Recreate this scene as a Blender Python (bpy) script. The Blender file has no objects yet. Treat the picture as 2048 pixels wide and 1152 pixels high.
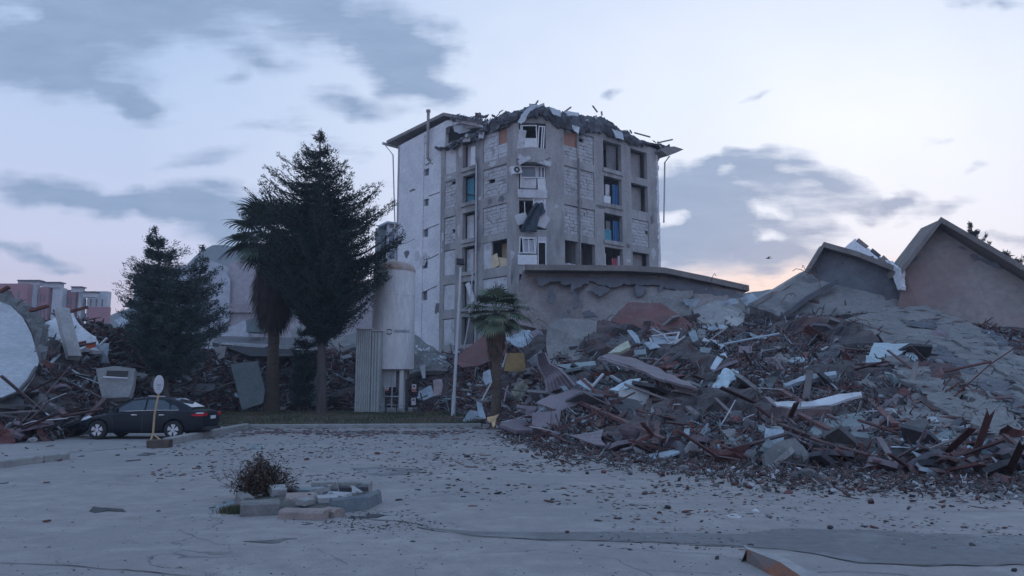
import bpy, bmesh, math, random
import numpy as np
from mathutils import Vector, Matrix, noise
R = math.radians
random.seed(7); rng = np.random.default_rng(7)
scene = bpy.context.scene
COL = scene.collection
# ---------------------------------------------------------------- camera
F = 1490.0; CH = 1.8; PITCH = math.atan((774 - 576) / F)
cd = bpy.data.cameras.new('camera'); cam = bpy.data.objects.new('camera', cd); COL.objects.link(cam)
cam.location = (0, 0, CH); cam.rotation_euler = (math.pi / 2 + PITCH, 0, 0)
cd.sensor_width = 36; cd.lens = F / 2048 * 36; cd.clip_start = .1; cd.clip_end = 20000
scene.camera = cam
scene.view_settings.view_transform = 'Standard'; scene.view_settings.look = 'None'
scene.view_settings.exposure = 0.25; scene.view_settings.gamma = 1
scene.cycles.use_denoising = True
scene.cycles.volume_bounces = 0; scene.cycles.max_bounces = 5; scene.cycles.diffuse_bounces = 3
CT, ST = math.cos(PITCH), math.sin(PITCH)
def ray(px, py):
    u = (px - 1024) / F; v = (576 - py) / F
    return Vector((u, CT - v * ST, ST + v * CT))
def at(px, py, Y):                      # the point at distance Y ahead seen at that place of the photograph
    d = ray(px, py); return Vector((d.x * Y / d.y, Y, CH + d.z * Y / d.y))
def gnd(px, py, z=0.0):
    d = ray(px, py); k = (z - CH) / d.z
    return Vector((d.x * k, d.y * k, z))
def uv(px, py):
    d = ray(px, py); return d.x / d.y, d.z / d.y

# ---------------------------------------------------------------- sky
def srgb(r, g, b):
    f = lambda c: (c / 255 / 12.92) if c / 255 <= .04045 else ((c / 255 + .055) / 1.055) ** 2.4
    return (f(r), f(g), f(b), 1)
world = bpy.data.worlds.new('World'); scene.world = world; world.use_nodes = True
nt = world.node_tree; nt.nodes.clear(); N = nt.nodes.new; L = nt.links.new
def mth(op, a, b=None, c=None, clamp=False):
    n = N('ShaderNodeMath'); n.operation = op; n.use_clamp = clamp
    for i, x in enumerate((a, b, c)):
        if x is None: continue
        if isinstance(x, (int, float)): n.inputs[i].default_value = x
        else: L(x, n.inputs[i])
    return n.outputs[0]
def mixc(fac, a, b, mode='MIX'):
    n = N('ShaderNodeMix'); n.data_type = 'RGBA'; n.blend_type = mode
    for s, x in ((n.inputs[0], fac), (n.inputs[6], a), (n.inputs[7], b)):
        if isinstance(x, (int, float, tuple)): s.default_value = x
        else: L(x, s)
    return n.outputs[2]
def ramp(fac, stops, interp='LINEAR'):
    n = N('ShaderNodeValToRGB'); e = n.color_ramp; e.interpolation = interp
    while len(e.elements) < len(stops): e.elements.new(.5)
    for el, (p, c) in zip(e.elements, stops): el.position = p; el.color = c
    L(fac, n.inputs[0]); return n.outputs[0]
tc = N('ShaderNodeTexCoord'); sep = N('ShaderNodeSeparateXYZ'); L(tc.outputs['Generated'], sep.inputs[0])
X, Yd, Z = sep.outputs
elev = mth('ARCSINE', Z)
e01 = mth('MULTIPLY_ADD', elev, 1 / 1.5708, 0.0, True)
fwd = mth('MAXIMUM', Yd, .08)
U = mth('DIVIDE', X, fwd); V = mth('DIVIDE', Z, fwd)
base = ramp(e01, [(0, srgb(206, 182, 194)), (.05, srgb(198, 188, 206)), (.11, srgb(192, 198, 224)), (.22, srgb(172, 191, 222)), (.36, srgb(154, 178, 216)), (.5, srgb(154, 181, 216)), (1, srgb(156, 179, 211))])
glow_src = srgb(234, 238, 246)
def blob(px, py, rx, ry, rot=0):
    u, v = uv(px, py); m = N('ShaderNodeMapping'); m.vector_type = 'TEXTURE'
    m.inputs[1].default_value = (u, v, 0); m.inputs[2].default_value = (0, 0, R(rot)); m.inputs[3].default_value = (rx / F, ry / F, 1)
    L(UVW, m.inputs[0]); g = N('ShaderNodeTexGradient'); g.gradient_type = 'SPHERICAL'; L(m.outputs[0], g.inputs[0])
    return g.outputs[1]
cmb = N('ShaderNodeCombineXYZ'); L(U, cmb.inputs[0]); L(V, cmb.inputs[1]); UV0 = cmb.outputs[0]
# warp the direction a little with noise so that no cloud has a clean oval edge
wn = N('ShaderNodeTexNoise'); wn.inputs['Scale'].default_value = 9; wn.inputs['Detail'].default_value = 5; L(UV0, wn.inputs['Vector'])
ws = N('ShaderNodeVectorMath'); ws.operation = 'SUBTRACT'; L(wn.outputs['Color'], ws.inputs[0]); ws.inputs[1].default_value = (.5, .5, .5)
wm = N('ShaderNodeVectorMath'); wm.operation = 'MULTIPLY'; L(ws.outputs[0], wm.inputs[0]); wm.inputs[1].default_value = (.2, .07, 0)
wa = N('ShaderNodeVectorMath'); wa.operation = 'ADD'; L(UV0, wa.inputs[0]); L(wm.outputs[0], wa.inputs[1])
UVW = wa.outputs[0]
glow = mth('POWER', blob(1720, 260, 1500, 800), 1.0)
glow = mth('MULTIPLY', glow, mth('GREATER_THAN', Yd, .1))
skyc = mixc(mth('MULTIPLY', glow, .95, None, True), base, glow_src)
warm = mth('MULTIPLY', blob(1560, 600, 800, 110), 1.3, None, True)
skyc = mixc(mth('MULTIPLY', warm, .85), skyc, srgb(246, 218, 204))
backf = mth('MULTIPLY_ADD', Yd, 1.2, .3, True)
backdim = mixc(backf, (1.08, 1.18, 1.3, 1), (1, 1, 1, 1))
BL = [(90, 60, 300, 110, 0, 1), (350, 20, 420, 100, 0, 1), (700, 50, 270, 100, -15, 1), (830, 130, 170, 85, -22, 1), (180, 150, 270, 75, -12, .9), (295, 205, 140, 42, -18, .9),
      (40, 140, 150, 80, 0, .6), (500, 110, 150, 42, -15, .6), (720, 205, 150, 36, -8, .9), (880, 180, 110, 40, -10, .5), (445, 150, 60, 28, 0, .6), (520, 262, 80, 20, -5, .55),
      (590, 240, 110, 34, 0, .4), (670, 282, 130, 40, -10, .5), (420, 310, 100, 26, 0, .35), (370, 325, 90, 16, 0, .35), (410, 362, 110, 18, 0, .4), (110, 385, 260, 50, -5, 1.1),
      (270, 396, 190, 38, -3, .9), (430, 408, 200, 52, 0, 1.1), (450, 450, 170, 60, -5, 1), (460, 480, 90, 30, 0, .5), (50, 505, 150, 22, -9, .8), (110, 532, 60, 10, 0, .5), (780, 366, 50, 14, 0, .5),
      (1400, 400, 210, 130, 0, 1.0), (1500, 325, 150, 50, 8, .9), (1420, 500, 210, 90, 0, .9), (1620, 365, 150, 48, -8, .9), (1560, 430, 150, 60, 0, .6), (1590, 515, 180, 46, 0, .7),
      (1740, 400, 150, 34, 0, .7), (1800, 395, 110, 24, 12, .7), (1890, 408, 130, 24, 12, .75), (1330, 400, 110, 110, 0, .8), (1640, 468, 130, 32, 0, .7), (1225, 180, 44, 18, 20, .6),
      (1510, 190, 60, 13, 0, .4), (1940, 335, 60, 28, 25, .38), (1865, 290, 45, 20, 20, .35), (2000, 472, 100, 20, -5, .7), (1500, 295, 120, 18, 5, .35), (1990, 5, 90, 24, 0, .6),
      (1530, 550, 90, 20, 0, .5), (1480, 580, 120, 16, 0, .6), (720, 430, 80, 14, 0, .3)]
NG = [(1343, 424, 60, 24, 0, 1.6), (1540, 432, 70, 22, 0, 1.0), (1530, 482, 60, 14, 0, .8), (1450, 340, 40, 16, 20, .4), (60, 40, 70, 40, 0, .8), (400, 150, 60, 30, 0, .5), (1330, 300, 120, 40, 0, .8), (1560, 590, 100, 30, 0, .4)]
acc = None
for (a, b, c, d, e, s) in BL + [(x[0], x[1], x[2], x[3], x[4], -x[5]) for x in NG]:
    g = blob(a, b, c, d, e); acc = mth('MULTIPLY_ADD', g, s * 2.5, acc if acc is not None else 0.0)
nm = N('ShaderNodeMapping'); nm.inputs[3].default_value = (1, 3.2, 1); L(UV0, nm.inputs[0])
def wnoise(scale, det, rough, vec):
    n = N('ShaderNodeTexNoise'); n.inputs['Scale'].default_value = scale; n.inputs['Detail'].default_value = det; n.inputs['Roughness'].default_value = rough
    L(vec, n.inputs['Vector']); return n.outputs['Fac']
n1 = wnoise(4, 10, .62, nm.outputs[0]); n2 = wnoise(14, 7, .6, nm.outputs[0])
nm3 = N('ShaderNodeMapping'); nm3.inputs[3].default_value = (1, 6, 1); nm3.inputs[2].default_value = (0, 0, .06); L(UV0, nm3.inputs[0]); n3 = wnoise(7, 8, .62, nm3.outputs[0])
fz_ = mth('MULTIPLY_ADD', mth('SUBTRACT', n1, .5), 4.0, mth('MULTIPLY', mth('SUBTRACT', n2, .5), 2.2)); fz_ = mth('MULTIPLY_ADD', mth('SUBTRACT', n3, .5), 3.2, fz_)
field = mth('MULTIPLY_ADD', fz_, mth('MULTIPLY_ADD', acc, .7, .25, True), acc)
front = mth('GREATER_THAN', Yd, .1)
gen = wnoise(2.2, 7, .6, tc.outputs['Generated'])
field = mth('ADD', mth('MULTIPLY', field, front), mth('MULTIPLY', mth('MULTIPLY', mth('SUBTRACT', gen, .42), 3.0), mth('SUBTRACT', 1.0, front)))
cm = N('ShaderNodeMapRange'); cm.interpolation_type = 'LINEAR'; L(field, cm.inputs[0]); cm.inputs[1].default_value = .2; cm.inputs[2].default_value = 2.0
cloudmask = mth('MULTIPLY', cm.outputs[0], .92)
cloudmask = mth('MULTIPLY', cloudmask, mth('GREATER_THAN', Z, -.01))
cc = mixc(n2, srgb(110, 134, 168), srgb(144, 163, 193))
skyc = mixc(cloudmask, skyc, cc)
skyc = mixc(1.0, skyc, backdim, 'MULTIPLY')
nish = N('ShaderNodeTexSky'); nish.sky_type = 'NISHITA'; nish.sun_disc = False
SUN_EL, SUN_AZ = R(3), R(28)
nish.sun_elevation = SUN_EL; nish.sun_rotation = SUN_AZ
bg1 = N('ShaderNodeBackground'); L(skyc, bg1.inputs[0]); bg1.inputs[1].default_value = 1.06
bg2 = N('ShaderNodeBackground'); L(nish.outputs[0], bg2.inputs[0]); bg2.inputs[1].default_value = .012
add = N('ShaderNodeAddShader'); L(bg1.outputs[0], add.inputs[0]); L(bg2.outputs[0], add.inputs[1])
wo = N('ShaderNodeOutputWorld'); L(add.outputs[0], wo.inputs[0])
sd = bpy.data.lights.new('sun', 'SUN'); sd.energy = .12; sd.angle = R(20); sd.color = (1, .86, .76)
sun = bpy.data.objects.new('sun', sd); COL.objects.link(sun)
sdir = Vector((math.sin(SUN_AZ) * math.cos(R(9)), math.cos(SUN_AZ) * math.cos(R(9)), math.sin(R(9))))
sun.rotation_euler = (-sdir).to_track_quat('-Z', 'Y').to_euler(); sun.location = (30, 60, 40)

# ---------------------------------------------------------------- materials
MATS = {}
def mat(name, c1, c2=None, scale=3.0, rough=.9, bump=.3, bscale=None, metal=0, det=6, spread=(.35, .65), rand=0.0, c3=None, s3=.6, t3=(.55, .65), stretch=(1, 1, 1), trans=0, spec=.3, dust=0):
    if name in MATS: return MATS[name]
    m = bpy.data.materials.new(name); m.use_nodes = True; MATS[name] = m
    t = m.node_tree; n = t.nodes; l = t.links; b = n['Principled BSDF']
    b.inputs['Roughness'].default_value = rough; b.inputs['Metallic'].default_value = metal; b.inputs['Specular IOR Level'].default_value = spec
    tc = n.new('ShaderNodeTexCoord'); mp = n.new('ShaderNodeMapping'); mp.inputs[3].default_value = stretch
    l.new(tc.outputs['Object'], mp.inputs[0])
    off = None
    if rand:
        oi = n.new('ShaderNodeObjectInfo'); l.new(oi.outputs['Random'], mp.inputs[1])
    def nz(s, d):
        x = n.new('ShaderNodeTexNoise'); x.inputs['Scale'].default_value = s; x.inputs['Detail'].default_value = d; x.inputs['Roughness'].default_value = .62
        l.new(mp.outputs[0], x.inputs['Vector']); return x.outputs['Fac']
    def mr(s, a, b_):
        x = n.new('ShaderNodeMapRange'); l.new(s, x.inputs[0]); x.inputs[1].default_value = a; x.inputs[2].default_value = b_; return x.outputs[0]
    def mx(f, a, b_, mode='MIX'):
        x = n.new('ShaderNodeMix'); x.data_type = 'RGBA'; x.blend_type = mode
        for s, v in ((x.inputs[0], f), (x.inputs[6], a), (x.inputs[7], b_)):
            if isinstance(v, (tuple, float, int)): s.default_value = v
            else: l.new(v, s)
        return x.outputs[2]
    c2 = c2 or tuple(x * .7 for x in c1[:3]) ; q = lambda c: (c[0], c[1], c[2], 1)
    col = mx(mr(nz(scale, det), *spread), q(c1), q(c2))
    fine = mx(mr(nz(scale * 9, 3), .3, .7), (.82, .82, .82, 1), (1.12, 1.12, 1.12, 1))
    col = mx(1.0, col, fine, 'MULTIPLY')
    if c3: col = mx(mr(nz(s3, 4), *t3), col, q(c3))
    if rand:
        v = n.new('ShaderNodeMapRange'); l.new(oi.outputs['Random'], v.inputs[0]); v.inputs[3].default_value = 1 - rand; v.inputs[4].default_value = 1 + rand
        col = mx(1.0, col, v.outputs[0], 'MULTIPLY')
    if dust:                              # grey dust lies on whatever faces up
        ge = n.new('ShaderNodeNewGeometry'); sz = n.new('ShaderNodeSeparateXYZ'); l.new(ge.outputs['Normal'], sz.inputs[0])
        dm = n.new('ShaderNodeMath'); dm.operation = 'MULTIPLY'; l.new(mr(sz.outputs[2], .1, .9), dm.inputs[0]); l.new(mr(nz(1.7, 4), .3, .62), dm.inputs[1]); d2 = n.new('ShaderNodeMath'); d2.operation = 'MULTIPLY'; l.new(dm.outputs[0], d2.inputs[0]); d2.inputs[1].default_value = dust
        col = mx(d2.outputs[0], col, (.19, .185, .18, 1))
    l.new(col, b.inputs['Base Color'])
    if bump:
        bp = n.new('ShaderNodeBump'); bp.inputs['Strength'].default_value = bump; bp.inputs['Distance'].default_value = .05
        l.new(nz(bscale or scale * 4, 6), bp.inputs['Height']); l.new(bp.outputs[0], b.inputs['Normal'])
    if trans:
        b.inputs['Transmission Weight'].default_value = trans
    return m
concrete = mat('raw_concrete', (.34, .335, .33), (.25, .245, .245), 1.2, bump=.4, c3=(.17, .17, .175), s3=.5, t3=(.52, .68), stretch=(1, 1, .4))
concrete_b = mat('slab_concrete', (.27, .265, .26), (.18, .18, .18), .9, bump=.8, bscale=3, c3=(.33, .32, .31), s3=.5, t3=(.5, .6))
kerbm = mat('kerb_stone', (.30, .30, .29), (.22, .215, .21), 5, bump=.4)
white_wall = mat('white_render', (.62, .63, .65), (.50, .51, .54), .7, bump=.15, c3=(.42, .43, .45), s3=.3, t3=(.55, .75))
plaster = mat('pale_plaster', (.52, .53, .55), (.40, .41, .43), 1.5, bump=.3, c3=(.30, .30, .31), s3=.9, t3=(.56, .64))
orange = mat('orange_plaster', (.38, .20, .14), (.28, .17, .14), 1.6, bump=.3)
cream = mat('cream_paint', (.62, .50, .33), (.48, .40, .28), 1.5, bump=.2)
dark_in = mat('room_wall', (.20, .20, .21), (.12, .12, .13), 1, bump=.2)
blue_c = mat('blue_cloth', (.06, .18, .36), (.045, .13, .27), 3, bump=.2)
teal_c = mat('teal_cloth', (.08, .26, .32), (.06, .18, .24), 3, bump=.2)
red_c = mat('red_cloth', (.42, .09, .13), (.3, .07, .1), 3, bump=.2)
pvc = mat('white_plastic', (.62, .64, .66), (.52, .54, .56), 4, .5, bump=.05)
roofdark = mat('torn_roofing', (.11, .12, .135), (.06, .065, .08), 1.2, bump=.8, bscale=4, c3=(.18, .19, .21), s3=.8, t3=(.6, .7))
steel_w = mat('pale_metal', (.42, .44, .46), (.32, .34, .36), 2, .5, bump=.2, metal=.2)
darkm = mat('dark_metal', (.03, .03, .035), (.05, .05, .05), 3, .5, bump=.1)
rust = mat('rusty_metal', (.15, .055, .04), (.09, .035, .03), 2.5, bump=.4)
# ---------------------------------------------------------------- mesh helpers
class MB:
    def __init__(s): s.v = []; s.f = []; s.m = []
    def add(s, vs, fs, mi=0):
        o = len(s.v); s.v += [tuple(x) for x in vs]; s.f += [tuple(i + o for i in f) for f in fs]; s.m += [mi] * len(fs); return s
    def box(s, c, d, rot=None, mi=0, jit=0, taper=None):
        hx, hy, hz = d[0] / 2, d[1] / 2, d[2] / 2; vs = []
        for i, (x, y, z) in enumerate(((-1, -1, -1), (1, -1, -1), (1, 1, -1), (-1, 1, -1), (-1, -1, 1), (1, -1, 1), (1, 1, 1), (-1, 1, 1))):
            p = Vector((x * hx, y * hy, z * hz))
            if jit: p += Vector((random.uniform(-jit, jit) * hx * 2, random.uniform(-jit, jit) * hy * 2, random.uniform(-jit, jit) * hz * 2))
            if rot is not None: p = rot @ p
            vs.append(p + Vector(c))
        return s.add(vs, ((0, 3, 2, 1), (4, 5, 6, 7), (0, 1, 5, 4), (1, 2, 6, 5), (2, 3, 7, 6), (3, 0, 4, 7)), mi)
    def prism(s, pts, off, mi=0):          # outline (3-D, in order) pushed along off
        n = len(pts); off = Vector(off); a = [Vector(p) for p in pts]; b = [p + off for p in a]
        fs = [tuple(range(n))[::-1], tuple(range(n, 2 * n))] + [(i, (i + 1) % n, n + (i + 1) % n, n + i) for i in range(n)]
        return s.add(a + b, fs, mi)
    def tube(s, path, rad, n=8, mi=0, cap=True):
        path = [Vector(p) for p in path]; k = len(path)
        if not hasattr(rad, '__len__'): rad = [rad] * k
        vs = []
        for i, p in enumerate(path):
            t = (path[min(i + 1, k - 1)] - path[max(i - 1, 0)]).normalized()
            a = t.orthogonal().normalized() if abs(t.z) > .95 else t.cross(Vector((0, 0, 1))).normalized()
            if abs(t.z) > .95: a = (Vector((1, 0, 0)) - t * t.x).normalized()
            b = t.cross(a)
            for j in range(n):
                an = 2 * math.pi * j / n; vs.append(p + (a * math.cos(an) + b * math.sin(an)) * rad[i])
        fs = [(i * n + j, i * n + (j + 1) % n, (i + 1) * n + (j + 1) % n, (i + 1) * n + j) for i in range(k - 1) for j in range(n)]
        if cap: fs += [tuple(range(n))[::-1], tuple(range((k - 1) * n, k * n))]
        return s.add(vs, fs, mi)
    def lathe(s, c, prof, n=24, mi=0):     # prof: (r, z) list
        vs = []; k = len(prof)
        for (r, z) in prof:
            for j in range(n): an = 2 * math.pi * j / n; vs.append((c[0] + r * math.cos(an), c[1] + r * math.sin(an), c[2] + z))
        fs = [(i * n + j, i * n + (j + 1) % n, (i + 1) * n + (j + 1) % n, (i + 1) * n + j) for i in range(k - 1) for j in range(n)]
        fs += [tuple(range(n))[::-1], tuple(range((k - 1) * n, k * n))]
        return s.add(vs, fs, mi)
    def build(s, name, m, parent=None, smooth=False, normals=True):
        me = bpy.data.meshes.new(name); me.from_pydata(s.v, [], s.f)
        ms = m if isinstance(m, (list, tuple)) else [m]
        for x in ms: me.materials.append(x)
        if len(ms) > 1: me.polygons.foreach_set('material_index', s.m)
        if normals:
            bm = bmesh.new(); bm.from_mesh(me); bmesh.ops.recalc_face_normals(bm, faces=bm.faces); bm.to_mesh(me); bm.free()
        if smooth: me.polygons.foreach_set('use_smooth', [True] * len(me.polygons)); me.set_sharp_from_angle(angle=R(40))
        me.update(); o = bpy.data.objects.new(name, me); COL.objects.link(o)
        if parent: o.parent = parent
        return o
def tag(o, label=None, cat=None, group=None, kind=None):
    if label: o['label'] = label
    if cat: o['category'] = cat
    if group: o['group'] = group
    if kind: o['kind'] = kind
    return o
def empty(name, loc=(0, 0, 0), label=None, cat=None, group=None, rz=0):
    o = bpy.data.objects.new(name, None); COL.objects.link(o); o.location = loc; o.rotation_euler = (0, 0, rz); o.empty_display_size = .3
    return tag(o, label, cat, group)
def recentre(o, p=None):                # move a mesh's origin to p (default: lowest middle of it)
    vs = o.data.vertices; n = len(vs); a = np.empty(n * 3); vs.foreach_get('co', a); a = a.reshape(-1, 3)
    c = Vector(p) if p is not None else Vector((a[:, 0].mean(), a[:, 1].mean(), a[:, 2].min()))
    o.data.transform(Matrix.Translation(-c)); o.location = c; return o
def fin(mb, name, m, par=None, smooth=False):   # world-space mesh -> origin at its base, or child of an Empty standing anywhere
    o = mb.build(name, m, None, smooth)
    if par is not None:
        o.data.transform(par_world(par).inverted()); o.parent = par
    else: recentre(o)
    return o
def par_world(p):
    M = Matrix.Translation(p.location) @ p.rotation_euler.to_matrix().to_4x4()
    return par_world(p.parent) @ M if p.parent else M
def raw(name, verts, faces, m, par=None, matidx=None, smooth=False):   # fast numpy mesh, faces (n,k)
    me = bpy.data.meshes.new(name); nv = len(verts); nf, k = faces.shape
    me.vertices.add(nv); me.vertices.foreach_set('co', np.ascontiguousarray(verts, dtype=np.float32).ravel())
    me.loops.add(nf * k); me.loops.foreach_set('vertex_index', np.ascontiguousarray(faces, dtype=np.int32).ravel())
    me.polygons.add(nf); me.polygons.foreach_set('loop_start', np.arange(0, nf * k, k, dtype=np.int32)); me.polygons.foreach_set('loop_total', np.full(nf, k, dtype=np.int32))
    for x in (m if isinstance(m, (list, tuple)) else [m]): me.materials.append(x)
    if matidx is not None: me.polygons.foreach_set('material_index', np.asarray(matidx, dtype=np.int32))
    me.update(calc_edges=True); me.validate()
    o = bpy.data.objects.new(name, me); COL.objects.link(o)
    if par is not None: me.transform(par_world(par).inverted()); o.parent = par
    return o
# heap profile: photo column -> (row of its foot, row of its crest, distance of the crest)
HP = [(-200, 892, 640, 34), (0, 886, 640, 34), (100, 880, 640, 36), (170, 868, 640, 38), (240, 852, 655, 40), (330, 846, 690, 44), (430, 838, 700, 47), (560, 834, 705, 50), (700, 833, 703, 50),
      (800, 833, 706, 51), (900, 838, 708, 51), (960, 850, 700, 49), (1020, 862, 690, 46), (1100, 885, 665, 43), (1200, 895, 645, 42), (1300, 908, 640, 42), (1450, 922, 632, 42), (1600, 933, 618, 42), (1800, 942, 625, 40), (2048, 953, 660, 36), (2250, 960, 680, 34)]
HX = [h[0] for h in HP]
def hprof(px):
    return [float(np.interp(px, HX, [h[i] for h in HP])) for i in (1, 2, 3)]
def hY(px, py):                          # distance of the heap's face where it is seen at (px, py)
    pb, pt, Yt = hprof(px); Yb = gnd(px, pb).y; t = (pb - py) / (pb - pt)
    if t < 0: return gnd(px, py).y
    return Yb + (Yt - Yb) * min(t, 1.3) ** 1.4
def hat(px, py, off=.4): return at(px, py, hY(px, py) - off)
def plate(name, pts, m, thick=.12, off=.5, cuts=0, jit=0, label=None, cat=None, par=None, Y=None, group=None, rag=0):
    P = []
    for p in pts:
        y = p[2] if len(p) > 2 else (Y if Y is not None else hY(p[0], p[1]) - off)
        if par is None and p[1] > hprof(p[0])[1] and p[1] < hprof(p[0])[0]: y = min(y, hY(p[0], p[1]) - .35)
        P.append(at(p[0], p[1], y))
    bm = bmesh.new(); vs = [bm.verts.new(p) for p in P]; f = bm.faces.new(vs); f.normal_update(); nrm = f.normal.copy()
    c = sum(P, Vector()) / len(P); thick = abs(thick)
    if nrm.dot(Vector((0, 0, CH)) - c) > 0: bmesh.ops.reverse_faces(bm, faces=[f]); nrm = -nrm
    bmesh.ops.triangulate(bm, faces=bm.faces[:])
    if cuts:
        for k in range(cuts):
            bmesh.ops.subdivide_edges(bm, edges=bm.edges[:], cuts=1, use_grid_fill=True); bmesh.ops.triangulate(bm, faces=bm.faces[:])
        sd_ = random.random() * 50
        for v in bm.verts:
            a = noise.noise(v.co * 1.3 + Vector((sd_, 0, 0))); b = noise.noise(v.co * 4.1 + Vector((0, sd_, 0))); w = noise.noise_vector(v.co * 5 + Vector((sd_, 1, 2)))
            if rag: r_ = noise.noise_vector(v.co * 2.2 + Vector((sd_, 0, 3))) * rag + noise.noise_vector(v.co * 7 + Vector((sd_, 0, 3))) * rag * .4; v.co += r_ - nrm * r_.dot(nrm)
            v.co += nrm * (a * jit + b * jit * .5) + w * jit * .25
    res = bmesh.ops.extrude_face_region(bm, geom=bm.faces[:])
    for g in res['geom']:
        if isinstance(g, bmesh.types.BMVert): g.co += nrm * thick
    bmesh.ops.recalc_face_normals(bm, faces=bm.faces)
    me = bpy.data.meshes.new(name); bm.to_mesh(me); bm.free()
    me.materials.append(m); o = bpy.data.objects.new(name, me); COL.objects.link(o)
    if par is not None: me.transform(par_world(par).inverted()); o.parent = par
    else: recentre(o)
    return tag(o, label, cat, group)
def bar(name, a, b, r, m, label=None, cat=None, par=None, sq=False, off=.6, n=6, bend=0, group=None):
    q = lambda p: hat(p[0], p[1], off) if len(p) < 3 else at(p[0], p[1], min(p[2], hY(p[0], p[1]) - .4) if par is None and hprof(p[0])[1] < p[1] < hprof(p[0])[0] else p[2])
    A = q(a); B = q(b)
    mid = (A + B) / 2 + Vector((0, 0, bend))
    mb = MB()
    if sq:
        d = (B - A); mb.box(mid, (r * 2, r * 1.1, d.length), d.to_track_quat('Z', 'Y').to_matrix(), jit=.01)
    else: mb.tube([A, A.lerp(mid, .7) if bend else A.lerp(B, .33), mid.lerp(B, .3) if bend else A.lerp(B, .66), B], r, n)
    o = fin(mb, name, m, par); return tag(o, label, cat, group)
# ---------------------------------------------------------------- ground
gm = mat('dusty_yard', (.285, .262, .254), (.235, .218, .215), .35, bump=.25, bscale=30, c3=(.225, .213, .212), s3=.13, t3=(.5, .62), spread=(.3, .7))
def ground_details(m):
    t = m.node_tree; n = t.nodes; l = t.links; b = n['Principled BSDF']; col = b.inputs['Base Color'].links[0].from_socket
    tc = n.new('ShaderNodeTexCoord')
    def nz(s, d, r=.6, vec=None):
        x = n.new('ShaderNodeTexNoise'); x.inputs['Scale'].default_value = s; x.inputs['Detail'].default_value = d; x.inputs['Roughness'].default_value = r
        l.new(vec or tc.outputs['Object'], x.inputs['Vector']); return x
    def mr(s, a, b_, c=0, d=1):
        x = n.new('ShaderNodeMapRange'); l.new(s, x.inputs[0]); x.inputs[1].default_value = a; x.inputs[2].default_value = b_; x.inputs[3].default_value = c; x.inputs[4].default_value = d; return x.outputs[0]
    def mx(f, a, b_, mode='MIX'):
        x = n.new('ShaderNodeMix'); x.data_type = 'RGBA'; x.blend_type = mode
        for s, v in ((x.inputs[0], f), (x.inputs[6], a), (x.inputs[7], b_)):
            if isinstance(v, (tuple, float, int)): s.default_value = v
            else: l.new(v, s)
        return x.outputs[2]
    # cracks: warped voronoi edges, broken up by noise
    w = nz(.9, 5); vm = n.new('ShaderNodeVectorMath'); vm.operation = 'MULTIPLY_ADD'; l.new(w.outputs['Color'], vm.inputs[0]); vm.inputs[1].default_value = (1.6, 1.6, 0); l.new(tc.outputs['Object'], vm.inputs[2])
    vo = n.new('ShaderNodeTexVoronoi'); vo.feature = 'DISTANCE_TO_EDGE'; vo.inputs['Scale'].default_value = .17; l.new(vm.outputs[0], vo.inputs['Vector'])
    ck = mr(vo.outputs['Distance'], 0, .004, 1, 0); gate = mr(nz(.35, 2).outputs['Fac'], .50, .58)
    mm = n.new('ShaderNodeMath'); mm.operation = 'MULTIPLY'; l.new(ck, mm.inputs[0]); l.new(gate, mm.inputs[1])
    col = mx(mm.outputs[0], col, (.075, .075, .08, 1))
    # aggregate speckle, light and dark
    sp = nz(28, 3, .7); col = mx(mr(sp.outputs['Fac'], .58, .68), col, (.16, .16, .165, 1)); sp2 = nz(19, 3, .7); col = mx(mr(sp2.outputs['Fac'], .62, .70), col, (.38, .37, .36, 1))
    # oil-dark stains
    st = nz(.55, 6); col = mx(mr(st.outputs['Fac'], .62, .72), col, (.16, .16, .17, 1))
    mpp = n.new('ShaderNodeMapping'); mpp.inputs[3].default_value = (.35, .8, 1); mpp.inputs[2].default_value = (0, 0, .12); l.new(tc.outputs['Object'], mpp.inputs[0])
    sk = nz(1.0, 7, .65, mpp.outputs[0]); col = mx(mr(sk.outputs['Fac'], .46, .72, 0, .7), col, (.21, .198, .197, 1)); sk2 = nz(2.3, 5, .6, mpp.outputs[0]); col = mx(mr(sk2.outputs['Fac'], .55, .75, 0, .5), col, (.37, .35, .335, 1))
    vj = n.new('ShaderNodeTexBrick'); vj.inputs['Scale'].default_value = 1; vj.inputs['Brick Width'].default_value = 7; vj.inputs['Row Height'].default_value = 5; vj.inputs['Mortar Size'].default_value = .012; vj.inputs['Mortar Smooth'].default_value = .3; l.new(vm.outputs[0], vj.inputs['Vector'])
    jm = n.new('ShaderNodeMath'); jm.operation = 'MULTIPLY'; l.new(vj.outputs['Fac'], jm.inputs[0]); l.new(mr(nz(.5, 3).outputs['Fac'], .42, .6), jm.inputs[1]); col = mx(jm.outputs[0], col, (.12, .12, .125, 1))
    l.new(col, b.inputs['Base Color'])
ground_details(gm)
g = MB().add([(-480, -60, 0), (480, -60, 0), (480, 396, 0), (-480, 396, 0)], [(0, 1, 2, 3)]).build('ground', gm); tag(g, kind='structure')
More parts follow.
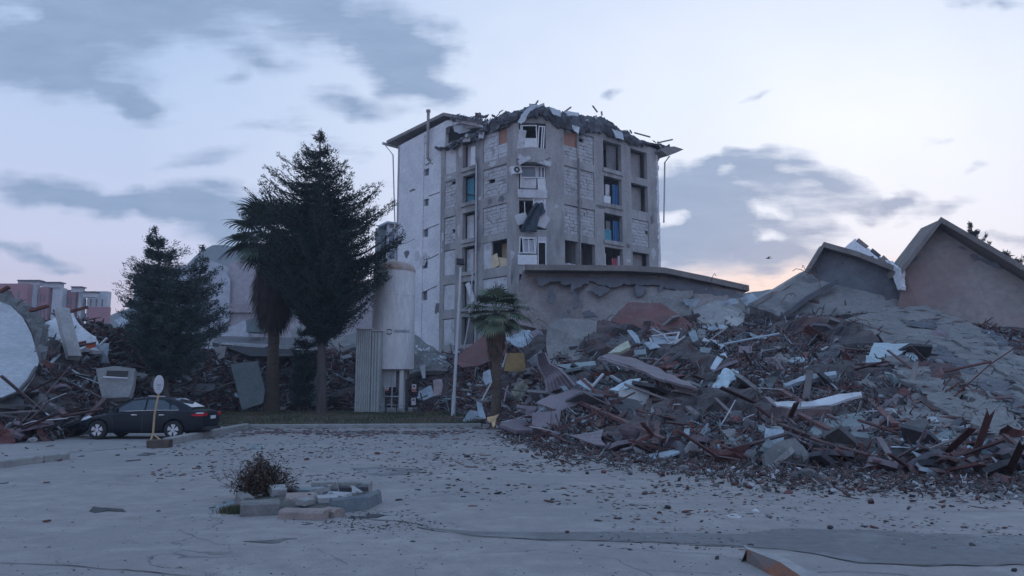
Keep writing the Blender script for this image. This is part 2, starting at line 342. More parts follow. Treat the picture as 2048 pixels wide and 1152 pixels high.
# dark patches of newer asphalt, 4 mm proud
pm = mat('old_asphalt', (.165, .163, .168), (.135, .135, .14), .8, bump=.3, bscale=40, c3=(.23, .225, .225), s3=.5)
def gpoly(name, pts, m, z=.004, jit=.02, seg=.25):
    P = [gnd(*p) for p in pts]; out = []
    for i, p in enumerate(P):
        q = P[(i + 1) % len(P)]; k = max(1, int((q - p).length / seg))
        for j in range(k):
            c = p.lerp(q, j / k); nn = noise.noise_vector(c * 1.7) * jit * 3 + noise.noise_vector(c * 7) * jit; out.append((c.x + nn.x, c.y + nn.y, z))
    bm = bmesh.new(); f = bm.faces.new([bm.verts.new(p) for p in out]); bmesh.ops.triangulate(bm, faces=[f]); bmesh.ops.recalc_face_normals(bm, faces=bm.faces)
    me = bpy.data.meshes.new(name); bm.to_mesh(me); bm.free(); me.materials.append(m); o = bpy.data.objects.new(name, me); COL.objects.link(o); tag(o, kind='structure'); return o
gpoly('asphalt_strip', [(840, 1053), (930, 1062), (1100, 1064), (1300, 1066), (1480, 1068), (1560, 1058), (1700, 1060), (2048, 1072), (2300, 1082), (2300, 1140), (2048, 1130), (1850, 1132), (1720, 1126), (1640, 1110), (1560, 1098), (1480, 1094), (1300, 1084), (1100, 1080), (960, 1074)], pm, .004, .03)
gpoly('asphalt_strip', [(700, 936), (760, 934), (850, 938), (842, 946), (760, 952), (720, 948)], pm, .004, .06)
gpoly('asphalt_strip', [(1920, 970), (1990, 975), (2100, 1000), (2300, 1050), (2300, 1080), (2040, 1002), (1975, 988)], pm, .004, .04)
tarm = mat('tar_line', (.04, .04, .045), (.06, .06, .065), 4, bump=.3)
def crack(pts, w):
    P = [gnd(*p) for p in pts]; L_, R_ = [], []; 
    fine_ = []
    for i in range(len(P) - 1):
        k = max(2, int((P[i + 1] - P[i]).length / .12))
        for j in range(k): fine_.append(P[i].lerp(P[i + 1], j / k))
    fine_.append(P[-1])
    for i, c in enumerate(fine_):
        t = (fine_[min(i + 1, len(fine_) - 1)] - fine_[max(i - 1, 0)]).normalized(); s = Vector((-t.y, t.x, 0)); e = noise.noise_vector(c * 2.5) * .06 + noise.noise_vector(c * 9) * .02; e.z = 0
        ww = w * (.4 + .9 * abs(noise.noise(c * 3))); 
        L_.append(c + e + s * ww + Vector((0, 0, .008))); R_.append(c + e - s * ww + Vector((0, 0, .008)))
    n = len(L_); mb = MB(); mb.add(L_ + R_, [(i, i + 1, n + i + 1, n + i) for i in range(n - 1)]); tag(mb.build('ground_crack', tarm), kind='structure')
crack([(840, 1055), (960, 1075), (1100, 1081), (1300, 1085), (1480, 1095), (1560, 1099), (1640, 1111), (1720, 1127), (1850, 1133), (2048, 1131), (2300, 1141)], .018)
crack([(0, 1127), (120, 1131), (250, 1140), (350, 1150), (520, 1165)], .014)
crack([(1190, 986), (1300, 988), (1420, 991), (1560, 994)], .012)
crack([(1720, 985), (1830, 983), (1940, 982)], .014)
crack([(700, 1038), (790, 1042), (850, 1052)], .02); crack([(1640, 1146), (1690, 1143), (1800, 1150), (1860, 1162)], .010)
crack([(1460, 1114), (1400, 1108), (1250, 1100)], .006); crack([(1840, 1020), (1930, 1025), (2048, 1024)], .008); crack([(1290, 1140), (1350, 1146), (1450, 1150)], .006)
crack([(60, 975), (220, 960), (360, 968), (430, 950)], .006); crack([(820, 1000), (930, 985), (1010, 1010), (1180, 1004)], .006); crack([(940, 1110), (1090, 1100), (1240, 1120), (1300, 1150)], .005); crack([(360, 1060), (430, 1090), (640, 1100), (700, 1130)], .004); crack([(1180, 930), (1260, 950), (1420, 952), (1600, 975), (1800, 1000)], .007); crack([(560, 905), (700, 912), (900, 905)], .015)
crack([(140, 905), (250, 897), (330, 890)], .05)
# raised grass verge with its kerbs
soil = mat('verge_soil', (.07, .065, .045), (.11, .09, .07), .8, bump=.8, bscale=8)
vg = MB(); vp = [gnd(445, 853, .12), gnd(950, 853, .12), gnd(1060, 858, .12), Vector((14, 56, .45)), Vector((-34, 56, .45)), Vector((-22, 34.5, .12))]
vp = [Vector((-13.4, 34.4, 0)), Vector((-1.6, 34.4, 0)), Vector((1.5, 33, 0)), Vector((14, 56, 0)), Vector((-34, 56, 0)), Vector((-20.5, 36, 0))]
def vz(y): return .10 + min(1, max(0, (y - 34) / 4)) * .28
ny, nx = 30, 70; V_ = []; Fq = []
for j in range(ny):
    y = 34.45 + (56 - 34.45) * j / (ny - 1)
    xl = -13.0 - (y - 34.45) * .9; xr = 1.0 + (y - 34.45) * .55
    for i in range(nx):
        x = xl + (xr - xl) * i / (nx - 1); e = min(i, nx - 1 - i, j) ; zz = vz(y) + noise.noise(Vector((x, y, 0)) * .9) * .06
        V_.append((x, y, zz if e else -.05))
Fq = [(j * nx + i, j * nx + i + 1, (j + 1) * nx + i + 1, (j + 1) * nx + i) for j in range(ny - 1) for i in range(nx - 1)]
vo_ = MB().add(V_, Fq).build('verge', soil, smooth=True); tag(vo_, kind='structure')
gr1 = mat('grass_blades', (.04, .06, .028), (.06, .07, .04), .5, bump=0, c3=(.11, .09, .06), s3=.3, t3=(.46, .58))
def grass(n, xr, yr, zf, h, name, label):
    x = rng.uniform(*xr, n); y = rng.uniform(*yr, n); z = np.array([zf(a, b) for a, b in zip(x, y)]); hh = rng.uniform(.4, 1, n) * h; an = rng.uniform(0, 6.28, n); w = .02
    ln = rng.uniform(-.5, .5, (n, 2)) * hh[:, None]
    v = np.empty((n, 3, 3)); v[:, 0] = np.c_[x - np.cos(an) * w, y - np.sin(an) * w, z - .02]; v[:, 1] = np.c_[x + np.cos(an) * w, y + np.sin(an) * w, z - .02]; v[:, 2] = np.c_[x + ln[:, 0], y + ln[:, 1], z + hh]
    o = raw(name, v.reshape(-1, 3), np.arange(n * 3).reshape(-1, 3), gr1); tag(o, label, 'grass', kind='stuff')
def vh(x, y): return vz(y) + noise.noise(Vector((x, y, 0)) * .9) * .06 if -13.0 - (y - 34.45) * .9 < x < 1.0 + (y - 34.45) * .55 else -.3
grass(17000, (-20, 3), (34.6, 43), vh, .17, 'verge_grass', 'short dark green grass growing on the verge under the trees')
def kerb(name, a, b, w, h, label, m=kerbm, seg=1.0, group=None, gap=.01, z=0, par=None):
    A, B = Vector(a), Vector(b); d = B - A; k = max(1, int(round(d.length / seg))); t = d.normalized(); rot = Matrix.Rotation(math.atan2(t.y, t.x), 3, 'Z')
    root = empty(name, A, label, 'kerb', group)
    for i in range(k):
        c = A + d * ((i + .5) / k); mb = MB()
        L2 = d.length / k - gap; hw = w / 2; bv = .03
        prof = [(-hw, 0), (hw, 0), (hw, h - bv), (hw - bv, h), (-hw + bv, h), (-hw, h - bv)]
        tilt = random.uniform(-.015, .015)
        pts = [c + rot @ Vector((-L2 / 2, p[0] + tilt, p[1])) + Vector((0, 0, z)) for p in prof]; mb.prism(pts, t * L2)
        fin(mb, 'kerb_stone', m, root)
    return root
a = gnd(333, 890); b = gnd(492, 857)
kerb('kerb', a, b, .28, .22, 'long grey stone kerb running diagonally behind the leaning sign')
kerb('kerb', (b.x + .1, b.y + .1, 0), (-1.4, 34.2, 0), .25, .17, 'pale stone kerb edging the grass verge below the trees')
kerb('kerb', gnd(-40, 940), gnd(128, 918), .3, .17, 'short low kerb at the left edge of the yard')
kerb('kerb', (-1.3, 34.2, 0), (1.3, 33.4, 0), .25, .14, 'cracked kerb stretch in front of the small palm')
# painted kerb nose in the near right corner
pk = mat('rust_painted_kerb', (.30, .115, .06), (.18, .10, .075), 2.2, bump=.5, c3=(.14, .13, .13), s3=1.3, t3=(.56, .66))
ktop = mat('kerb_top', (.34, .33, .33), (.26, .25, .25), 5, bump=.4)
root = empty('kerb', gnd(1480, 1120), 'grey kerb nose with rust orange painted side in the near right corner', 'kerb')
A0 = at(1492, 1097, 0.0001 + gnd(1475, 1128).y); nose = gnd(1482, 1126); 
zt = .13
def gz(px, py, z): return gnd(px, py, z)
p1 = gz(1494, 1098, zt); p2 = gz(1560, 1124, zt); p3 = gz(1620, 1165, zt); q1 = gz(1500, 1096, zt); q2 = gz(1575, 1118, zt); q3 = gz(1660, 1165, zt)
b1 = Vector((p1.x - .02, p1.y - .02, -.02)); b2 = Vector((p2.x - .07, p2.y - .06, -.02)); b3 = Vector((p3.x - .09, p3.y - .05, -.02))
mb = MB(); mb.add([p1, p2, p3, b3, b2, b1], [(0, 1, 4, 5), (1, 2, 3, 4)]); 
dn = Vector((0, 0, -zt - .02)); 
mb2 = MB(); bk = Vector((.10, .16, 0))
t1, t2, t3 = p1 + Vector((.02, .17, 0)), p2 + Vector((.12, .13, 0)), p3 + Vector((.16, .06, 0))
mb2.add([p1, p2, p3, t3, t2, t1, t1 + dn, t2 + dn, t3 + dn, b3, b1 + Vector((-.06, .02, 0)), t1 + dn], [(0, 1, 4, 5), (1, 2, 3, 4), (5, 4, 7, 6), (4, 3, 8, 7), (0, 5, 11, 10)])
fin(mb, 'painted_face', pk, root); fin(mb2, 'kerb_top', ktop, root)
# ---------------------------------------------------------------- the standing hospital block
class Face:                              # a vertical wall plane, s along it, z up, n towards the yard
    def __init__(s, P0, P1):
        s.P0 = Vector((P0.x, P0.y, 0)); s.P1 = Vector((P1.x, P1.y, 0)); s.e = (s.P1 - s.P0).normalized(); s.L = (s.P1 - s.P0).length
        s.n = Vector((s.e.y, -s.e.x, 0)); 
        if s.n.y > 0: s.n = -s.n
        s.rot = Matrix((s.e, -s.n, Vector((0, 0, 1)))).transposed()
    def hit(s, px, py):
        d = ray(px, py); c = Vector((0, 0, CH)); k = (s.P0 - c).dot(s.n) / d.dot(s.n); p = c + d * k
        return (p - s.P0).dot(s.e), p.z
    def w(s, a, z, d=0): return s.P0 + s.e * a + s.n * d + Vector((0, 0, z))
    def box(s, mb, s0, s1, z0, z1, d0, d1, mi=0, jit=0):
        return mb.box(s.w((s0 + s1) / 2, (z0 + z1) / 2, (d0 + d1) / 2), (abs(s1 - s0), abs(d1 - d0), abs(z1 - z0)), s.rot, mi, jit)
def mid(px, Y): return at(px, 420, Y)
Lp, C1, C2, Rp = mid(881, 61.4), mid(1032, 55.0), mid(1100, 55.2), mid(1316, 63.3)
FA, FC, FB = Face(Lp, C1), Face(C1, C2), Face(C2, Rp)
Lw = None
bld = empty('damaged_building', ((C1 + C2) / 2).to_2d().to_3d(), 'tall grey six storey building with stripped facade, torn roof and broken balconies', 'building')
blockm = mat('cracked_blocks', (.44, .445, .455), (.35, .355, .365), 1.2, bump=.5)
def block_nodes(m):                       # masonry: joints and cracks worn dark
    t = m.node_tree; n = t.nodes; l = t.links; b = n['Principled BSDF']; col = b.inputs['Base Color'].links[0].from_socket
    tc = n.new('ShaderNodeTexCoord'); sx = n.new('ShaderNodeSeparateXYZ'); l.new(tc.outputs['Object'], sx.inputs[0])
    ns = n.new('ShaderNodeTexNoise'); ns.inputs['Scale'].default_value = 3; ns.inputs['Detail'].default_value = 4; l.new(tc.outputs['Object'], ns.inputs['Vector'])
    def mt(op, a, b_=None, c=None):
        x = n.new('ShaderNodeMath'); x.operation = op
        for i, v in enumerate((a, b_, c)):
            if v is None: continue
            if isinstance(v, (int, float)): x.inputs[i].default_value = v
            else: l.new(v, x.inputs[i])
        return x.outputs[0]
    z = mt('MULTIPLY_ADD', ns.outputs['Fac'], .32, mt('MULTIPLY', sx.outputs[2], 1.0)); fz = mt('FRACT', mt('MULTIPLY', z, 3.6))
    row = mt('FLOOR', mt('MULTIPLY', z, 3.6)); hx = mt('ADD', mt('MULTIPLY', mt('ADD', sx.outputs[0], mt('MULTIPLY', sx.outputs[1], -.9)), 1.3), mt('MULTIPLY', row, .5)); fx = mt('FRACT', mt('MULTIPLY_ADD', ns.outputs['Fac'], .3, hx))
    jz = mt('LESS_THAN', fz, .13); jx = mt('LESS_THAN', fx, .05); j = mt('MAXIMUM', jz, jx)
    n2 = n.new('ShaderNodeTexNoise'); n2.inputs['Scale'].default_value = 1.6; n2.inputs['Detail'].default_value = 5; l.new(tc.outputs['Object'], n2.inputs['Vector'])
    g = n.new('ShaderNodeMapRange'); l.new(n2.outputs['Fac'], g.inputs[0]); g.inputs[1].default_value = .36; g.inputs[2].default_value = .5
    f = mt('MULTIPLY', j, g.outputs[0])
    x = n.new('ShaderNodeMix'); x.data_type = 'RGBA'; l.new(mt('MULTIPLY', f, .4), x.inputs[0]); l.new(col, x.inputs[6]); x.inputs[7].default_value = (.10, .10, .11, 1)
    g2 = n.new('ShaderNodeMapRange'); l.new(n2.outputs['Fac'], g2.inputs[0]); g2.inputs[1].default_value = .56; g2.inputs[2].default_value = .68
    x2 = n.new('ShaderNodeMix'); x2.data_type = 'RGBA'; l.new(g2.outputs[0], x2.inputs[0]); l.new(x.outputs[2], x2.inputs[6]); x2.inputs[7].default_value = (.24, .235, .235, 1)
    l.new(x2.outputs[2], b.inputs['Base Color'])
block_nodes(blockm)
def rugged(face, s0, s1, z0, z1, d, m, name, par, amp=.022, step=.16, keep=None):   # block panel built course by course so that its joints are real steps
    mb = MB(); z = z0; r = 0
    while z < z1 - .01:
        h = min(.27 + random.uniform(-.02, .03), z1 - z); s = s0 - (r % 2) * .3
        while s < s1 - .01:
            e = min(s + .6 + random.uniform(-.08, .08), s1); a = max(s, s0)
            if e - a > .03 and random.random() > .012:
                dd = d + random.uniform(-amp, amp) 
                face.box(mb, a + .012, e - .012, z + .01, z + h - .012, dd - .15, dd, jit=.035)
            s += .6 if e < s1 else 9
            s = e
        z += h; r += 1
    return fin(mb, name, m, par)
rowsA = [(297, 351), (366, 417), (437, 487), (500, 549), (568, 619), (636, 692)]      # seen in the first column (px 889)
zA = [(FA.hit(893, a)[1], FA.hit(893, b)[1]) for a, b in rowsA]
rowsB = [(299, 353), (366, 421), (438, 493), (506, 556)]
zB = [(FB.hit(1279, a)[1], FB.hit(1279, b)[1]) for a, b in rowsB]
zB += [(zB[-1][0] - 2.85, zB[-1][1] - 2.85), (zB[-1][0] - 5.7, zB[-1][1] - 5.7)]
print('zA', [(round(a, 2), round(b, 2)) for a, b in zA]); print('zB', [(round(a, 2), round(b, 2)) for a, b in zB], FA.L, FB.L, FC.L)
zr = [((a[0] + b[0]) / 2, (a[1] + b[1]) / 2) for a, b in zip(zA, zB)]
TOPA = FA.hit(881, 297)[1] + .35; 
def facade(face, name, cols, rows, ztop, th=.35):
    """cols: list of (s0, s1, {row: opening?}); everything else is wall"""
    mb = MB(); s = 0.0; Lf = face.L
    for (a, b, kinds) in cols:
        face.box(mb, s, a, 0, ztop, -th, 0)                      # pier up to the column of openings
        z = 0.0
        for (t, bt), kd in sorted(zip(rows, kinds), key=lambda x: x[0][1]):
            face.box(mb, a, b, z, bt, -th, -.004 if kd else -.03); z = t
        face.box(mb, a, b, z, ztop, -th, -.004)
        s = b
    face.box(mb, s, Lf, 0, ztop, -th, 0)
    return fin(mb, name, concrete, bld)
sa = lambda px: FA.hit(px, 400)[0]
sb = lambda px: FB.hit(px, 400)[0]
sc = lambda px: FC.hit(px, 400)[0]
colsA = [(sa(889), sa(911), [1] * 6), (sa(925), sa(950), [1] * 6), (sa(966), sa(1014), [1] * 6)]
colsB = [(sb(1129), sb(1156), [1] * 6), (sb(1159), sb(1189), [1] * 6), (sb(1208), sb(1244), [1] * 6), (sb(1263), sb(1296), [1] * 6)]
colC = [(sc(1038), sc(1092), [1] * 6)]
ZT = 20.6
rA = [(t + .12 * 0, b) for t, b in zr]
ZFA = min(FA.hit(884, 299)[1], FA.hit(1028, 240)[1]); facade(FA, 'wall', colsA, zr, ZFA); facade(FB, 'wall', colsB, zr, FB.hit(1300, 294)[1]); facade(FC, 'wall', colC, zr, FC.hit(1066, 224)[1])
mb = MB(); mb.prism([FA.w(FA.L * .45, ZFA, -.35), FA.w(FA.L, ZFA, -.35), FA.w(FA.L, FA.hit(1030, 236)[1], -.35), FA.w(FA.L * .7, FA.hit(990, 252)[1], -.35)], FA.n * .33); mb.prism([FB.w(0, FB.hit(1300, 294)[1], -.35), FB.w(FB.L * .8, FB.hit(1300, 294)[1], -.35), FB.w(FB.L * .5, FB.hit(1215, 262)[1], -.35), FB.w(0, FB.hit(1104, 226)[1], -.35)], FB.n * .33); fin(mb, 'parapet', concrete, bld)
# floors and back walls inside
foot = [FA.w(.05, 0, -.4), FA.w(FA.L, 0, -.4), FC.w(FC.L, 0, -.4), FB.w(FB.L - .05, 0, -.4)]
back = [FB.w(FB.L - .05, 0, -9), FA.w(.05, 0, -9)]
mb = MB()
for k in range(7):
    z = zr[k][0] + .3 if k < 6 else .1
    outl = [Vector((p.x, p.y, z)) for p in [FA.w(.05, 0, -.36), FA.w(FA.L - .1, 0, -.36), FC.w(FC.L - .1, 0, -.36), FB.w(FB.L - .05, 0, -.36), FB.w(FB.L - .05, 0, -9), FA.w(.05, 0, -9)]]
    mb.prism(outl, (0, 0, .16))
fin(mb, 'floor_slab', concrete, bld)
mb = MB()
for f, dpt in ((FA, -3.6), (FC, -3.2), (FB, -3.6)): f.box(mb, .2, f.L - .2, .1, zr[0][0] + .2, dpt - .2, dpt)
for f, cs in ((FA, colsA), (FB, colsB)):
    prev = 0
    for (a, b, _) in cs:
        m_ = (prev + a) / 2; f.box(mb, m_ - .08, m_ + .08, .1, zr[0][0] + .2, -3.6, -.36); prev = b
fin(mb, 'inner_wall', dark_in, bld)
mb = MB(); P = [FB.w(FB.L - .004, 0, -.34), FB.w(FB.L - .004, 0, -9.4), FA.w(.004, 0, -9.4), FA.w(.004, 0, -.36)]
for i in range(3):
    a, b = P[i], P[i + 1]; d = (b - a).normalized(); nn = Vector((-d.y, d.x, 0)) * .3
    mb.prism([a, b, b + Vector((0, 0, zr[0][0] + .6)), a + Vector((0, 0, zr[0][0] + .6))], nn)
fin(mb, 'rear_wall', concrete, bld)
def infill(face, col, row, kind, px=None):
    s0, s1 = col[0], col[1]; z1, z0 = zr[row]; s0 += .003; s1 -= .003
    if kind == 'block': rugged(face, s0, s1, z0 + .02, z1 - .04, -.07, blockm, 'block_panel', bld)
    elif kind == 'plaster':
        mb = MB(); face.box(mb, s0, s1, z0 + .02, z1 - .06, -.25, -.07, jit=.004); fin(mb, 'plaster_panel', plaster, bld)
    elif kind == 'recess':
        mb = MB(); face.box(mb, s0, s1, z0, z1, -1.0, -.8); fin(mb, 'recess_wall', concrete, bld)
for r, k in enumerate(['plaster', 'block', 'block', 'plaster', 'plaster', 'plaster']): infill(FA, colsA[0], r, k)
for r, k in enumerate(['block', 'block', 'block', None, 'plaster', 'plaster']):
    if r: infill(FA, colsA[2], r, k) if k else None
# top right panel of the left facade: block with an orange patch
a, b, _ = colsA[2]; z1, z0 = zr[0]; m_ = a + (b - a) * .62; mz = z0 + (z1 - z0) * .45
rugged(FA, a, m_, z0 + .02, z1 - .1, -.07, plaster, 'block_panel', bld, .02); rugged(FA, m_, b, z0 + .02, mz, -.07, plaster, 'block_panel', bld, .02)
mb = MB(); FA.box(mb, m_ + .01, b - .01, mz + .01, z1 - .05, -.32, -.2); fin(mb, 'orange_wall', orange, bld)
# fourth row: half plaster, half open onto a cream room with boards
z1, z0 = zr[3]; m_ = a + (b - a) * .34
mb = MB(); FA.box(mb, a, m_, z0, z1, -.25, -.07); fin(mb, 'plaster_panel', plaster, bld)
mb = MB(); FA.box(mb, m_, b, z0, z1, -1.4, -1.2); fin(mb, 'cream_wall', cream, bld)
mb = MB(); FA.box(mb, m_ + .9, m_ + 1.6, z0 + .9, z1 - .5, -1.19, -1.1); fin(mb, 'dark_hatch', darkm, bld)
for q, (u0, u1, w0, w1, tl) in enumerate([(.28, .62, 0, .5, .3), (.55, .95, 0, .32, -.2)]):
    mb = MB(); L_ = b - a; c = FA.w(a + L_ * (u0 + u1) / 2, z0 + (w1 + w0) / 2 * (z1 - z0), -.1 - .1 * q)
    mb.box(c, (L_ * (u1 - u0), .05, (z1 - z0) * (w1 - w0)), Matrix.Rotation(tl, 3, FA.n) @ FA.rot, jit=.06); fin(mb, 'tilted_board', cream, bld)
# second column: doors and hangings inside the openings, with thin balcony slabs
a, b, _ = colsA[1]
for r in range(6):
    z1, z0 = zr[r]
    mb = MB(); FA.box(mb, a - .1, b + .15, z0 - .28, z0 + .02, -.3, .14, jit=.03); fin(mb, 'balcony_slab', concrete, bld)
    mb = MB(); m2 = a + (b - a) * (.55 if r else .7); FA.box(mb, a + .02, m2, z0 + .02, z1 - .15, -.62, -.5); fin(mb, 'inner_panel', [plaster, teal_c, plaster, orange if False else plaster, plaster, dark_in][r], bld)
    if r in (1, 2, 4, 5): mb = MB(); FA.box(mb, m2 + .03, b - .25, z0 + .05, z1 - .35, -.7, -.62); fin(mb, 'door', teal_c if r != 5 else dark_in, bld)
    if r == 3: mb = MB(); FA.box(mb, m2 + .03, b - .3, z0 + .05, z1 - .6, -.6, -.5); fin(mb, 'door', orange, bld)
    if r == 0: mb = MB(); FA.box(mb, m2 - .2, b - .02, z0 + .1, z1 - .7, -.18, -.1, jit=.02); fin(mb, 'loose_panel', pvc, bld)
    if r == 1: mb = MB(); mb.tube([FA.w(a + .1, z0 + .9, -.4), FA.w(b - .2, z0 + .5, -.35)], .05); fin(mb, 'hanging_bar', darkm, bld)
    if r == 4: mb = MB(); mb.box(FA.w((a + b) / 2 + .2, z1 - .9, -.1), (.5, .06, 1.7), Matrix.Rotation(.45, 3, FA.n) @ FA.rot, jit=.06); fin(mb, 'hanging_panel', pvc, bld)
# service pipe running down the left facade
mb = MB(); sp = sa(955); mb.tube([FA.w(sp, .3, .12), FA.w(sp + .05, 6, .14), FA.w(sp, 12, .12), FA.w(sp - .02, zr[0][1] - .2, .12), FA.w(sp - .15, zr[0][1] + .6, .16)], .07); fin(mb, 'service_pipe', steel_w, bld)
# right facade infill
for r, k in enumerate(['block', 'block', 'block', None, 'plaster', 'plaster']):
    for c in (0, 1):
        if r == 0 and c == 0: continue
        if k: infill(FB, colsB[c], r, k)
a, b, _ = colsB[0]; z1, z0 = zr[0]; mz = z0 + (z1 - z0) * .45
infill(FB, (a, b), 0, 'block') if False else rugged(FB, a, b, z0 + .02, mz, -.07, blockm, 'block_panel', bld)
mb = MB(); FB.box(mb, a, b, mz + .01, z1 - .05, -.35, -.2); fin(mb, 'orange_wall', orange, bld)
for r, k in enumerate(['recess', 'recess', 'block', 'recess', 'plaster', 'plaster']): infill(FB, colsB[3], r, k)
a, b, _ = colsB[2]
for r in range(6):
    z1, z0 = zr[r]; L_ = b - a
    mb = MB(); FB.box(mb, a - .1, b + .1, z0 - .3, z0 + .02, -.3, .12, jit=.03); fin(mb, 'balcony_slab', concrete, bld)
    if r == 0: mb = MB(); FB.box(mb, a + L_ * .42, b - .1, z0, z1, -.6, -.5); fin(mb, 'inner_panel', dark_in, bld)
    if r in (1, 2):
        mb = MB(); c = a + L_ * .68
        for i in range(7): FB.box(mb, c + i * .095, c + i * .095 + .08, z0 + .05, z1 - .4, -.45 - .05 * (i % 2), -.4 - .05 * (i % 2))
        fin(mb, 'blue_curtain', blue_c, bld)
        mb = MB(); FB.box(mb, a + L_ * .34, a + L_ * .56, z0 + (0 if r == 1 else .2), z1 - .5, -.62, -.5); fin(mb, 'door_leaf', plaster if r == 1 else dark_in, bld)
        mb = MB(); FB.box(mb, a + .03, a + L_ * .4, z0 + .03, z0 + (.65 if r == 1 else .9), -.16, -.08, jit=.04); fin(mb, 'parapet_panel', pvc if r == 1 else teal_c, bld)
    if r == 3:
        mb = MB(); c = a + L_ * .55
        for i in range(5): FB.box(mb, c + i * .12, c + i * .12 + .1, z0 + .02, z1 - .75, -.4 - .05 * (i % 2), -.34 - .05 * (i % 2))
        fin(mb, 'red_curtain', red_c, bld)
        mb = MB(); FB.box(mb, b - .3, b - .05, z0 + .02, z1 - .5, -.4, -.3, jit=.03); fin(mb, 'inner_panel', plaster, bld)
        mb = MB(); mb.tube([FB.w(a + .2, z0, -.2), FB.w(a + .35, z1 - .5, -.3)], .05); mb.tube([FB.w(a + .45, z0, -.2), FB.w(a + .25, z1 - .9, -.3)], .04); fin(mb, 'bent_frame', pvc, bld)
# open fourth row of the wide bay: red inner wall, debris on the sill
z1, z0 = zr[3]; a, b, _ = colsB[1]
mb = MB(); FB.box(mb, a + .2, b, z0, z1, -1.5, -1.4); fin(mb, 'red_wall', mat('dark_red_wall', (.22, .10, .09), (.13, .09, .09), 1, bump=.2), bld)
a, b, _ = colsB[0]
mb = MB()
for i in range(9): mb.box(FB.w(a + .3 + i * .13, z0 + .12 + random.random() * .15, -.2), (.35, .25, .14), Matrix.Rotation(random.uniform(-.6, .6), 3, 'Y') @ Matrix.Rotation(random.random() * 3, 3, 'Z'), jit=.15)
fin(mb, 'sill_debris', plaster, bld)
mb = MB(); sp = sb(1157.5); mb.tube([FB.w(sp, .3, .1), FB.w(sp, zr[0][1] + .2, .1)], .07); fin(mb, 'service_pipe', mat('grey_pipe', (.25, .26, .28)), bld)
# window units of the chamfered corner
def wframe(face, s0, s1, z0, z1, d, name='window_frame', ang=0, mull=(.5,), th=.09, glass=None, trans=None):
    mb = MB(); c = face.w((s0 + s1) / 2, (z0 + z1) / 2, d); rot = Matrix.Rotation(ang, 3, face.n) @ face.rot; w, h = s1 - s0, z1 - z0
    def b(x0, x1, y0, y1, dd=.07): mb.box(c + rot @ Vector(((x0 + x1) / 2, 0, (y0 + y1) / 2)), (x1 - x0, dd, y1 - y0), rot)
    b(-w / 2, w / 2, -h / 2, -h / 2 + th); b(-w / 2, w / 2, h / 2 - th, h / 2); b(-w / 2, -w / 2 + th, -h / 2 + th, h / 2 - th); b(w / 2 - th, w / 2, -h / 2 + th, h / 2 - th)
    for m_ in mull: x = -w / 2 + w * m_; b(x - th / 2, x + th / 2, -h / 2 + th, h / 2 - th, .06)
    if trans: y = -h / 2 + h * trans; b(-w / 2 + th, w / 2 - th, y - th / 2, y + th / 2, .05)
    o = fin(mb, name, pvc, bld)
    if glass:
        g_ = MB(); g_.box(c, (w - 2 * th - .02, .012, h - 2 * th - .02), rot); fin(g_, 'pane', glass, o)
    return o
glassm = mat('dusty_glass', (.07, .10, .13), (.10, .13, .16), 2, .25, bump=0, spec=.6)
curt = mat('net_curtain', (.50, .51, .55), (.40, .42, .47), 3, bump=.3, stretch=(6, 6, .5))
a, b, _ = colC[0]; W_ = b - a
z1, z0 = zr[0]; za, zb = FC.hit(1060, 250)[1], FC.hit(1060, 302)[1]
mb = MB(); FC.box(mb, a + .05, a + W_ * .68, zb - .1, zb + (za - zb) * .45, -.1, .0, jit=.02); fin(mb, 'parapet_panel', pvc, bld)
wframe(FC, a + .12, a + W_ * .68, zb + (za - zb) * .45, za, -.02, ang=.03, mull=(.12,))
wframe(FC, a + W_ * .70, b - .1, zb - .3, za - .05, -.02, 'door_frame', ang=-.06, mull=(.6,))
mb = MB(); mb.box(FC.w(a + W_ * .1, zb + .9, .0), (.55, .05, 1.5), Matrix.Rotation(-.15, 3, FC.n) @ FC.rot, jit=.03); fin(mb, 'loose_panel', plaster, bld)
# sagging balcony under it
P = [FC.hit(x, y) for x, y in ((1030, 304), (1062, 300), (1100, 306), (1098, 320), (1080, 330), (1050, 330), (1033, 322))]
mb = MB(); mb.prism([FC.w(s, z, .0) for s, z in P], FC.n * .8); fin(mb, 'sagging_balcony', concrete, bld)
for (px, py, w, h, an) in ((1047, 326, .9, .35, .5), (1085, 330, 1.0, .4, -.3), (1095, 322, .5, .7, .4), (1040, 322, .5, .4, -.6), (1066, 306, 1.3, .18, .1)):
    s, z = FC.hit(px, py); mb = MB(); mb.box(FC.w(s, z, .45 + random.random() * .4), (w, .14, h), Matrix.Rotation(an, 3, FC.n) @ FC.rot, jit=.12); fin(mb, 'broken_slab_piece', plaster, bld)
z1, z0 = FC.hit(1060, 332)[1], FC.hit(1060, 377)[1]; hh = z1 - z0
wframe(FC, a + .1, a + W_ * .66, z0 + hh * .46, z1, -.02, ang=.02, mull=(), glass=glassm); wframe(FC, a + W_ * .68, b - .05, z0 + hh * .46, z1, -.02, mull=(.5,), glass=glassm)
mb = MB(); FC.box(mb, a + .08, a + W_ * .64, z0, z0 + hh * .44, -.06, .03, jit=.01); fin(mb, 'parapet_panel', plaster, bld)
mb = MB(); mb.box(FC.w(a + W_ * .84, z0 + hh * .15, .03), (W_ * .3, .06, hh * .58), Matrix.Rotation(.04, 3, FC.n) @ FC.rot); fin(mb, 'loose_panel', pvc, bld)
mb = MB(); FC.box(mb, a - .1, b + .1, z0 - .75, z0 - .1, -.3, .12, jit=.01); fin(mb, 'balcony_beam', plaster, bld)
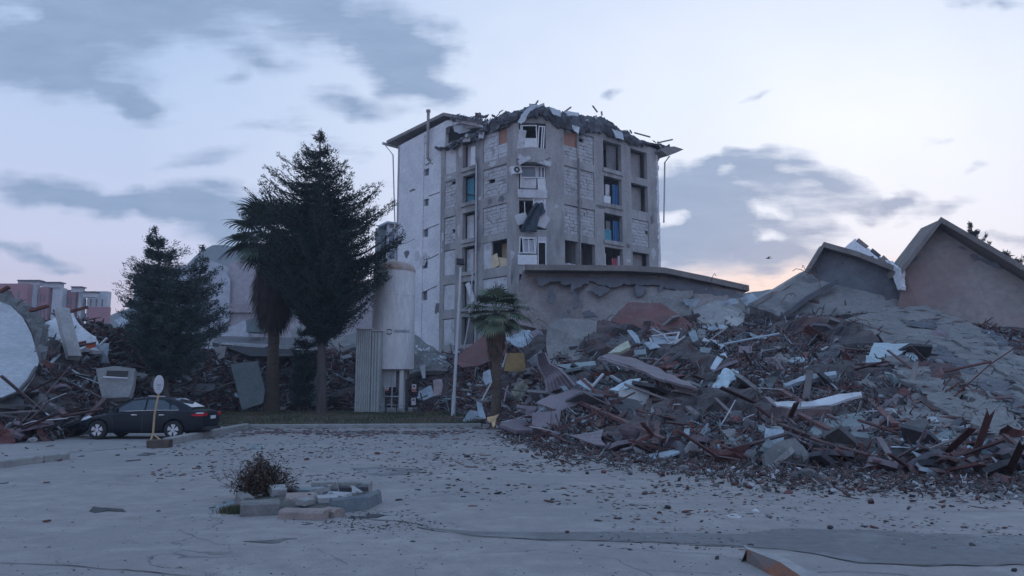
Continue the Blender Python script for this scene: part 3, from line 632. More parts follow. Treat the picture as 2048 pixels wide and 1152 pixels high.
# air conditioner hanging off the corner
s, z = FC.hit(1031, 343); 
ac = MB(); rt = Matrix.Rotation(.35, 3, 'Z') @ FC.rot; c = FC.w(s, z, .35); ac.box(c, (.85, .32, .6), Matrix.Rotation(.25, 3, FC.n) @ rt, jit=.01); aco = fin(ac, 'air_conditioner', pvc, bld)
mb = MB(); q = (rt @ Vector((0, -1, 0))); mb.tube([c + q * .162, c + q * .19], .24, 20); fin(mb, 'fan_grille', darkm, aco); mb = MB(); mb.tube([c + q * .19, c + q * .2], .08, 12); fin(mb, 'fan_hub', pvc, aco)
# third window: wreck with a dark blanket
z1, z0 = FC.hit(1060, 396)[1], FC.hit(1060, 456)[1]; hh = z1 - z0
wframe(FC, a + W_ * .5, b - .05, z0 + .3, z1, -.03, 'door_frame', ang=-.05, mull=(.9,), trans=.75)
for (u, w, fw, fh, an) in ((.1, .3, .9, .85, .35), (.88, .22, .8, 1.0, -.5), (.95, .5, .3, .9, .1), (.72, .85, .8, .35, .15)):
    mb = MB(); mb.box(FC.w(a + W_ * u, z0 + hh * w, .05), (fw, .07, fh), Matrix.Rotation(an, 3, FC.n) @ FC.rot, jit=.1); fin(mb, 'broken_panel', plaster, bld)
mb = MB(); mb.tube([FC.w(a + .45, z0 + .6, 0), FC.w(a + .42, z1 - .3, 0)], .035); fin(mb, 'hanging_bar', pvc, bld)
cl = mat('dark_blanket', (.05, .07, .09), (.035, .05, .065), 4, bump=.7, bscale=6)
nu, nv = 10, 16; vs = []
for j in range(nv):
    t = j / (nv - 1); 
    for i in range(nu):
        u = i / (nu - 1); px = 1061 + (u - .5) * (14 + 20 * t) + 14 * (1 - t) ** 1.5 * 1.2 - 5 * t; py = 408 + 58 * t
        s, z = FC.hit(px, py); vs.append(FC.w(s, z, .25 + .2 * math.sin(u * 9 + t * 3) + .25 * t))
mb = MB().add(vs, [(j * nu + i, j * nu + i + 1, (j + 1) * nu + i + 1, (j + 1) * nu + i) for j in range(nv - 1) for i in range(nu - 1)])
o = fin(mb, 'hanging_blanket', cl, bld, True); md = o.modifiers.new('t', 'SOLIDIFY'); md.thickness = .05
mb = MB(); mb.box(FC.w(a + W_ * .78, z0 + hh * .55, .12), (.9, .3, .6), Matrix.Rotation(.5, 3, FC.n) @ FC.rot, jit=.2); o = fin(mb, 'hanging_blanket', cl, bld)
# fourth window: tilted white frame with net curtain
z1, z0 = FC.hit(1060, 473)[1], FC.hit(1060, 531)[1]; hh = z1 - z0
mb = MB(); FC.box(mb, a - .1, a + W_ * .66, z0 + .05, z0 + hh * .36, -.05, .06, jit=.015); fin(mb, 'parapet_panel', pvc, bld)
wframe(FC, a, a + W_ * .64, z0 + hh * .40, z1 - .05, .02, ang=-.03, mull=())
wframe(FC, a + .25, a + W_ * .58, z0 + hh * .42, z1 - .12, .10, 'window_sash', ang=.06, mull=(.5,))
mb = MB()
for i in range(8): q = a + .36 + i * .12; FC.box(mb, q, q + .11, z0 + hh * .44, z1 - .25, -.02 - .03 * (i % 2), .0 - .03 * (i % 2))
fin(mb, 'net_curtain', curt, bld)
wframe(FC, a + W_ * .68, b, z0 - .05, z1 - .4, -.02, 'door_frame', mull=(), th=.07); wframe(FC, a + W_ * .68, b, z1 - .4, z1 - .02, -.02, mull=(), th=.06, glass=curt)
# white wing behind: end wall, strip of small windows, pitched eave
wing_t = 0.35
W0 = FA.w(-.02, 0, -.45); dirw = -FA.e
def wing_hit(px, py):
    d = ray(px, py); c = Vector((0, 0, CH)); k = (W0 - c).dot(FA.n) / d.dot(FA.n); p = c + d * k; return (p - W0).dot(dirw), p.z
FW = Face(Vector((W0.x, W0.y, 0)) + dirw * wing_hit(795, 350)[0], Vector((W0.x, W0.y, 0)))
fw = FW.hit
wl = FW.L
top = [fw(793, 290), fw(893, 231), fw(925, 236)]
col = [(fw(846, 420)[0], fw(857, 420)[0], [1] * 5)]
wz = [(338, 352), (398, 412), (458, 474), (521, 537), (582, 600)]
rowsW = [(fw(850, a)[1], fw(850, b)[1]) for a, b in wz]
mb = MB(); ztw = fw(795, 293)[1]; s0, s1, _ = col[0]
FW.box(mb, 0, s0, 0, ztw, -.35, 0); FW.box(mb, s1, wl, 0, ztw, -.35, 0); z = 0
for t, bt in sorted(rowsW, key=lambda r: r[1]): FW.box(mb, s0, s1, z, bt, -.35, -.06); z = t
FW.box(mb, s0, s1, z, ztw, -.35, -.06)
pk_ = fw(893, 233); far = fw(960, 245)
gable = [FW.w(0, ztw, -.35), FW.w(wl, ztw, -.35), FW.w(far[0], ztw, -.35), FW.w(far[0], far[1] - .35, -.35), FW.w(pk_[0], pk_[1] - .35, -.35)]
mb.prism(gable, FW.n * .35)
wing = fin(mb, 'white_wall', white_wall, bld)
for t, bt in rowsW[:]:
    mb = MB(); FW.box(mb, s0 + .05, s1 - .05, bt + .03, t - .03, -.3, -.25); fin(mb, 'small_window', glassm, bld)
s, z = fw(897, 260); mb = MB(); FW.box(mb, s - .22, s + .22, z - .3, z + .3, -.1, .02); fin(mb, 'vent_opening', darkm, bld)
s, z = fw(851, 281); mb = MB(); FW.box(mb, s - .15, s + .15, z - .25, z + .25, -.1, .015); fin(mb, 'vent_cover', plaster, bld)
sidew = MB(); a_ = FW.w(0, 0, 0); bk = -FW.n * 12; sidew.prism([a_, a_ + bk, a_ + bk + Vector((0, 0, ztw)), a_ + Vector((0, 0, ztw))], FW.e * .3); sidew.prism([a_ + bk, a_ + bk + FW.e * (wl + 6), a_ + bk + FW.e * (wl + 6) + Vector((0, 0, ztw)), a_ + bk + Vector((0, 0, ztw))], -FW.n * .3)
fin(sidew, 'side_wall', white_wall, bld)
# cracked render seams across the wing
cm_ = mat('crack_dark', (.10, .10, .11))  # dark grey of the cracks in the render
for (pts) in ([(858, 392), (870, 388), (880, 384)], [(853, 458), (866, 453), (878, 448)], [(848, 520), (862, 516), (877, 508)], [(846, 585), (860, 578), (874, 572)], [(851, 330), (860, 325), (866, 328)], [(858, 512), (858, 518)]):
    mb = MB(); mb.tube([FW.w(*fw(*p), .005) for p in pts], .035, 5); fin(mb, 'render_crack', cm_, bld)
eavem = mat('eave_board', (.24, .22, .21), (.16, .15, .15), 2, bump=.3)
e0, e1, e2 = fw(779, 283), fw(893, 227), fw(962, 240)
mb = MB()
for p, q in ((e0, e1), (e1, e2)):
    mb.prism([FW.w(p[0], p[1], -6), FW.w(q[0], q[1], -6), FW.w(q[0], q[1] - .28, -6), FW.w(p[0], p[1] - .28, -6)], FW.n * 6.35)
fin(mb, 'roof', eavem, bld)
mb = MB(); mb.tube([FW.w(e0[0], e0[1] - .35, -6), FW.w(e0[0], e0[1] - .35, .75)], .14, 8); mb.tube([FW.w(e0[0] + .05, e0[1] - .4, .6), FW.w(e0[0] + .75, e0[1] - 1.5, .1), FW.w(.06, 14, .08), FW.w(.06, 1, .08)], .06, 8); fin(mb, 'gutter', steel_w, bld)
s, z = fw(863, 222); s2, z2 = fw(864, 318); mb = MB(); mb.lathe(FW.w(s, z2, .35), [(.13, 0), (.13, z - z2 - .25), (.2, z - z2 - .2), (.2, z - z2)], 14); mb.tube([FW.w(s, z2 + .05, .35), FW.w(s - .02, z2 - .12, .1)], .12, 10); fin(mb, 'flue_pipe', mat('flue_metal', (.30, .28, .27), (.22, .20, .2), 2, .6), bld)
# right hand end: white strip, eave wedge and a dangling downpipe
mb = MB()
zt_ = FB.hit(1318, 312)[1]; z = 0
while z < zt_: h = random.uniform(.3, .9); mb.box(FB.w(FB.L + random.uniform(.0, .10), min(z + h / 2, zt_), -.25), (.34, .5, h - .02), FB.rot, jit=.05); z += h
fin(mb, 'torn_render_edge', white_wall, bld)
q = [FB.hit(x, y) for x, y in ((1309, 306), (1315, 299), (1334, 297), (1353, 303), (1340, 309), (1322, 316))]
mb = MB(); mb.prism([FB.w(s, z, -1.5) for s, z in q], FB.n * 2.3); fin(mb, 'eave_corner', eavem, bld)
P = [FB.hit(1335, 314), FB.hit(1326, 326), FB.hit(1325, 400), FB.hit(1324, 446)]; mb = MB(); mb.tube([FB.w(s, z, .2) for s, z in P], .07); fin(mb, 'dangling_downpipe', steel_w, bld)
# spalled plaster and bare patches on the frame
def blot(face, s, z, w, h, m, name, d0, d1):
    n_ = 14; k_ = random.random() * 40; P_ = []
    for i in range(n_): a = i * 6.283 / n_; r_ = 1 + .55 * noise.noise(Vector((math.cos(a) * 1.6 + k_, math.sin(a) * 1.6, k_))); P_.append(face.w(s + math.cos(a) * w * r_, z + math.sin(a) * h * r_, d0))
    mb = MB(); mb.prism(P_, face.n * (d1 - d0)); fin(mb, name, m, bld)
bare = mat('bare_patch', (.17, .17, .18), (.12, .12, .13), 2, bump=.8); lime = mat('lime_patch', (.46, .465, .475), (.38, .385, .395), 2, bump=.5)
for f, cs in ((FA, colsA), (FB, colsB), (FC, colC)):
    ed = [0] + [x for c in cs for x in c[:2]] + [f.L]
    for k in range(11 if f is not FC else 9):
        j = random.randrange(0, len(ed), 2); lo_, hi_ = ed[j], ed[j + 1]
        if hi_ - lo_ < .5: continue
        w = min(.45, (hi_ - lo_) * .32); blot(f, random.uniform(lo_ + w, hi_ - w), random.uniform(6, zr[0][0]), w * random.uniform(.4, .8), random.uniform(.12, .5), random.choice((bare, lime, lime)), 'plaster_patch', -.05, .006 + .01 * random.random())
    for k in range(6):
        r = random.randrange(5); z = (zr[r][1] + zr[r + 1][0]) / 2; s = random.uniform(1, f.L - 1); blot(f, s, z, random.uniform(.25, .7), random.uniform(.1, .28), random.choice((bare, lime)), 'plaster_patch', -.05, .006 + .01 * random.random())
for k in range(7): blot(FW, random.uniform(.5, FW.L - .5), random.uniform(4, 21), random.uniform(.15, .5), random.uniform(.1, .6), random.choice((plaster, plaster, bare)), 'render_patch', -.05, .008)
# torn roof: crumpled dark sheets hanging over the edge all along
def interp(pts, x): return float(np.interp(x, [p[0] for p in pts], [p[1] for p in pts]))
ridge = [(874, 293), (905, 291), (918, 278), (935, 270), (960, 262), (985, 238), (1010, 224), (1032, 222), (1050, 214), (1073, 208), (1098, 214), (1120, 222), (1150, 226), (1180, 232), (1205, 232), (1222, 245), (1250, 262), (1285, 281), (1320, 290), (1332, 296)]
low = [(874, 303), (905, 302), (918, 294), (960, 282), (985, 262), (1010, 256), (1032, 250), (1073, 238), (1105, 248), (1120, 262), (1150, 270), (1200, 272), (1240, 285), (1262, 296), (1300, 296), (1332, 301)]
def hitall(px, py):
    if px < 1032: return FA, FA.hit(px, py)
    if px < 1100: return FC, FC.hit(px, py)
    return FB, FB.hit(px, py)
xs = np.arange(874, 1333, 3.0); nrow = 8; vs = []
for i, px in enumerate(xs):
    t_ = interp(ridge, px) + 2 + 5 * noise.noise(Vector((px * .11, 0, 0))) + 4 * noise.noise(Vector((px * .37, 5, 0))); l_ = interp(low, px) - 5 + 9 * noise.noise(Vector((px * .09, 9, 0))) + 6 * noise.noise(Vector((px * .3, 3, 0)))
    for j in range(nrow):
        u = j / (nrow - 3); 
        if j < nrow - 2: py = t_ + (l_ - t_) * min(u, 1); d = .1 + .3 * math.sin(min(u, 1) * 2.6) + .28 * noise.noise(Vector((px * .12, py * .15, 2)))
        else: py = l_; d = -.3
        if px < 1032: f = FA
        elif px < 1100: f = FC
        else: f = FB
        s, z = f.hit(px, py)
        if f is FC: d += .05
        vs.append(f.w(s, z, d + (0)))
    # back row
vsb = []
n_ = len(xs)
fa_ = [(i * nrow + j, (i + 1) * nrow + j, (i + 1) * nrow + j + 1, i * nrow + j + 1) for i in range(n_ - 1) for j in range(nrow - 1)]
base_i = len(vs)
for i, px in enumerate(xs):
    t_ = vs[i * nrow]; vs.append(Vector(t_) + Vector((0, 6, -.3 + .4 * noise.noise(Vector((px * .1, 1, 1))))))
fa_ += [(i * nrow, (i + 1) * nrow, base_i + i + 1, base_i + i) for i in range(n_ - 1)]
fin(MB().add(vs, fa_), 'torn_roof', roofdark, bld)
for k in range(80):
    px = random.uniform(878, 1330) if k < 58 else random.uniform(905, 1000); t_, l_ = interp(ridge, px), interp(low, px); u = random.random() ** .8 if k < 60 else random.uniform(-.12, .15)
    py = t_ + (l_ - t_) * u; 
    if k >= 58: py = random.uniform(231, 246); f = FA
    f, (s, z) = hitall(px, py); w = random.uniform(.25, .95); h = random.uniform(.06, .4)
    mb = MB(); rr = Matrix.Rotation(random.uniform(-.7, .7), 3, f.n) @ Matrix.Rotation(random.uniform(-.9, .9), 3, f.e) @ f.rot
    mb.box(f.w(s, z, random.uniform(.15, .55)), (w, .05, h), rr, jit=.18)
    fin(mb, 'roof_scrap', [roofdark, roofdark, concrete, steel_w][random.choice((0, 0, 0, 1, 1, 2, 3)) if k < 58 else 0], bld)
for a_, b_ in (((1262, 268), (1291, 277)), ((1312, 287), (1336, 282)), ((1178, 214), (1186, 228)), ((1120, 228), (1133, 218)), ((1068, 216), (1075, 206)), ((1196, 226), (1195, 234)), ((960, 238), (968, 231))):
    f, (s, z) = hitall(*a_); f2, (s2, z2) = hitall(*b_); mb = MB(); mb.tube([f.w(s, z, .4), f.w(s2, z2, .5)], .07, 5); fin(mb, 'roof_batten', eavem, bld)
o = plate('bent_sheet', [(1036, 246, 54), (1045, 226, 54), (1062, 212, 54.2), (1078, 210, 54.3), (1060, 222, 53.8), (1050, 240, 53.6), (1042, 248, 53.6)], steel_w, .04, cuts=2, jit=.15, par=bld)
for pts in ([(1098, 214, 54.6), (1120, 220, 54.9), (1122, 232, 54.6), (1108, 228, 54)], [(1128, 222, 55), (1158, 224, 55.6), (1157, 232, 55), (1136, 230, 54.6)], [(1145, 250, 55), (1160, 254, 55), (1157, 268, 54.6), (1146, 258, 54.6)], [(905, 228, 61), (935, 232, 60.6), (948, 250, 60.2), (940, 262, 60.2), (920, 268, 60.4), (908, 262, 61)], [(1225, 256, 58.6), (1245, 264, 59), (1248, 280, 58.6), (1232, 276, 58.4)]):
    plate('bent_sheet', pts, random.choice((steel_w, plaster)), .05, cuts=2, jit=.12, par=bld)
# ---------------------------------------------------------------- rubble heaps
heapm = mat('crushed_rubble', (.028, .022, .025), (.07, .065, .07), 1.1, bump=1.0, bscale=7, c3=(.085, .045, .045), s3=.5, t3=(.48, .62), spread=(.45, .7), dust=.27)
pxs = np.arange(-240, 2290, 9.0); ts = np.concatenate([np.linspace(-.02, 1, 44)]); V_ = []
for px in pxs:
    pb, pt, Yt = hprof(px)
    for t in ts:
        py = pb + (pt - pb) * t; p = at(px, py, hY(px, py)) if t > 0 else gnd(px, py, -.1)
        a = noise.noise(p * .33) * 1.5 + noise.noise(p * 1.1) * .6 + noise.noise(p * 3.7) * .22
        env = min(1, max(0, t) * 5) * (.25 if px < 110 else 1 - .75 * min(1, max(0, (px - 1660) / 90)) * (1 if py < np.interp(px, [1690, 1840, 1975, 2060, 2250], [660, 710, 800, 835, 900]) else .15)); p += Vector((noise.noise(p * 2.1 + Vector((9, 0, 0))) * .25, -a * .7, a * .45)) * env
        V_.append(p)
    top = V_[-1]
    for k, (dy, dz) in enumerate(((2, .1), (5, -.9), (9, -3), (14, None))):
        V_.append(Vector((top.x * (1 + dy / top.y), top.y + dy, -.3 if dz is None else max(-.2, top.z + dz) + noise.noise(top * .6 + Vector((k, 0, 0))) * .4)))
nr = len(ts) + 4; nc = len(pxs)
def quads(i0, i1): return [(i * nr + j, (i + 1) * nr + j, (i + 1) * nr + j + 1, i * nr + j + 1) for i in range(i0, i1) for j in range(nr - 1)]
def part_heap(x0, x1, label):
    i0 = int(np.searchsorted(pxs, x0)); i1 = min(int(np.searchsorted(pxs, x1)), nc - 1)
    vs = V_[i0 * nr:(i1 + 1) * nr]; fs = [tuple(k - i0 * nr for k in q) for q in quads(i0, i1)]
    o = MB().add(vs, fs).build('rubble_mound', heapm, normals=False); return tag(o, label, 'rubble', kind='stuff')
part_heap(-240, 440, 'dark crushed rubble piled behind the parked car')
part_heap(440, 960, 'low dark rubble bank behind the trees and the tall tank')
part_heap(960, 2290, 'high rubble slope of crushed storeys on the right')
# materials of loose pieces, varied from piece to piece
wood = mat('red_brown_timber', (.12, .053, .05), (.065, .035, .037), 3, bump=.3, rand=.5, stretch=(1, 1, .2), dust=.27)
woodg = mat('grey_timber', (.18, .145, .145), (.11, .088, .092), 3, bump=.3, rand=.4, stretch=(1, 1, .2), dust=.27)
conc = mat('concrete_chunk', (.20, .198, .198), (.13, .13, .132), 2, bump=.7, rand=.4, dust=.27)
concd = mat('dark_concrete', (.09, .09, .10), (.05, .05, .06), 2, bump=.7, rand=.4, dust=.27)
sheetb = mat('blue_grey_sheet', (.33, .40, .45), (.22, .27, .31), 1.5, .55, bump=.25, rand=.3, c3=(.15, .16, .17), s3=1.2, t3=(.58, .7), dust=.27)
sheetw = mat('pale_sheet', (.50, .52, .54), (.38, .40, .43), 1.5, .6, bump=.25, rand=.2, c3=(.2, .2, .21), s3=1.2, t3=(.58, .7), dust=.35)
brickm = mat('red_brick', (.17, .08, .065), (.12, .06, .055), 4, bump=.4, rand=.3, dust=.27)
mauve = mat('mauve_sheet', (.20, .16, .18), (.14, .11, .13), 1.2, .6, bump=.25, c3=(.13, .10, .11), s3=.9, t3=(.58, .7), dust=.27)
redsheet = mat('red_panel', (.15, .055, .052), (.10, .045, .045), 1, .7, bump=.3, c3=(.09, .05, .05), s3=.8, t3=(.5, .65), dust=.27)
yellowm = mat('yellow_foam', (.36, .25, .11), (.24, .18, .10), 1.5, .9, bump=.4, c3=(.2, .15, .09), s3=.9, t3=(.5, .65))
tealb = mat('teal_grey_board', (.22, .27, .28), (.15, .19, .20), 1, .8, bump=.2, rand=.2, dust=.27)
greenb = mat('green_cream_board', (.42, .44, .34), (.32, .34, .27), 2, .8, bump=.3)
greys = mat('tilted_slab', (.215, .21, .205), (.16, .157, .157), .9, bump=1.0, bscale=6, c3=(.11, .107, .11), s3=.6, t3=(.52, .62))
stucco = mat('mottled_stucco', (.25, .225, .215), (.20, .18, .18), .5, bump=.4, c3=(.145, .14, .145), s3=.28, t3=(.5, .6))
pinkst = mat('pinkish_render', (.25, .20, .19), (.20, .185, .17), .35, bump=.35, bscale=10, c3=(.20, .125, .12), s3=.14, t3=(.42, .62))
foil = mat('crumpled_foil', (.45, .55, .60), (.30, .38, .42), 2.5, .4, bump=.5, metal=.3, c3=(.12, .15, .17), s3=2.2, t3=(.55, .6), dust=.35)
tarp = mat('silver_tarp', (.36, .44, .47), (.27, .34, .37), 2, .5, bump=.3, c3=(.45, .52, .56), s3=3, t3=(.6, .7))
beigec = mat('smooth_panel', (.34, .33, .32), (.30, .29, .285), .6, .7, bump=.1, dust=.35)
pinkc = mat('pink_cloth', (.42, .34, .36), (.32, .27, .29), 3, bump=.5)
tan = mat('tan_foam', (.60, .42, .24), (.5, .34, .2), 3, bump=.5)
# ---- the collapsed annexe right of centre
ann = empty('collapsed_annexe', at(1200, 700, 44).xy.to_3d(), 'fallen grey annexe wall with flat roof edge in front of the tall building', 'building')
o = plate('wall', [(1046, 541, 46), (1180, 541, 46), (1326, 545, 46), (1400, 562, 45.5), (1488, 584, 45), (1500, 640, 43.5), (1400, 690, 42.5), (1240, 700, 42.2), (1170, 655, 44), (1110, 664, 44.5), (1040, 650, 45.2), (1030, 590, 45.8), (1040, 560, 46)], stucco, -.5, cuts=4, jit=.12, par=ann)
ledge = mat('roof_edge', (.215, .195, .18), (.15, .14, .135), 1, bump=.4)
E_ = [(1049, 535), (1150, 536), (1250, 537), (1322, 541), (1400, 557), (1450, 568), (1486, 576)]
mb = MB(); P = [at(x, y, 46.0) for x, y in E_]
for i in range(len(P) - 1):
    a, b = P[i], P[i + 1]; mb.prism([a, b, b - Vector((0, 0, .34)), a - Vector((0, 0, .34))], (0, -1.2, 0))
fin(mb, 'roof_edge', ledge, ann)
mb = MB(); P = [Vector((p.x, p.y + .2, p.z - .1)) for p in P]
for i in range(len(P) - 1):
    a, b = P[i], P[i + 1]; mb.prism([a, b, b + Vector((-.5, 8, -.5)), a + Vector((-.5, 8, -.5))], (0, 0, -.25))
mb.prism([P[0] + Vector((0, .1, -.3)), P[0] + Vector((-.5, 8, -.8)), Vector((P[0].x - .5, 54.3, 0)), Vector((P[0].x, 46.4, 0))], (.3, 0, 0))
fin(mb, 'roof', concrete_b, ann)
strip = mat('dark_wall_and_shade', (.12, .125, .14), (.09, .09, .1), 1, bump=.6)  # dark tone of damaged walls, also of the shade painted below the annexe roof
def patch(pts, m, name='plaster_and_shade_patch', par=None, th=.05, off=0, jit=.02, Y=45.6, cuts=1):
    return plate(name, [(x, y, float(np.interp(y, [541, 590, 650, 700], [45.75, 44.9, 43.5, 42])) - .12 - off * .5) for x, y in pts], m, -th, cuts=3, jit=jit, par=par, rag=.3)
patch([(1064, 552), (1200, 552), (1330, 556), (1420, 574), (1484, 590), (1490, 600), (1420, 592), (1360, 580), (1290, 566), (1220, 572), (1180, 563), (1150, 572), (1110, 562), (1082, 570)], strip, par=ann)  # shade below the overhanging roof edge, painted as a dark band
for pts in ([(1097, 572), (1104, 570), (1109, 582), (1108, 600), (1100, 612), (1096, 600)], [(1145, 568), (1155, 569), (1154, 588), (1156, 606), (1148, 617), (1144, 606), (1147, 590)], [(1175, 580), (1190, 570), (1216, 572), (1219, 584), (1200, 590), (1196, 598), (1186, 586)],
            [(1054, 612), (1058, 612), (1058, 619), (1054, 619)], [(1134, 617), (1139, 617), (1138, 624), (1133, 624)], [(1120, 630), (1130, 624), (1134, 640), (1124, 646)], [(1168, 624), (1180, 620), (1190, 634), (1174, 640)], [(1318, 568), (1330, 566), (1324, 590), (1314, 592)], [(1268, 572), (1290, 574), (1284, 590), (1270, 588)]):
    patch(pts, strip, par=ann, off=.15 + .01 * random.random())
patch([(1300, 596), (1330, 584), (1384, 580), (1386, 590), (1360, 604), (1330, 612), (1300, 610)], greys, 'torn_render', ann, off=.5, jit=.08)
plate('broken_slab', [(1095, 650, 38), (1130, 636, 38.5), (1194, 642, 38.5), (1190, 690, 37.6), (1192, 716, 37), (1150, 722, 37), (1098, 724, 37), (1092, 690, 37.5)], greys, -.3, cuts=2, jit=.08, label='upright grey slab below the annexe wall, left of the dark hollow', cat='slab')
plate('dark_void_sheet', [(1192, 645, 41), (1300, 640, 41), (1270, 700, 40), (1240, 720, 39), (1194, 716, 39)], concd, -.2, label='dark sheet put in for the shaded hollow beside the upright slab', cat='slab', cuts=2, jit=.2)  # dark sheet added where the hollow holds only shade
plate('roof_panel', [(1220, 640, 40.2), (1256, 604, 40.8), (1320, 606, 40.8), (1400, 655, 40), (1380, 672, 39.2), (1290, 668, 39.2)], redsheet, .08, cuts=2, jit=.12, label='large dark red roof panel sloping in front of the annexe wall', cat='panel')
plate('broken_slab', [(1305, 600, 42), (1376, 592, 42), (1380, 630, 41.6), (1352, 640, 41.4), (1310, 634, 41.6)], greys, -.25, cuts=2, jit=.1, label='rounded grey wall piece above the pale blue sheets', cat='slab')
plate('broken_slab', [(1384, 618, 42), (1440, 600, 42.4), (1492, 624, 42), (1484, 652, 41), (1400, 650, 41)], concrete_b, -.3, cuts=2, jit=.15, label='rough grey slab below the drooping end of the annexe roof', cat='slab')
for i, (pts, lb) in enumerate([([(1480, 596), (1504, 586), (1520, 600), (1492, 612)], 'pale blue metal scrap at the tip of the annexe roof'), ([(1366, 600), (1400, 596), (1392, 614), (1372, 610)], 'small pale sheet under the annexe roof band'), ([(1440, 604), (1470, 596), (1478, 606), (1450, 612)], 'blue grey flap right below the sagging roof edge')]):
    plate('metal_sheet', [(x, y, 41.5) for x, y in pts], sheetb, .04, cuts=1, jit=.08, label=lb, cat='sheet')
# ---- the pancaked blocks on the right
rb = empty('collapsed_block', at(1640, 700, 44).xy.to_3d(), 'collapsed block with dark gable and broken eave left of the biggest gable', 'building')
plate('gable_wall', [(1622, 536, 44), (1634, 516, 44), (1648, 500, 44), (1700, 516, 43), (1760, 532, 42), (1800, 560, 41.4), (1810, 590, 41), (1740, 600, 41.6), (1620, 590, 43), (1612, 560, 44)], strip, -.4, cuts=2, jit=.06, par=rb)
mb = MB(); P = [at(1620, 534, 44), at(1648, 488, 44), at(1715, 507, 42.9), at(1788, 536, 41.6)]
for i in range(3): a, b = P[i], P[i + 1]; dn = Vector((0, 0, -.32)); mb.prism([a, b, b + dn, a + dn], (.1, 1.0, 0)); mb.prism([a, b, b + dn, a + dn], (-.3, -.7, 0))
fin(mb, 'roof_edge', ledge, rb)
plate('side_slab', [(1500, 612, 41), (1560, 580, 42.4), (1618, 542, 43.6), (1636, 560, 43), (1660, 566, 42.4), (1800, 600, 40.5), (1850, 622, 39.5), (1700, 628, 40), (1560, 632, 40)], greys, -.5, cuts=3, jit=.1, par=rb)
mb = MB(); P = [at(1506, 604, 40.8), at(1560, 573, 42.2), at(1618, 538, 43.5)]
for i in range(2): a, b = P[i], P[i + 1]; dn = Vector((0, 0, -.28)); mb.prism([a, b, b + dn, a + dn], (0, 1.5, 0))
fin(mb, 'slab_edge', concrete_b, rb)
mb = MB(); P = [at(1560, 630, 39.6), at(1610, 592, 41.2), at(1668, 560, 42)]
for i in range(2): a, b = P[i], P[i + 1]; dn = Vector((0, 0, -.3)); mb.prism([a, b, b + dn, a + dn], (0, -.5, 0))
fin(mb, 'slab_edge', strip, rb)
wb = empty('white_gable', at(1740, 700, 52).xy.to_3d(), 'white broken gable tip showing between the two dark gables', 'building')
plate('white_wall', [(1680, 503, 50), (1710, 477, 50), (1760, 512, 49), (1804, 540, 48), (1800, 575, 46), (1780, 560, 47), (1740, 530, 48.5)], white_wall, -.35, cuts=1, jit=.02, par=wb)
for (x, y, w, h, a) in ((1726, 487, 26, 8, .6), (1752, 506, 22, 8, .6), (1775, 522, 26, 9, .7), (1795, 540, 20, 8, .8), (1766, 520, 18, 8, .2), (1784, 548, 22, 8, .9), (1800, 566, 14, 8, 1.3), (1740, 515, 16, 7, -.2)):
    q = [(x + dx * math.cos(a) - dy * math.sin(a), y + dx * math.sin(a) + dy * math.cos(a)) for dx, dy in ((-w / 2, -h / 2), (w / 2, -h / 2 + 2), (w / 2 - 2, h / 2), (-w / 2, h / 2 - 1))]
    plate('hanging_render', [(a_, b_, 47.5) for a_, b_ in q], random.choice((pinkst, white_wall, plaster, roofdark)), .1, cuts=1, jit=.04, par=wb)
bg_ = empty('collapsed_house', at(1900, 700, 40).xy.to_3d(), 'biggest collapsed gable house with pinkish end wall at the right', 'building')
plate('gable_wall', [(1806, 540, 40), (1876, 456, 40), (1960, 510, 38.5), (2055, 566, 37), (2160, 640, 35.5), (2160, 760, 34), (2050, 720, 35), (1960, 650, 37), (1850, 640, 39), (1790, 640, 40), (1800, 590, 40)], pinkst, -.4, cuts=3, jit=.04, par=bg_)
mb = MB(); P = [at(1801, 538, 40), at(1876, 441, 40), at(1960, 490, 38.5), at(2055, 546, 37), at(2170, 620, 35.4)]
for i in range(4): a, b = P[i], P[i + 1]; dn = Vector((0, 0, -.32)); mb.prism([a, b, b + dn, a + dn], (.15, 2, 0)); mb.prism([a, b, b + dn, a + dn], (-.35, -.9, 0))
fin(mb, 'roof_edge', ledge, bg_)
gyY = lambda x: float(np.interp(x, [1806, 1876, 1960, 2055, 2160], [40, 40, 38.5, 37, 35.5]))
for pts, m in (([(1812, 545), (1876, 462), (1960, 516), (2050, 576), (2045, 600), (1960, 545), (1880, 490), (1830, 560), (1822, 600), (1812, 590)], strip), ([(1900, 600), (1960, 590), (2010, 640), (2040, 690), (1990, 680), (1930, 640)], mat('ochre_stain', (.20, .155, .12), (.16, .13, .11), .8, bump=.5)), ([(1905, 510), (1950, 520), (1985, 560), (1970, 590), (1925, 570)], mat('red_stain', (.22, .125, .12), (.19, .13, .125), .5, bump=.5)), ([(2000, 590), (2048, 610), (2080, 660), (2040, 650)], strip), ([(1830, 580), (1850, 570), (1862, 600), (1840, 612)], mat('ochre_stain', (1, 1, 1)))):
    plate('gable_patch', [(x, y, gyY(x) - .07) for x, y in pts], m, .03, cuts=4, jit=.0, par=bg_, rag=.5)  # toned patches; the first darkens the wall along the roof edges
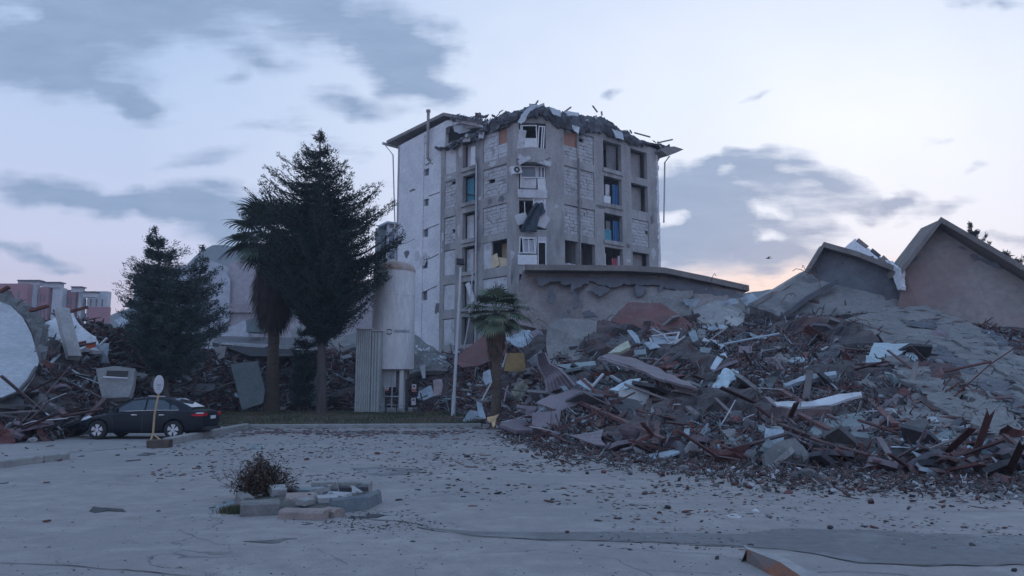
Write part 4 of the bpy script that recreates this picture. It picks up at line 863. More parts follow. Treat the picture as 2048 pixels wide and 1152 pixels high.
# the great slab sliding down to the right corner
gs = empty('fallen_floor_slab', at(1950, 800, 34).xy.to_3d(), 'huge grey floor slab sliding down below the biggest gable', 'slab')
plate('slab_face', [(x, y, hY(x, max(y, hprof(x)[1])) - .9) for x, y in ((1690, 640), (1760, 616), (1850, 612), (1960, 655), (2060, 725), (2180, 800), (2180, 880), (2060, 835), (1975, 800), (1905, 745), (1835, 700), (1760, 680))], greys, .5, cuts=4, jit=.12, par=gs, rag=.3)
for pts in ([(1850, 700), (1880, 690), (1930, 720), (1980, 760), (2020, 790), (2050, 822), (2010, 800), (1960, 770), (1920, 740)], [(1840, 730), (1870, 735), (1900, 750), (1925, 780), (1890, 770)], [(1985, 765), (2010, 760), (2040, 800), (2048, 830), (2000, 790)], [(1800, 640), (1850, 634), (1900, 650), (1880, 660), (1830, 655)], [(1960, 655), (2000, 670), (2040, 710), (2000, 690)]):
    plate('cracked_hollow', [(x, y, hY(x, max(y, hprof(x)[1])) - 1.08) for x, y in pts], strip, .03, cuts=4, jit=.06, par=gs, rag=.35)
for pts in ([(1740, 690), (1800, 705), (1870, 745), (1940, 810), (1960, 850), (1890, 822), (1810, 752)], [(1880, 640), (1960, 668), (2060, 745), (2180, 830), (2180, 860), (2060, 790), (1960, 710), (1880, 668)], [(1930, 770), (1990, 800), (2080, 870), (2180, 930), (2060, 900), (1960, 860)]):
    plate('broken_layer', [(x, y, hY(x, max(y, hprof(x)[1])) - 1.25) for x, y in pts], greys, .3, cuts=4, jit=.08, par=gs, rag=.35)
plate('broken_slab', [(1900, 860, 26), (1985, 840, 27), (2060, 900, 24.5), (1980, 890, 24.6)], greys, -.3, cuts=2, jit=.1, label='grey slab corner resting on the debris at the right edge', cat='slab')
plate('broken_slab', [(1745, 830), (1830, 770), (1900, 830), (1940, 880), (1850, 880)], greys, -.3, off=.6, cuts=2, jit=.15, label='grey slab fragment under the silver tarpaulin', cat='slab')
BEAMS = []
def onslab_(px, py): return px > 1690 and py < 790
# ---- the fallen white wall at the left edge
lw = empty('fallen_white_wall', at(20, 790, 33).xy.to_3d(), 'big white collapsed wall with rounded top at the left edge', 'building')
OL = [(-60, 604), (0, 604), (22, 612), (45, 634), (62, 665), (72, 700), (78, 722), (68, 752), (50, 778), (25, 792), (-60, 800)]
plate('white_wall', [(x, y, hY(x, y) - 1.7) for x, y in OL], mat('dusty_white_wall', (.40, .41, .425), (.32, .33, .35), .6, bump=.2, c3=(.26, .265, .28), s3=.35, t3=(.52, .7)), .06, cuts=3, jit=.015, par=lw)
RB = [(-60, 586), (0, 586), (30, 592), (62, 612), (88, 640), (98, 668), (96, 700), (84, 728), (70, 715), (70, 690), (58, 655), (40, 628), (20, 612), (-60, 606)]
plate('broken_rim', [(x, y, hY(x, y) - 1.4) for x, y in RB], conc, -1.2, cuts=3, jit=.35, par=lw)
mb = MB(); P = [at(x, y, hY(x, y) - 1.8) for x, y in ((0, 800), (34, 786), (58, 760), (72, 735))]; mb.tube(P, .07); fin(mb, 'dark_seam', darkm, lw)
plate('broken_slab', [(84, 650, 35), (140, 622, 36), (190, 680, 35), (206, 700, 34.5), (176, 700, 34), (120, 706, 34), (90, 700, 34.5)], white_wall, -.2, cuts=3, jit=.25, label='white broken wall pieces behind the standing grey post', cat='wall')
plate('white_wall', [(1768, 522, 42.5), (1804, 541, 39.6), (1803, 578, 39.6), (1794, 576, 40), (1784, 548, 41.2)], white_wall, .2, cuts=3, jit=.05, par=wb, rag=.25)
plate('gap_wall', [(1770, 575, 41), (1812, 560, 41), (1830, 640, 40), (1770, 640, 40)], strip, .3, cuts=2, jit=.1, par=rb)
for k in range(46):
    px = random.uniform(1010, 2050); pb, pt, _ = hprof(px); t = random.uniform(.08, .85); py = pb + (pt - pb) * t; a = random.gauss(0, .5); L_ = random.uniform(40, 120)
    if onslab_(px, py): continue
    o = bar('timber_beam', (px - L_ / 2 * math.cos(a), py - L_ / 2 * math.sin(a)), (px + L_ / 2 * math.cos(a), py + L_ / 2 * math.sin(a)), random.uniform(.05, .11), random.choice((wood, wood, woodg, concd)), sq=True, off=random.uniform(.3, .8), group='long beams in the rubble'); BEAMS.append((o, px, py))
bar('fallen_column', (124, 620, 33), (148, 716, 32), .26, concrete, 'leaning grey concrete post left of the first conifer', 'post', sq=True)
for a_, b_, lb in (((60, 622, 34), (96, 612, 34), 'dark roof batten on the rubble crest at far left'), ((110, 632, 34), (176, 614, 34.5), 'dark board projecting right from the post top'), ((0, 584, 34), (18, 574, 34), 'short dark beam above the white wall'), ((100, 700, 33), (172, 684, 33), 'long dark beam crossing behind the grey post')):
    bar('broken_beam', a_, b_, .11, rust, lb, 'beam', sq=True)
for a_, b_, lb in (((90, 738, 32), (118, 710, 32), 'bright metal strip slanting beside the white wall'), ((134, 733, 32), (158, 748, 32), 'thin pale rod below the grey post'), ((148, 696, 33), (170, 690, 33), 'short white strip beside the grey post foot'), ((200, 690, 32), (214, 676, 32), 'thin white rod on the left rubble crest')):
    bar('metal_strip', a_, b_, .06, sheetw, lb, 'strip', sq=True)
plate('metal_sheet', [(170, 690, 34), (192, 684, 34), (190, 694, 34), (172, 698, 34)], mat('bright_red_sheet', (.5, .09, .04), (.35, .07, .04), 2), .05, cuts=1, jit=.05, label='small bright red sheet on the left rubble crest', cat='sheet')
# crushed grey wall with a window hole behind the car
cw = empty('wall_fragment', at(235, 790, 31).xy.to_3d(), 'grey wall fragment with a dark window hole behind the car', 'wall')
plate('wall_piece', [(192, 738, 30.5), (230, 732, 30.5), (270, 737, 30.5), (266, 770, 30), (258, 794, 29.5), (204, 796, 29.5), (198, 770, 30)], greys, -.25, cuts=2, jit=.04, par=cw)
plate('window_hole', [(214, 741, 30.2), (256, 742, 30.2), (252, 755, 30.2), (212, 753, 30.2)], darkm, -.05, par=cw)
plate('white_frame', [(206, 752, 30), (254, 755, 30), (254, 757, 30), (206, 755, 30)], pvc, -.05, par=cw)
# ---- middle distance
ms = empty('flat_roof_strip', at(500, 700, 47).xy.to_3d(), 'long flat roof edge with pale flashing behind the left palm', 'roof')
plate('roof_top', [(425, 684, 48), (440, 672, 50), (620, 676, 52), (640, 690, 50), (580, 700, 47.5)], concd, -.3, par=ms)
plate('flashing', [(422, 683, 47.4), (530, 688, 47.4), (640, 694, 47.4), (640, 701, 47.4), (530, 697, 47.4), (440, 688, 47.4)], sheetw, -.1, cuts=2, jit=.04, par=ms)
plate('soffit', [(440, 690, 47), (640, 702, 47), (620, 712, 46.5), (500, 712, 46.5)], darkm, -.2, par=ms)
plate('side_board', [(427, 694, 46), (452, 692, 46), (448, 716, 46), (436, 718, 46)], beigec, -.1, par=ms)
plate('standing_panel', [(461, 728, 41.4), (516, 722, 41.8), (530, 780, 41.8), (526, 806, 41.6), (484, 820, 41.2), (474, 780, 41.2)], tealb, -.15, cuts=2, jit=.03, label='tilted blue grey panel standing left of the tall palm trunk', cat='panel')
plate('standing_panel', [(615, 728, 42.4), (640, 728, 42.4), (640, 812, 42.4), (617, 812, 42.4)], tealb, -.12, cuts=1, jit=.02, label='upright blue grey panel left of the big conifer trunk', cat='panel')
plate('container_box', [(493, 640, 49), (512, 634, 49), (514, 664, 49), (492, 664, 49)], tealb, -1.5, label='small teal box on the roofs behind the tall palm', cat='box')
plate('broken_slab', [(580, 660, 54), (620, 640, 55), (660, 655, 54), (650, 700, 52), (590, 700, 52)], greys, -.3, cuts=2, jit=.15, label='hazy grey slab between the palm trunk and the conifer trunk', cat='slab')
plate('broken_slab', [(660, 680, 52), (720, 664, 54), (724, 690, 52), (680, 706, 51)], greys, -.3, cuts=2, jit=.15, label='grey roof slab left of the metal cabinet', cat='slab')
for pts, lb in (([(680, 698), (716, 684), (716, 690), (684, 704)], 'pale strip slanting left of the metal cabinet'), ([(680, 712), (700, 708), (704, 714), (686, 718)], 'white flake left of the metal cabinet')):
    plate('metal_sheet', [(x, y, 48) for x, y in pts], sheetw, .05, label=lb, cat='sheet')
# tilted slab heap between tank and building
hp = empty('fallen_stair_slab', at(850, 720, 50).xy.to_3d(), 'slab with white tile scraps sloping right of the tank', 'slab')
plate('slab_face', [(826, 668, 51), (880, 704, 50), (930, 730, 49), (900, 742, 47), (820, 744, 46)], greys, -.3, cuts=3, jit=.2, par=hp)
for k in range(26):
    x = random.uniform(828, 890); y = random.uniform(676 + (x - 828) * .55, 722); w = random.uniform(3, 10); h = random.uniform(1.5, 4)
    plate('tile_scrap', [(x, y, 46.5), (x + w, y + random.uniform(1, 5), 46.5), (x + w * .8, y + h + 4, 46.3), (x - 1, y + h, 46.4)], random.choice((sheetw, plaster, sheetb)), .05, par=hp)
plate('roof_panel', [(905, 720, 43), (968, 670, 44), (1016, 690, 43.6), (1010, 712, 43), (960, 730, 42), (925, 735, 42)], redsheet, .06, cuts=2, jit=.08, label='rust red tent shaped sheet behind the small palm', cat='panel')
plate('metal_sheet', [(1008, 680, 44), (1040, 660, 44.6), (1090, 668, 44), (1060, 690, 43), (1030, 694, 43)], sheetb, .06, cuts=3, jit=.35, label='torn blue grey sheeting right of the small palm crown', cat='sheet')
plate('metal_sheet', [(1000, 656, 43.5), (1030, 642, 43.5), (1032, 646, 43.5), (1004, 662, 43.5)], sheetw, .05, label='thin pale strip beside the small palm skirt', cat='sheet')
plate('foam_block', [(1013, 706, 36), (1048, 706, 36), (1052, 740, 36), (1036, 744, 36), (1008, 742, 36)], yellowm, -.35, cuts=2, jit=.06, label='yellow foam block stuck in the rubble right of the small palm', cat='block')
plate('metal_strip', [(1003, 734, 36), (1012, 706, 36), (1014, 707, 36), (1006, 735, 36)], sheetw, -.05, label='thin white strip left of the yellow block', cat='strip')
plate('metal_sheet', [(966, 744, 33), (980, 738, 33), (984, 762, 33), (972, 770, 33), (965, 760, 33)], sheetb, .05, cuts=2, jit=.08, label='pale blue dented sheet left of the small palm trunk', cat='sheet')
bar('broken_plank', (964, 800, 32), (984, 762, 32), .06, sheetw, 'long pale lath leaning left of the small palm trunk', 'plank', sq=True)
plate('metal_sheet', [(953, 802, 32), (964, 806, 32), (972, 838, 31.8), (958, 834, 31.8)], sheetb, .05, cuts=2, jit=.08, label='crumpled pale sheet at the foot of the leaning lath', cat='sheet')
plate('curtain_rag', [(866, 760, 41), (884, 758, 41), (886, 768, 41), (882, 790, 41), (868, 792, 41)], pinkc, -.06, cuts=2, jit=.08, label='pale pink cloth hanging between the tank and the lamp post', cat='cloth')
plate('metal_sheet', [(838, 782, 41.5), (862, 770, 41.5), (868, 792, 41.2), (844, 802, 41.2), (834, 796, 41.3)], sheetb, .05, cuts=2, jit=.08, label='light blue sheet leaning right of the small warning signs', cat='sheet')
plate('metal_strip', [(839, 732, 44), (850, 730, 44), (851, 756, 44), (845, 757, 44)], sheetw, .06, label='upright white strip right of the tank bottom', cat='strip')
plate('foam_scrap', [(974, 834, 30), (988, 832, 30), (998, 828, 30), (992, 840, 30), (990, 852, 29.8), (986, 856, 29.8), (984, 846, 30), (975, 842, 30)], tan, .08, cuts=1, jit=.08, label='torn tan foam scrap at the foot of the rubble by the small palm', cat='foam')
bar('bent_pipe', (1008, 804, 30), (1016, 772, 31), .035, mauve, 'curved pale pipe right of the small palm trunk', 'pipe', bend=.1)
plate('crumpled_sheet', [(1022, 780, 31), (1040, 760, 31), (1058, 756, 31), (1056, 776, 31), (1040, 800, 30.6), (1028, 796, 30.6)], mat('olive_tarp', (.12, .12, .10), (.22, .21, .16), 3, .6, bump=.6), .06, cuts=3, jit=.3, label='crumpled dark olive tarpaulin below the yellow block', cat='tarp')
# ---- mauve profiled sheets
def ribbed(pts_l, pts_r, Yl, Yr, nrib, m, name, label, amp=.08, rows=5):
    """a profiled sheet between a left edge (list of px) and right edge, ribs running along it"""
    P = []
    for i in range(nrib * 2 + 1):
        u = i / (nrib * 2); a = Vector(at(*pts_l[0], Yl[0])).lerp(at(*pts_r[0], Yr[0]), u); b = Vector(at(*pts_l[1], Yl[1])).lerp(at(*pts_r[1], Yr[1]), u)
        for j in range(rows): t = j / (rows - 1); c = a.lerp(b, t) + Vector((0, (-amp if i % 2 else amp), 0)) + noise.noise_vector(a.lerp(b, t) * .9) * .25; P.append(c)
    fs = [(i * rows + j, (i + 1) * rows + j, (i + 1) * rows + j + 1, i * rows + j + 1) for i in range(nrib * 2) for j in range(rows - 1)]
    o = fin(MB().add(P, fs), name, m); md = o.modifiers.new('s', 'SOLIDIFY'); md.thickness = .03; tag(o, label, 'sheet'); return o
ribbed([(1074, 712), (1094, 790)], [(1092, 706), (1150, 768)], (31, 29), (31, 29), 7, mauve, 'profiled_sheet', 'mauve ribbed sheet hanging down right of the yellow block')
plate('metal_sheet', [(1072, 806, 27.5), (1100, 790, 28), (1150, 780, 28), (1176, 784, 27.6), (1150, 812, 27), (1120, 820, 26.8)], mauve, .06, cuts=2, jit=.08, label='mauve flat sheet lying under the ribbed sheet', cat='sheet')
plate('metal_box', [(1064, 826, 26), (1102, 822, 26), (1100, 858, 25.6), (1064, 856, 25.6)], mauve, -.7, label='mauve metal box lying on the rubble foot', cat='box')
plate('metal_sheet', [(1102, 824, 26), (1122, 816, 26.2), (1118, 850, 25.6), (1101, 856, 25.6)], mauve, -.06, cuts=1, jit=.05, label='bent mauve flap beside the mauve box', cat='sheet')
ribbed([(1195, 712), (1398, 776)], [(1226, 707), (1402, 779)], (31, 24.5), (31.5, 24.4), 3, mauve, 'roof_sheet', 'narrow ribbed part of the long mauve roof sheet pointing down to the right', .02)
plate('roof_sheet', [(1194, 716, 31), (1222, 706, 31.5), (1270, 716, 30.5), (1320, 738, 28), (1376, 766, 25), (1396, 777, 24), (1340, 764, 25), (1280, 740, 27.5), (1230, 728, 29.5)], mauve, -.08, cuts=2, jit=.08, label='long mauve roof sheet tapering down to the right in mid slope', cat='sheet')
plate('roof_sheet', [(1096, 732, 32.5), (1140, 726, 33), (1190, 722, 33), (1192, 730, 32), (1120, 742, 32)], tealb, -.12, cuts=2, jit=.04, label='grey roof strip under the upright slab', cat='sheet')
ribbed([(1130, 874), (1200, 856)], [(1130, 880), (1212, 882)], (21.5, 22), (21, 20.8), 4, mauve, 'profiled_sheet', 'low fanned mauve sheet at the very foot of the heap', .04)
ribbed([(1525, 722), (1618, 742)], [(1590, 722), (1660, 732)], (32, 30), (33, 31), 6, mauve, 'profiled_sheet', 'faded ribbed sheet in the middle of the right slope', .05)
# ---- pale panels and tarps
plate('curved_board', [(1238, 778, 26.5), (1262, 762, 27), (1296, 764, 27), (1300, 784, 26.6), (1294, 812, 26), (1262, 822, 25.6), (1236, 818, 25.8)], beigec, -.15, cuts=3, jit=.05, label='large smooth beige panel with rounded top on the lower slope', cat='panel')
plate('metal_sheet', [(1218, 776, 26.6), (1262, 757, 27), (1282, 758, 27), (1268, 770, 26.6), (1240, 780, 26.4)], foil, .05, cuts=2, jit=.08, label='pale cyan lid sheet lying on the beige panel', cat='sheet')
plate('metal_sheet', [(1244, 818, 25.4), (1284, 808, 25.4), (1304, 812, 25.2), (1290, 826, 24.8), (1256, 826, 25)], sheetw, .05, cuts=2, jit=.06, label='white torn sheet at the foot of the beige panel', cat='sheet')
plate('crumpled_bag', [(1152, 764, 28), (1170, 758, 28), (1186, 770, 28), (1184, 782, 27.8), (1168, 776, 27.8)], foil, .06, cuts=3, jit=.2, label='crumpled pale bag above the mauve flat sheet', cat='bag')
bar('broken_plank', (1182, 776, 27.5), (1206, 748, 28), .05, sheetw, 'thin white lath sticking up right of the crumpled bag', 'plank', sq=True)
bar('broken_plank', (1222, 752, 28), (1242, 764, 27.6), .07, sheetb, 'short pale lath above the beige panel', 'plank', sq=True)
plate('foam_board', [(1216, 706, 33), (1232, 694, 33.4), (1256, 681, 33.6), (1261, 692, 33.4), (1240, 704, 33)], greenb, -.15, cuts=2, jit=.06, label='cream green board above the long mauve roof sheet', cat='board')
plate('metal_sheet', [(1254, 660, 36), (1264, 660, 36), (1276, 672, 35.6), (1282, 688, 35.4), (1272, 686, 35.4), (1264, 674, 35.6)], sheetb, -.06, cuts=2, jit=.05, label='curved light blue strip under the dark red roof panel', cat='sheet')
fr = empty('broken_window_frame', at(1335, 676, 35).xy.to_3d(), 'heap of broken white window frames below the dark red roof panel', 'window frame')
for a_, b_ in (((1302, 672, 35), (1358, 664, 35)), ((1300, 676, 34.8), (1304, 686, 34.6)), ((1304, 686, 34.6), (1350, 688, 34.4)), ((1358, 664, 35), (1350, 688, 34.4)), ((1305, 658, 35), (1325, 668, 35)), ((1316, 674, 34.9), (1356, 680, 34.6)), ((1326, 668, 35), (1338, 684, 34.5)), ((1350, 688, 34.4), (1370, 672, 34.6)), ((1330, 690, 34), (1366, 676, 34.3))):
    bar('frame_rail', a_, b_, .045, sheetw, par=fr, sq=True)
plate('frame_panel', [(1303, 674, 34.9), (1354, 672, 34.9), (1346, 686, 34.5), (1312, 690, 34.4)], sheetb, .05, cuts=1, jit=.05, par=fr)
plate('metal_sheet', [(1288, 686, 34), (1306, 682, 34), (1322, 696, 33.6), (1300, 698, 33.6)], sheetb, .05, cuts=1, jit=.1, label='pale blue flap below the broken window frames', cat='sheet')
plate('metal_sheet', [(1376, 666, 35), (1390, 660, 35.2), (1397, 680, 34.6), (1386, 684, 34.6)], sheetb, .05, cuts=1, jit=.06, label='tilted pale plate right of the broken window frames', cat='sheet')
plate('concrete_block', [(1268, 700, 33), (1292, 698, 33), (1292, 708, 32.8), (1270, 710, 32.8)], tealb, -.4, label='grey green block below the curved light blue strip', cat='block')
plate('concrete_block', [(1400, 694, 33), (1424, 696, 33), (1418, 706, 32.6), (1401, 704, 32.6)], tealb, -.4, label='teal grey block left of the square mauve block', cat='block')
plate('concrete_block', [(1478, 692, 33), (1504, 692, 33), (1504, 706, 32.6), (1478, 705, 32.6)], mauve, -.5, label='square mauve grey block on the middle slope', cat='block')
bar('long_pole', (1448, 688, 32), (1558, 667, 33), .05, sheetb, 'long pale pole lying across the upper slope', 'pole')
plate('crumpled_foil', [(1416, 782, 25.5), (1434, 756, 26.4), (1452, 738, 27), (1468, 736, 27.2), (1478, 744, 27), (1476, 756, 26.6), (1460, 764, 26.2), (1456, 776, 25.8), (1430, 786, 25.4)], foil, .05, cuts=3, jit=.22, label='crumpled bright foil sheet in the centre of the slope', cat='foil')
plate('metal_sheet', [(1420, 736, 28), (1434, 712, 29), (1446, 718, 29), (1430, 740, 28)], sheetb, .05, cuts=1, jit=.08, label='pale blue strip left of the crumpled foil top', cat='sheet')
plate('gutter_sheet', [(1548, 804, 22.8), (1620, 802, 22.6), (1680, 790, 22.6), (1722, 784, 22.6), (1724, 790, 22.5), (1660, 808, 22.3), (1600, 814, 22.2), (1556, 812, 22.4)], sheetw, .08, cuts=2, jit=.05, label='long pale curved sheet lying across the lower right slope', cat='sheet')
plate('duct_piece', [(1566, 768, 26), (1600, 754, 26.6), (1672, 742, 27), (1674, 748, 26.8), (1620, 760, 26.2), (1570, 772, 25.8)], sheetb, .15, cuts=2, jit=.08, label='broken pale duct above the long curved sheet', cat='duct')
bar('long_pole', (1612, 800, 25), (1620, 744, 27), .11, woodg, 'upright brown post between the duct pieces', 'post', sq=True)
bar('broken_plank', (1534, 796, 23.6), (1578, 836, 22.4), .08, mauve, 'mauve plank sliding down left of the long curved sheet', 'plank', sq=True)
tp = empty('silver_tarpaulin', at(1780, 760, 28).xy.to_3d(), 'silver tarpaulin draped over the wreckage on the right slope', 'tarpaulin')
plate('tarp_top', [(1736, 712, 30), (1748, 686, 31.4), (1820, 686, 31.4), (1812, 704, 30.4), (1776, 718, 29.8)], tarp, .04, cuts=3, jit=.1, par=tp)
plate('tarp_corner', [(1732, 710, 29.8), (1764, 720, 29.5), (1762, 732, 29.3), (1732, 732, 29.3)], tarp, -.04, cuts=2, jit=.1, par=tp)
plate('tarp_side', [(1822, 690, 31), (1840, 690, 31), (1836, 716, 30), (1834, 736, 29.4), (1824, 738, 29.4), (1806, 716, 30)], tarp, -.04, cuts=2, jit=.12, par=tp)
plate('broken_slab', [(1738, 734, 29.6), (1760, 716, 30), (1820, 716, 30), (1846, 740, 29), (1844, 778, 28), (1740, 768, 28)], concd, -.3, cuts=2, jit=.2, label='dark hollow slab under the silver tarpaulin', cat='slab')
plate('metal_sheet', [(1838, 736, 28.8), (1880, 764, 28), (1874, 766, 27.9), (1846, 752, 28.4)], sheetw, .05, cuts=1, jit=.05, label='pale tapered strip right of the silver tarpaulin', cat='sheet')
plate('metal_sheet', [(1830, 776, 27.4), (1864, 782, 27), (1856, 785, 26.9), (1834, 782, 27)], sheetb, .05, label='thin blue sheet below the silver tarpaulin', cat='sheet')
for pts, lb, m in (([(1814, 858), (1820, 838), (1840, 836), (1836, 856)], 'small light blue sheet low on the right slope', sheetb), ([(1840, 836), (1872, 834), (1884, 852), (1862, 854)], 'folded blue sheet beside the small light blue one', sheetb), ([(1846, 890), (1862, 876), (1940, 868), (1936, 878), (1880, 884), (1856, 892)], 'long torn pale sheet at the foot of the right slope', sheetw), ([(1918, 856), (1960, 842), (1996, 860), (1950, 858)], 'flat pale blue sheet below the sliding slab', sheetb),
                   ([(1984, 830), (2000, 830), (2006, 842), (2018, 846), (2000, 850)], 'bright white torn scrap at the right edge slope', sheetw), ([(1284, 908), (1352, 899), (1362, 905), (1300, 916)], 'flat blue grey plate lying on the yard at the heap foot', sheetb), ([(1790, 820), (1796, 800), (1802, 822)], 'narrow white flake below the silver tarpaulin', sheetw), ([(1560, 718), (1600, 712), (1616, 722), (1590, 726)], 'small blue plate on the ribbed sheet', sheetb),
                   ([(1640, 700), (1656, 690), (1652, 706)], 'white torn flag of sheet on the right slope', sheetw), ([(1400, 652), (1436, 648), (1460, 654), (1420, 660)], 'flat pale sheet under the annexe end', sheetb), ([(1408, 676), (1440, 680), (1430, 684), (1404, 682)], 'thin white sheet left of the long pole', sheetw)):
    plate('metal_sheet', pts, m, .05, off=.7, cuts=2, jit=.07, label=lb, cat='sheet')
for a_, b_, lb in (((1250, 880), (1276, 832), 'dark red plank leaning at the heap foot'), ((1150, 800), (1330, 880), 'long rust brown beam crossing the lower slope'), ((1240, 836), (1268, 804), 'short brown plank leaning on the beige panel'), ((1176, 868), (1240, 868), 'thin tan lath lying at the heap foot'), ((1362, 804), (1400, 836), 'tan plank on the lower middle slope'), ((1600, 830), (1720, 890), 'long brown beam low on the right slope'), ((1560, 850), (1640, 880), 'brown batten low on the right slope'),
                   ((1740, 800), (1790, 850), 'dark brown beam below the tarpaulin'), ((1730, 796), (1780, 796), 'thin pinkish lath right of the long curved sheet'), ((1750, 860), (1752, 840), 'short upright tan stick on the right slope'), ((1284, 880), (1300, 800), 'rust brown post standing in the dark hollow'), ((1310, 890), (1318, 820), 'dark brown post in the hollow right of the beige panel'), ((1700, 640), (1790, 670), 'long grey beam on the upper right slope')):
    bar('broken_plank', a_, b_, .09, wood if 'brown' in lb or 'red' in lb else woodg, lb, 'plank', sq=True, off=.9)
plate('teal_board', [(1640, 840), (1740, 820), (1756, 872), (1690, 892), (1600, 880)], tealb, -.08, off=.7, cuts=2, jit=.05, label='large dull teal board in the lower right slope', cat='board')
plate('teal_board', [(1100, 756), (1200, 740), (1230, 770), (1180, 800)], tealb, -.08, off=.3, cuts=2, jit=.1, label='dull blue board half buried behind the crumpled bag', cat='board')

# ---- loose pieces by the hundred: each a thing of its own, made as copies of a few shapes
LM = [(1030, 725, 'yellow foam block'), (1120, 750, 'mauve ribbed sheet'), (1083, 840, 'mauve box'), (1145, 680, 'upright grey slab'), (1268, 790, 'beige panel'), (1300, 740, 'long mauve roof sheet'), (1335, 676, 'broken window frames'), (1310, 635, 'dark red roof panel'), (1236, 694, 'cream green board'), (1448, 760, 'crumpled foil'),
      (1640, 800, 'long curved pale sheet'), (1785, 700, 'silver tarpaulin'), (1580, 735, 'faded ribbed sheet'), (1490, 698, 'square mauve block'), (1620, 765, 'upright brown post'), (1700, 610, 'dark broken gable'), (1900, 560, 'biggest gable'), (1980, 740, 'sliding grey slab'), (1840, 848, 'small light blue sheet'), (1890, 880, 'long torn pale sheet'),
      (1690, 860, 'teal board'), (1320, 905, 'flat blue grey plate'), (1170, 868, 'low fanned sheet'), (1440, 610, 'annexe roof end'), (985, 760, 'small palm trunk'), (910, 760, 'lamp post'), (790, 780, 'tall tank'), (735, 740, 'metal cabinet'), (648, 760, 'big conifer trunk'), (548, 760, 'tall palm trunk'), (495, 770, 'tilted blue grey panel'), (345, 760, 'first conifer trunk'),
      (235, 765, 'wall with window hole'), (136, 670, 'leaning grey post'), (50, 720, 'white fallen wall'), (300, 850, 'parked car'), (60, 850, 'left rubble foot'), (1600, 920, 'right heap foot'), (1850, 930, 'right edge heap foot'), (1400, 930, 'middle heap foot'),
      (318, 780, 'oval sign'), (520, 960, 'dead bush'), (640, 1010, 'stone planter'), (400, 880, 'diagonal kerb'), (770, 940, 'small dark asphalt patch'), (1530, 1120, 'orange kerb nose'), (1700, 1090, 'dark asphalt strip'), (60, 920, 'left edge kerb'), (1000, 1070, 'dark asphalt edge line'), (1990, 985, 'right dark patch'), (1360, 988, 'long yard crack'), (200, 1020, 'torn black scrap'), (900, 950, 'middle of the yard'), (1150, 1000, 'bare concrete of the yard'), (1000, 880, 'stretch of cracked kerb')]
PEND = []
def onslab(px, py): return (px < 92 and 590 < py < 795) or px > 1690 and np.interp(px, [1690, 1850, 2060, 2250], [630, 605, 715, 820]) < py < np.interp(px, [1690, 1760, 1840, 1900, 1975, 2060, 2250], [645, 680, 700, 742, 795, 830, 895])
ORD = ['nearest', 'second nearest', 'third nearest', 'fourth nearest', 'fifth nearest', 'sixth nearest', 'seventh nearest', 'eighth nearest', 'ninth nearest', 'tenth nearest']
def register(o, px, py, desc, cat):
    d, i = min(((px - a) ** 2 + 3 * (py - b) ** 2, k) for k, (a, b, _) in enumerate(LM)); a, b, nm_ = LM[i]
    dx, dy = px - a, (py - b) * 1.7
    pos = ('right of' if dx > 0 else 'left of') if abs(dx) > abs(dy) else ('below' if dy > 0 else 'above')
    if pos == 'below' and py > 860: pos = 'in front of'
    if pos == 'above' and py > 860: pos = 'behind'
    o['category'] = cat; PEND.append((desc + ' ' + pos + ' the ' + nm_, d, o))
def finish_labels():
    from collections import defaultdict
    g_ = defaultdict(list)
    for k, d, o in PEND: g_[k].append((d, o))
    for k, ls in g_.items():
        ls.sort(key=lambda x: x[0])
        for i, (d, o) in enumerate(ls):
            o['label'] = k if len(ls) == 1 else (k + ', ' + ORD[i] + ' to it' if i < len(ORD) else k + ', far from it')
PROTO = {}
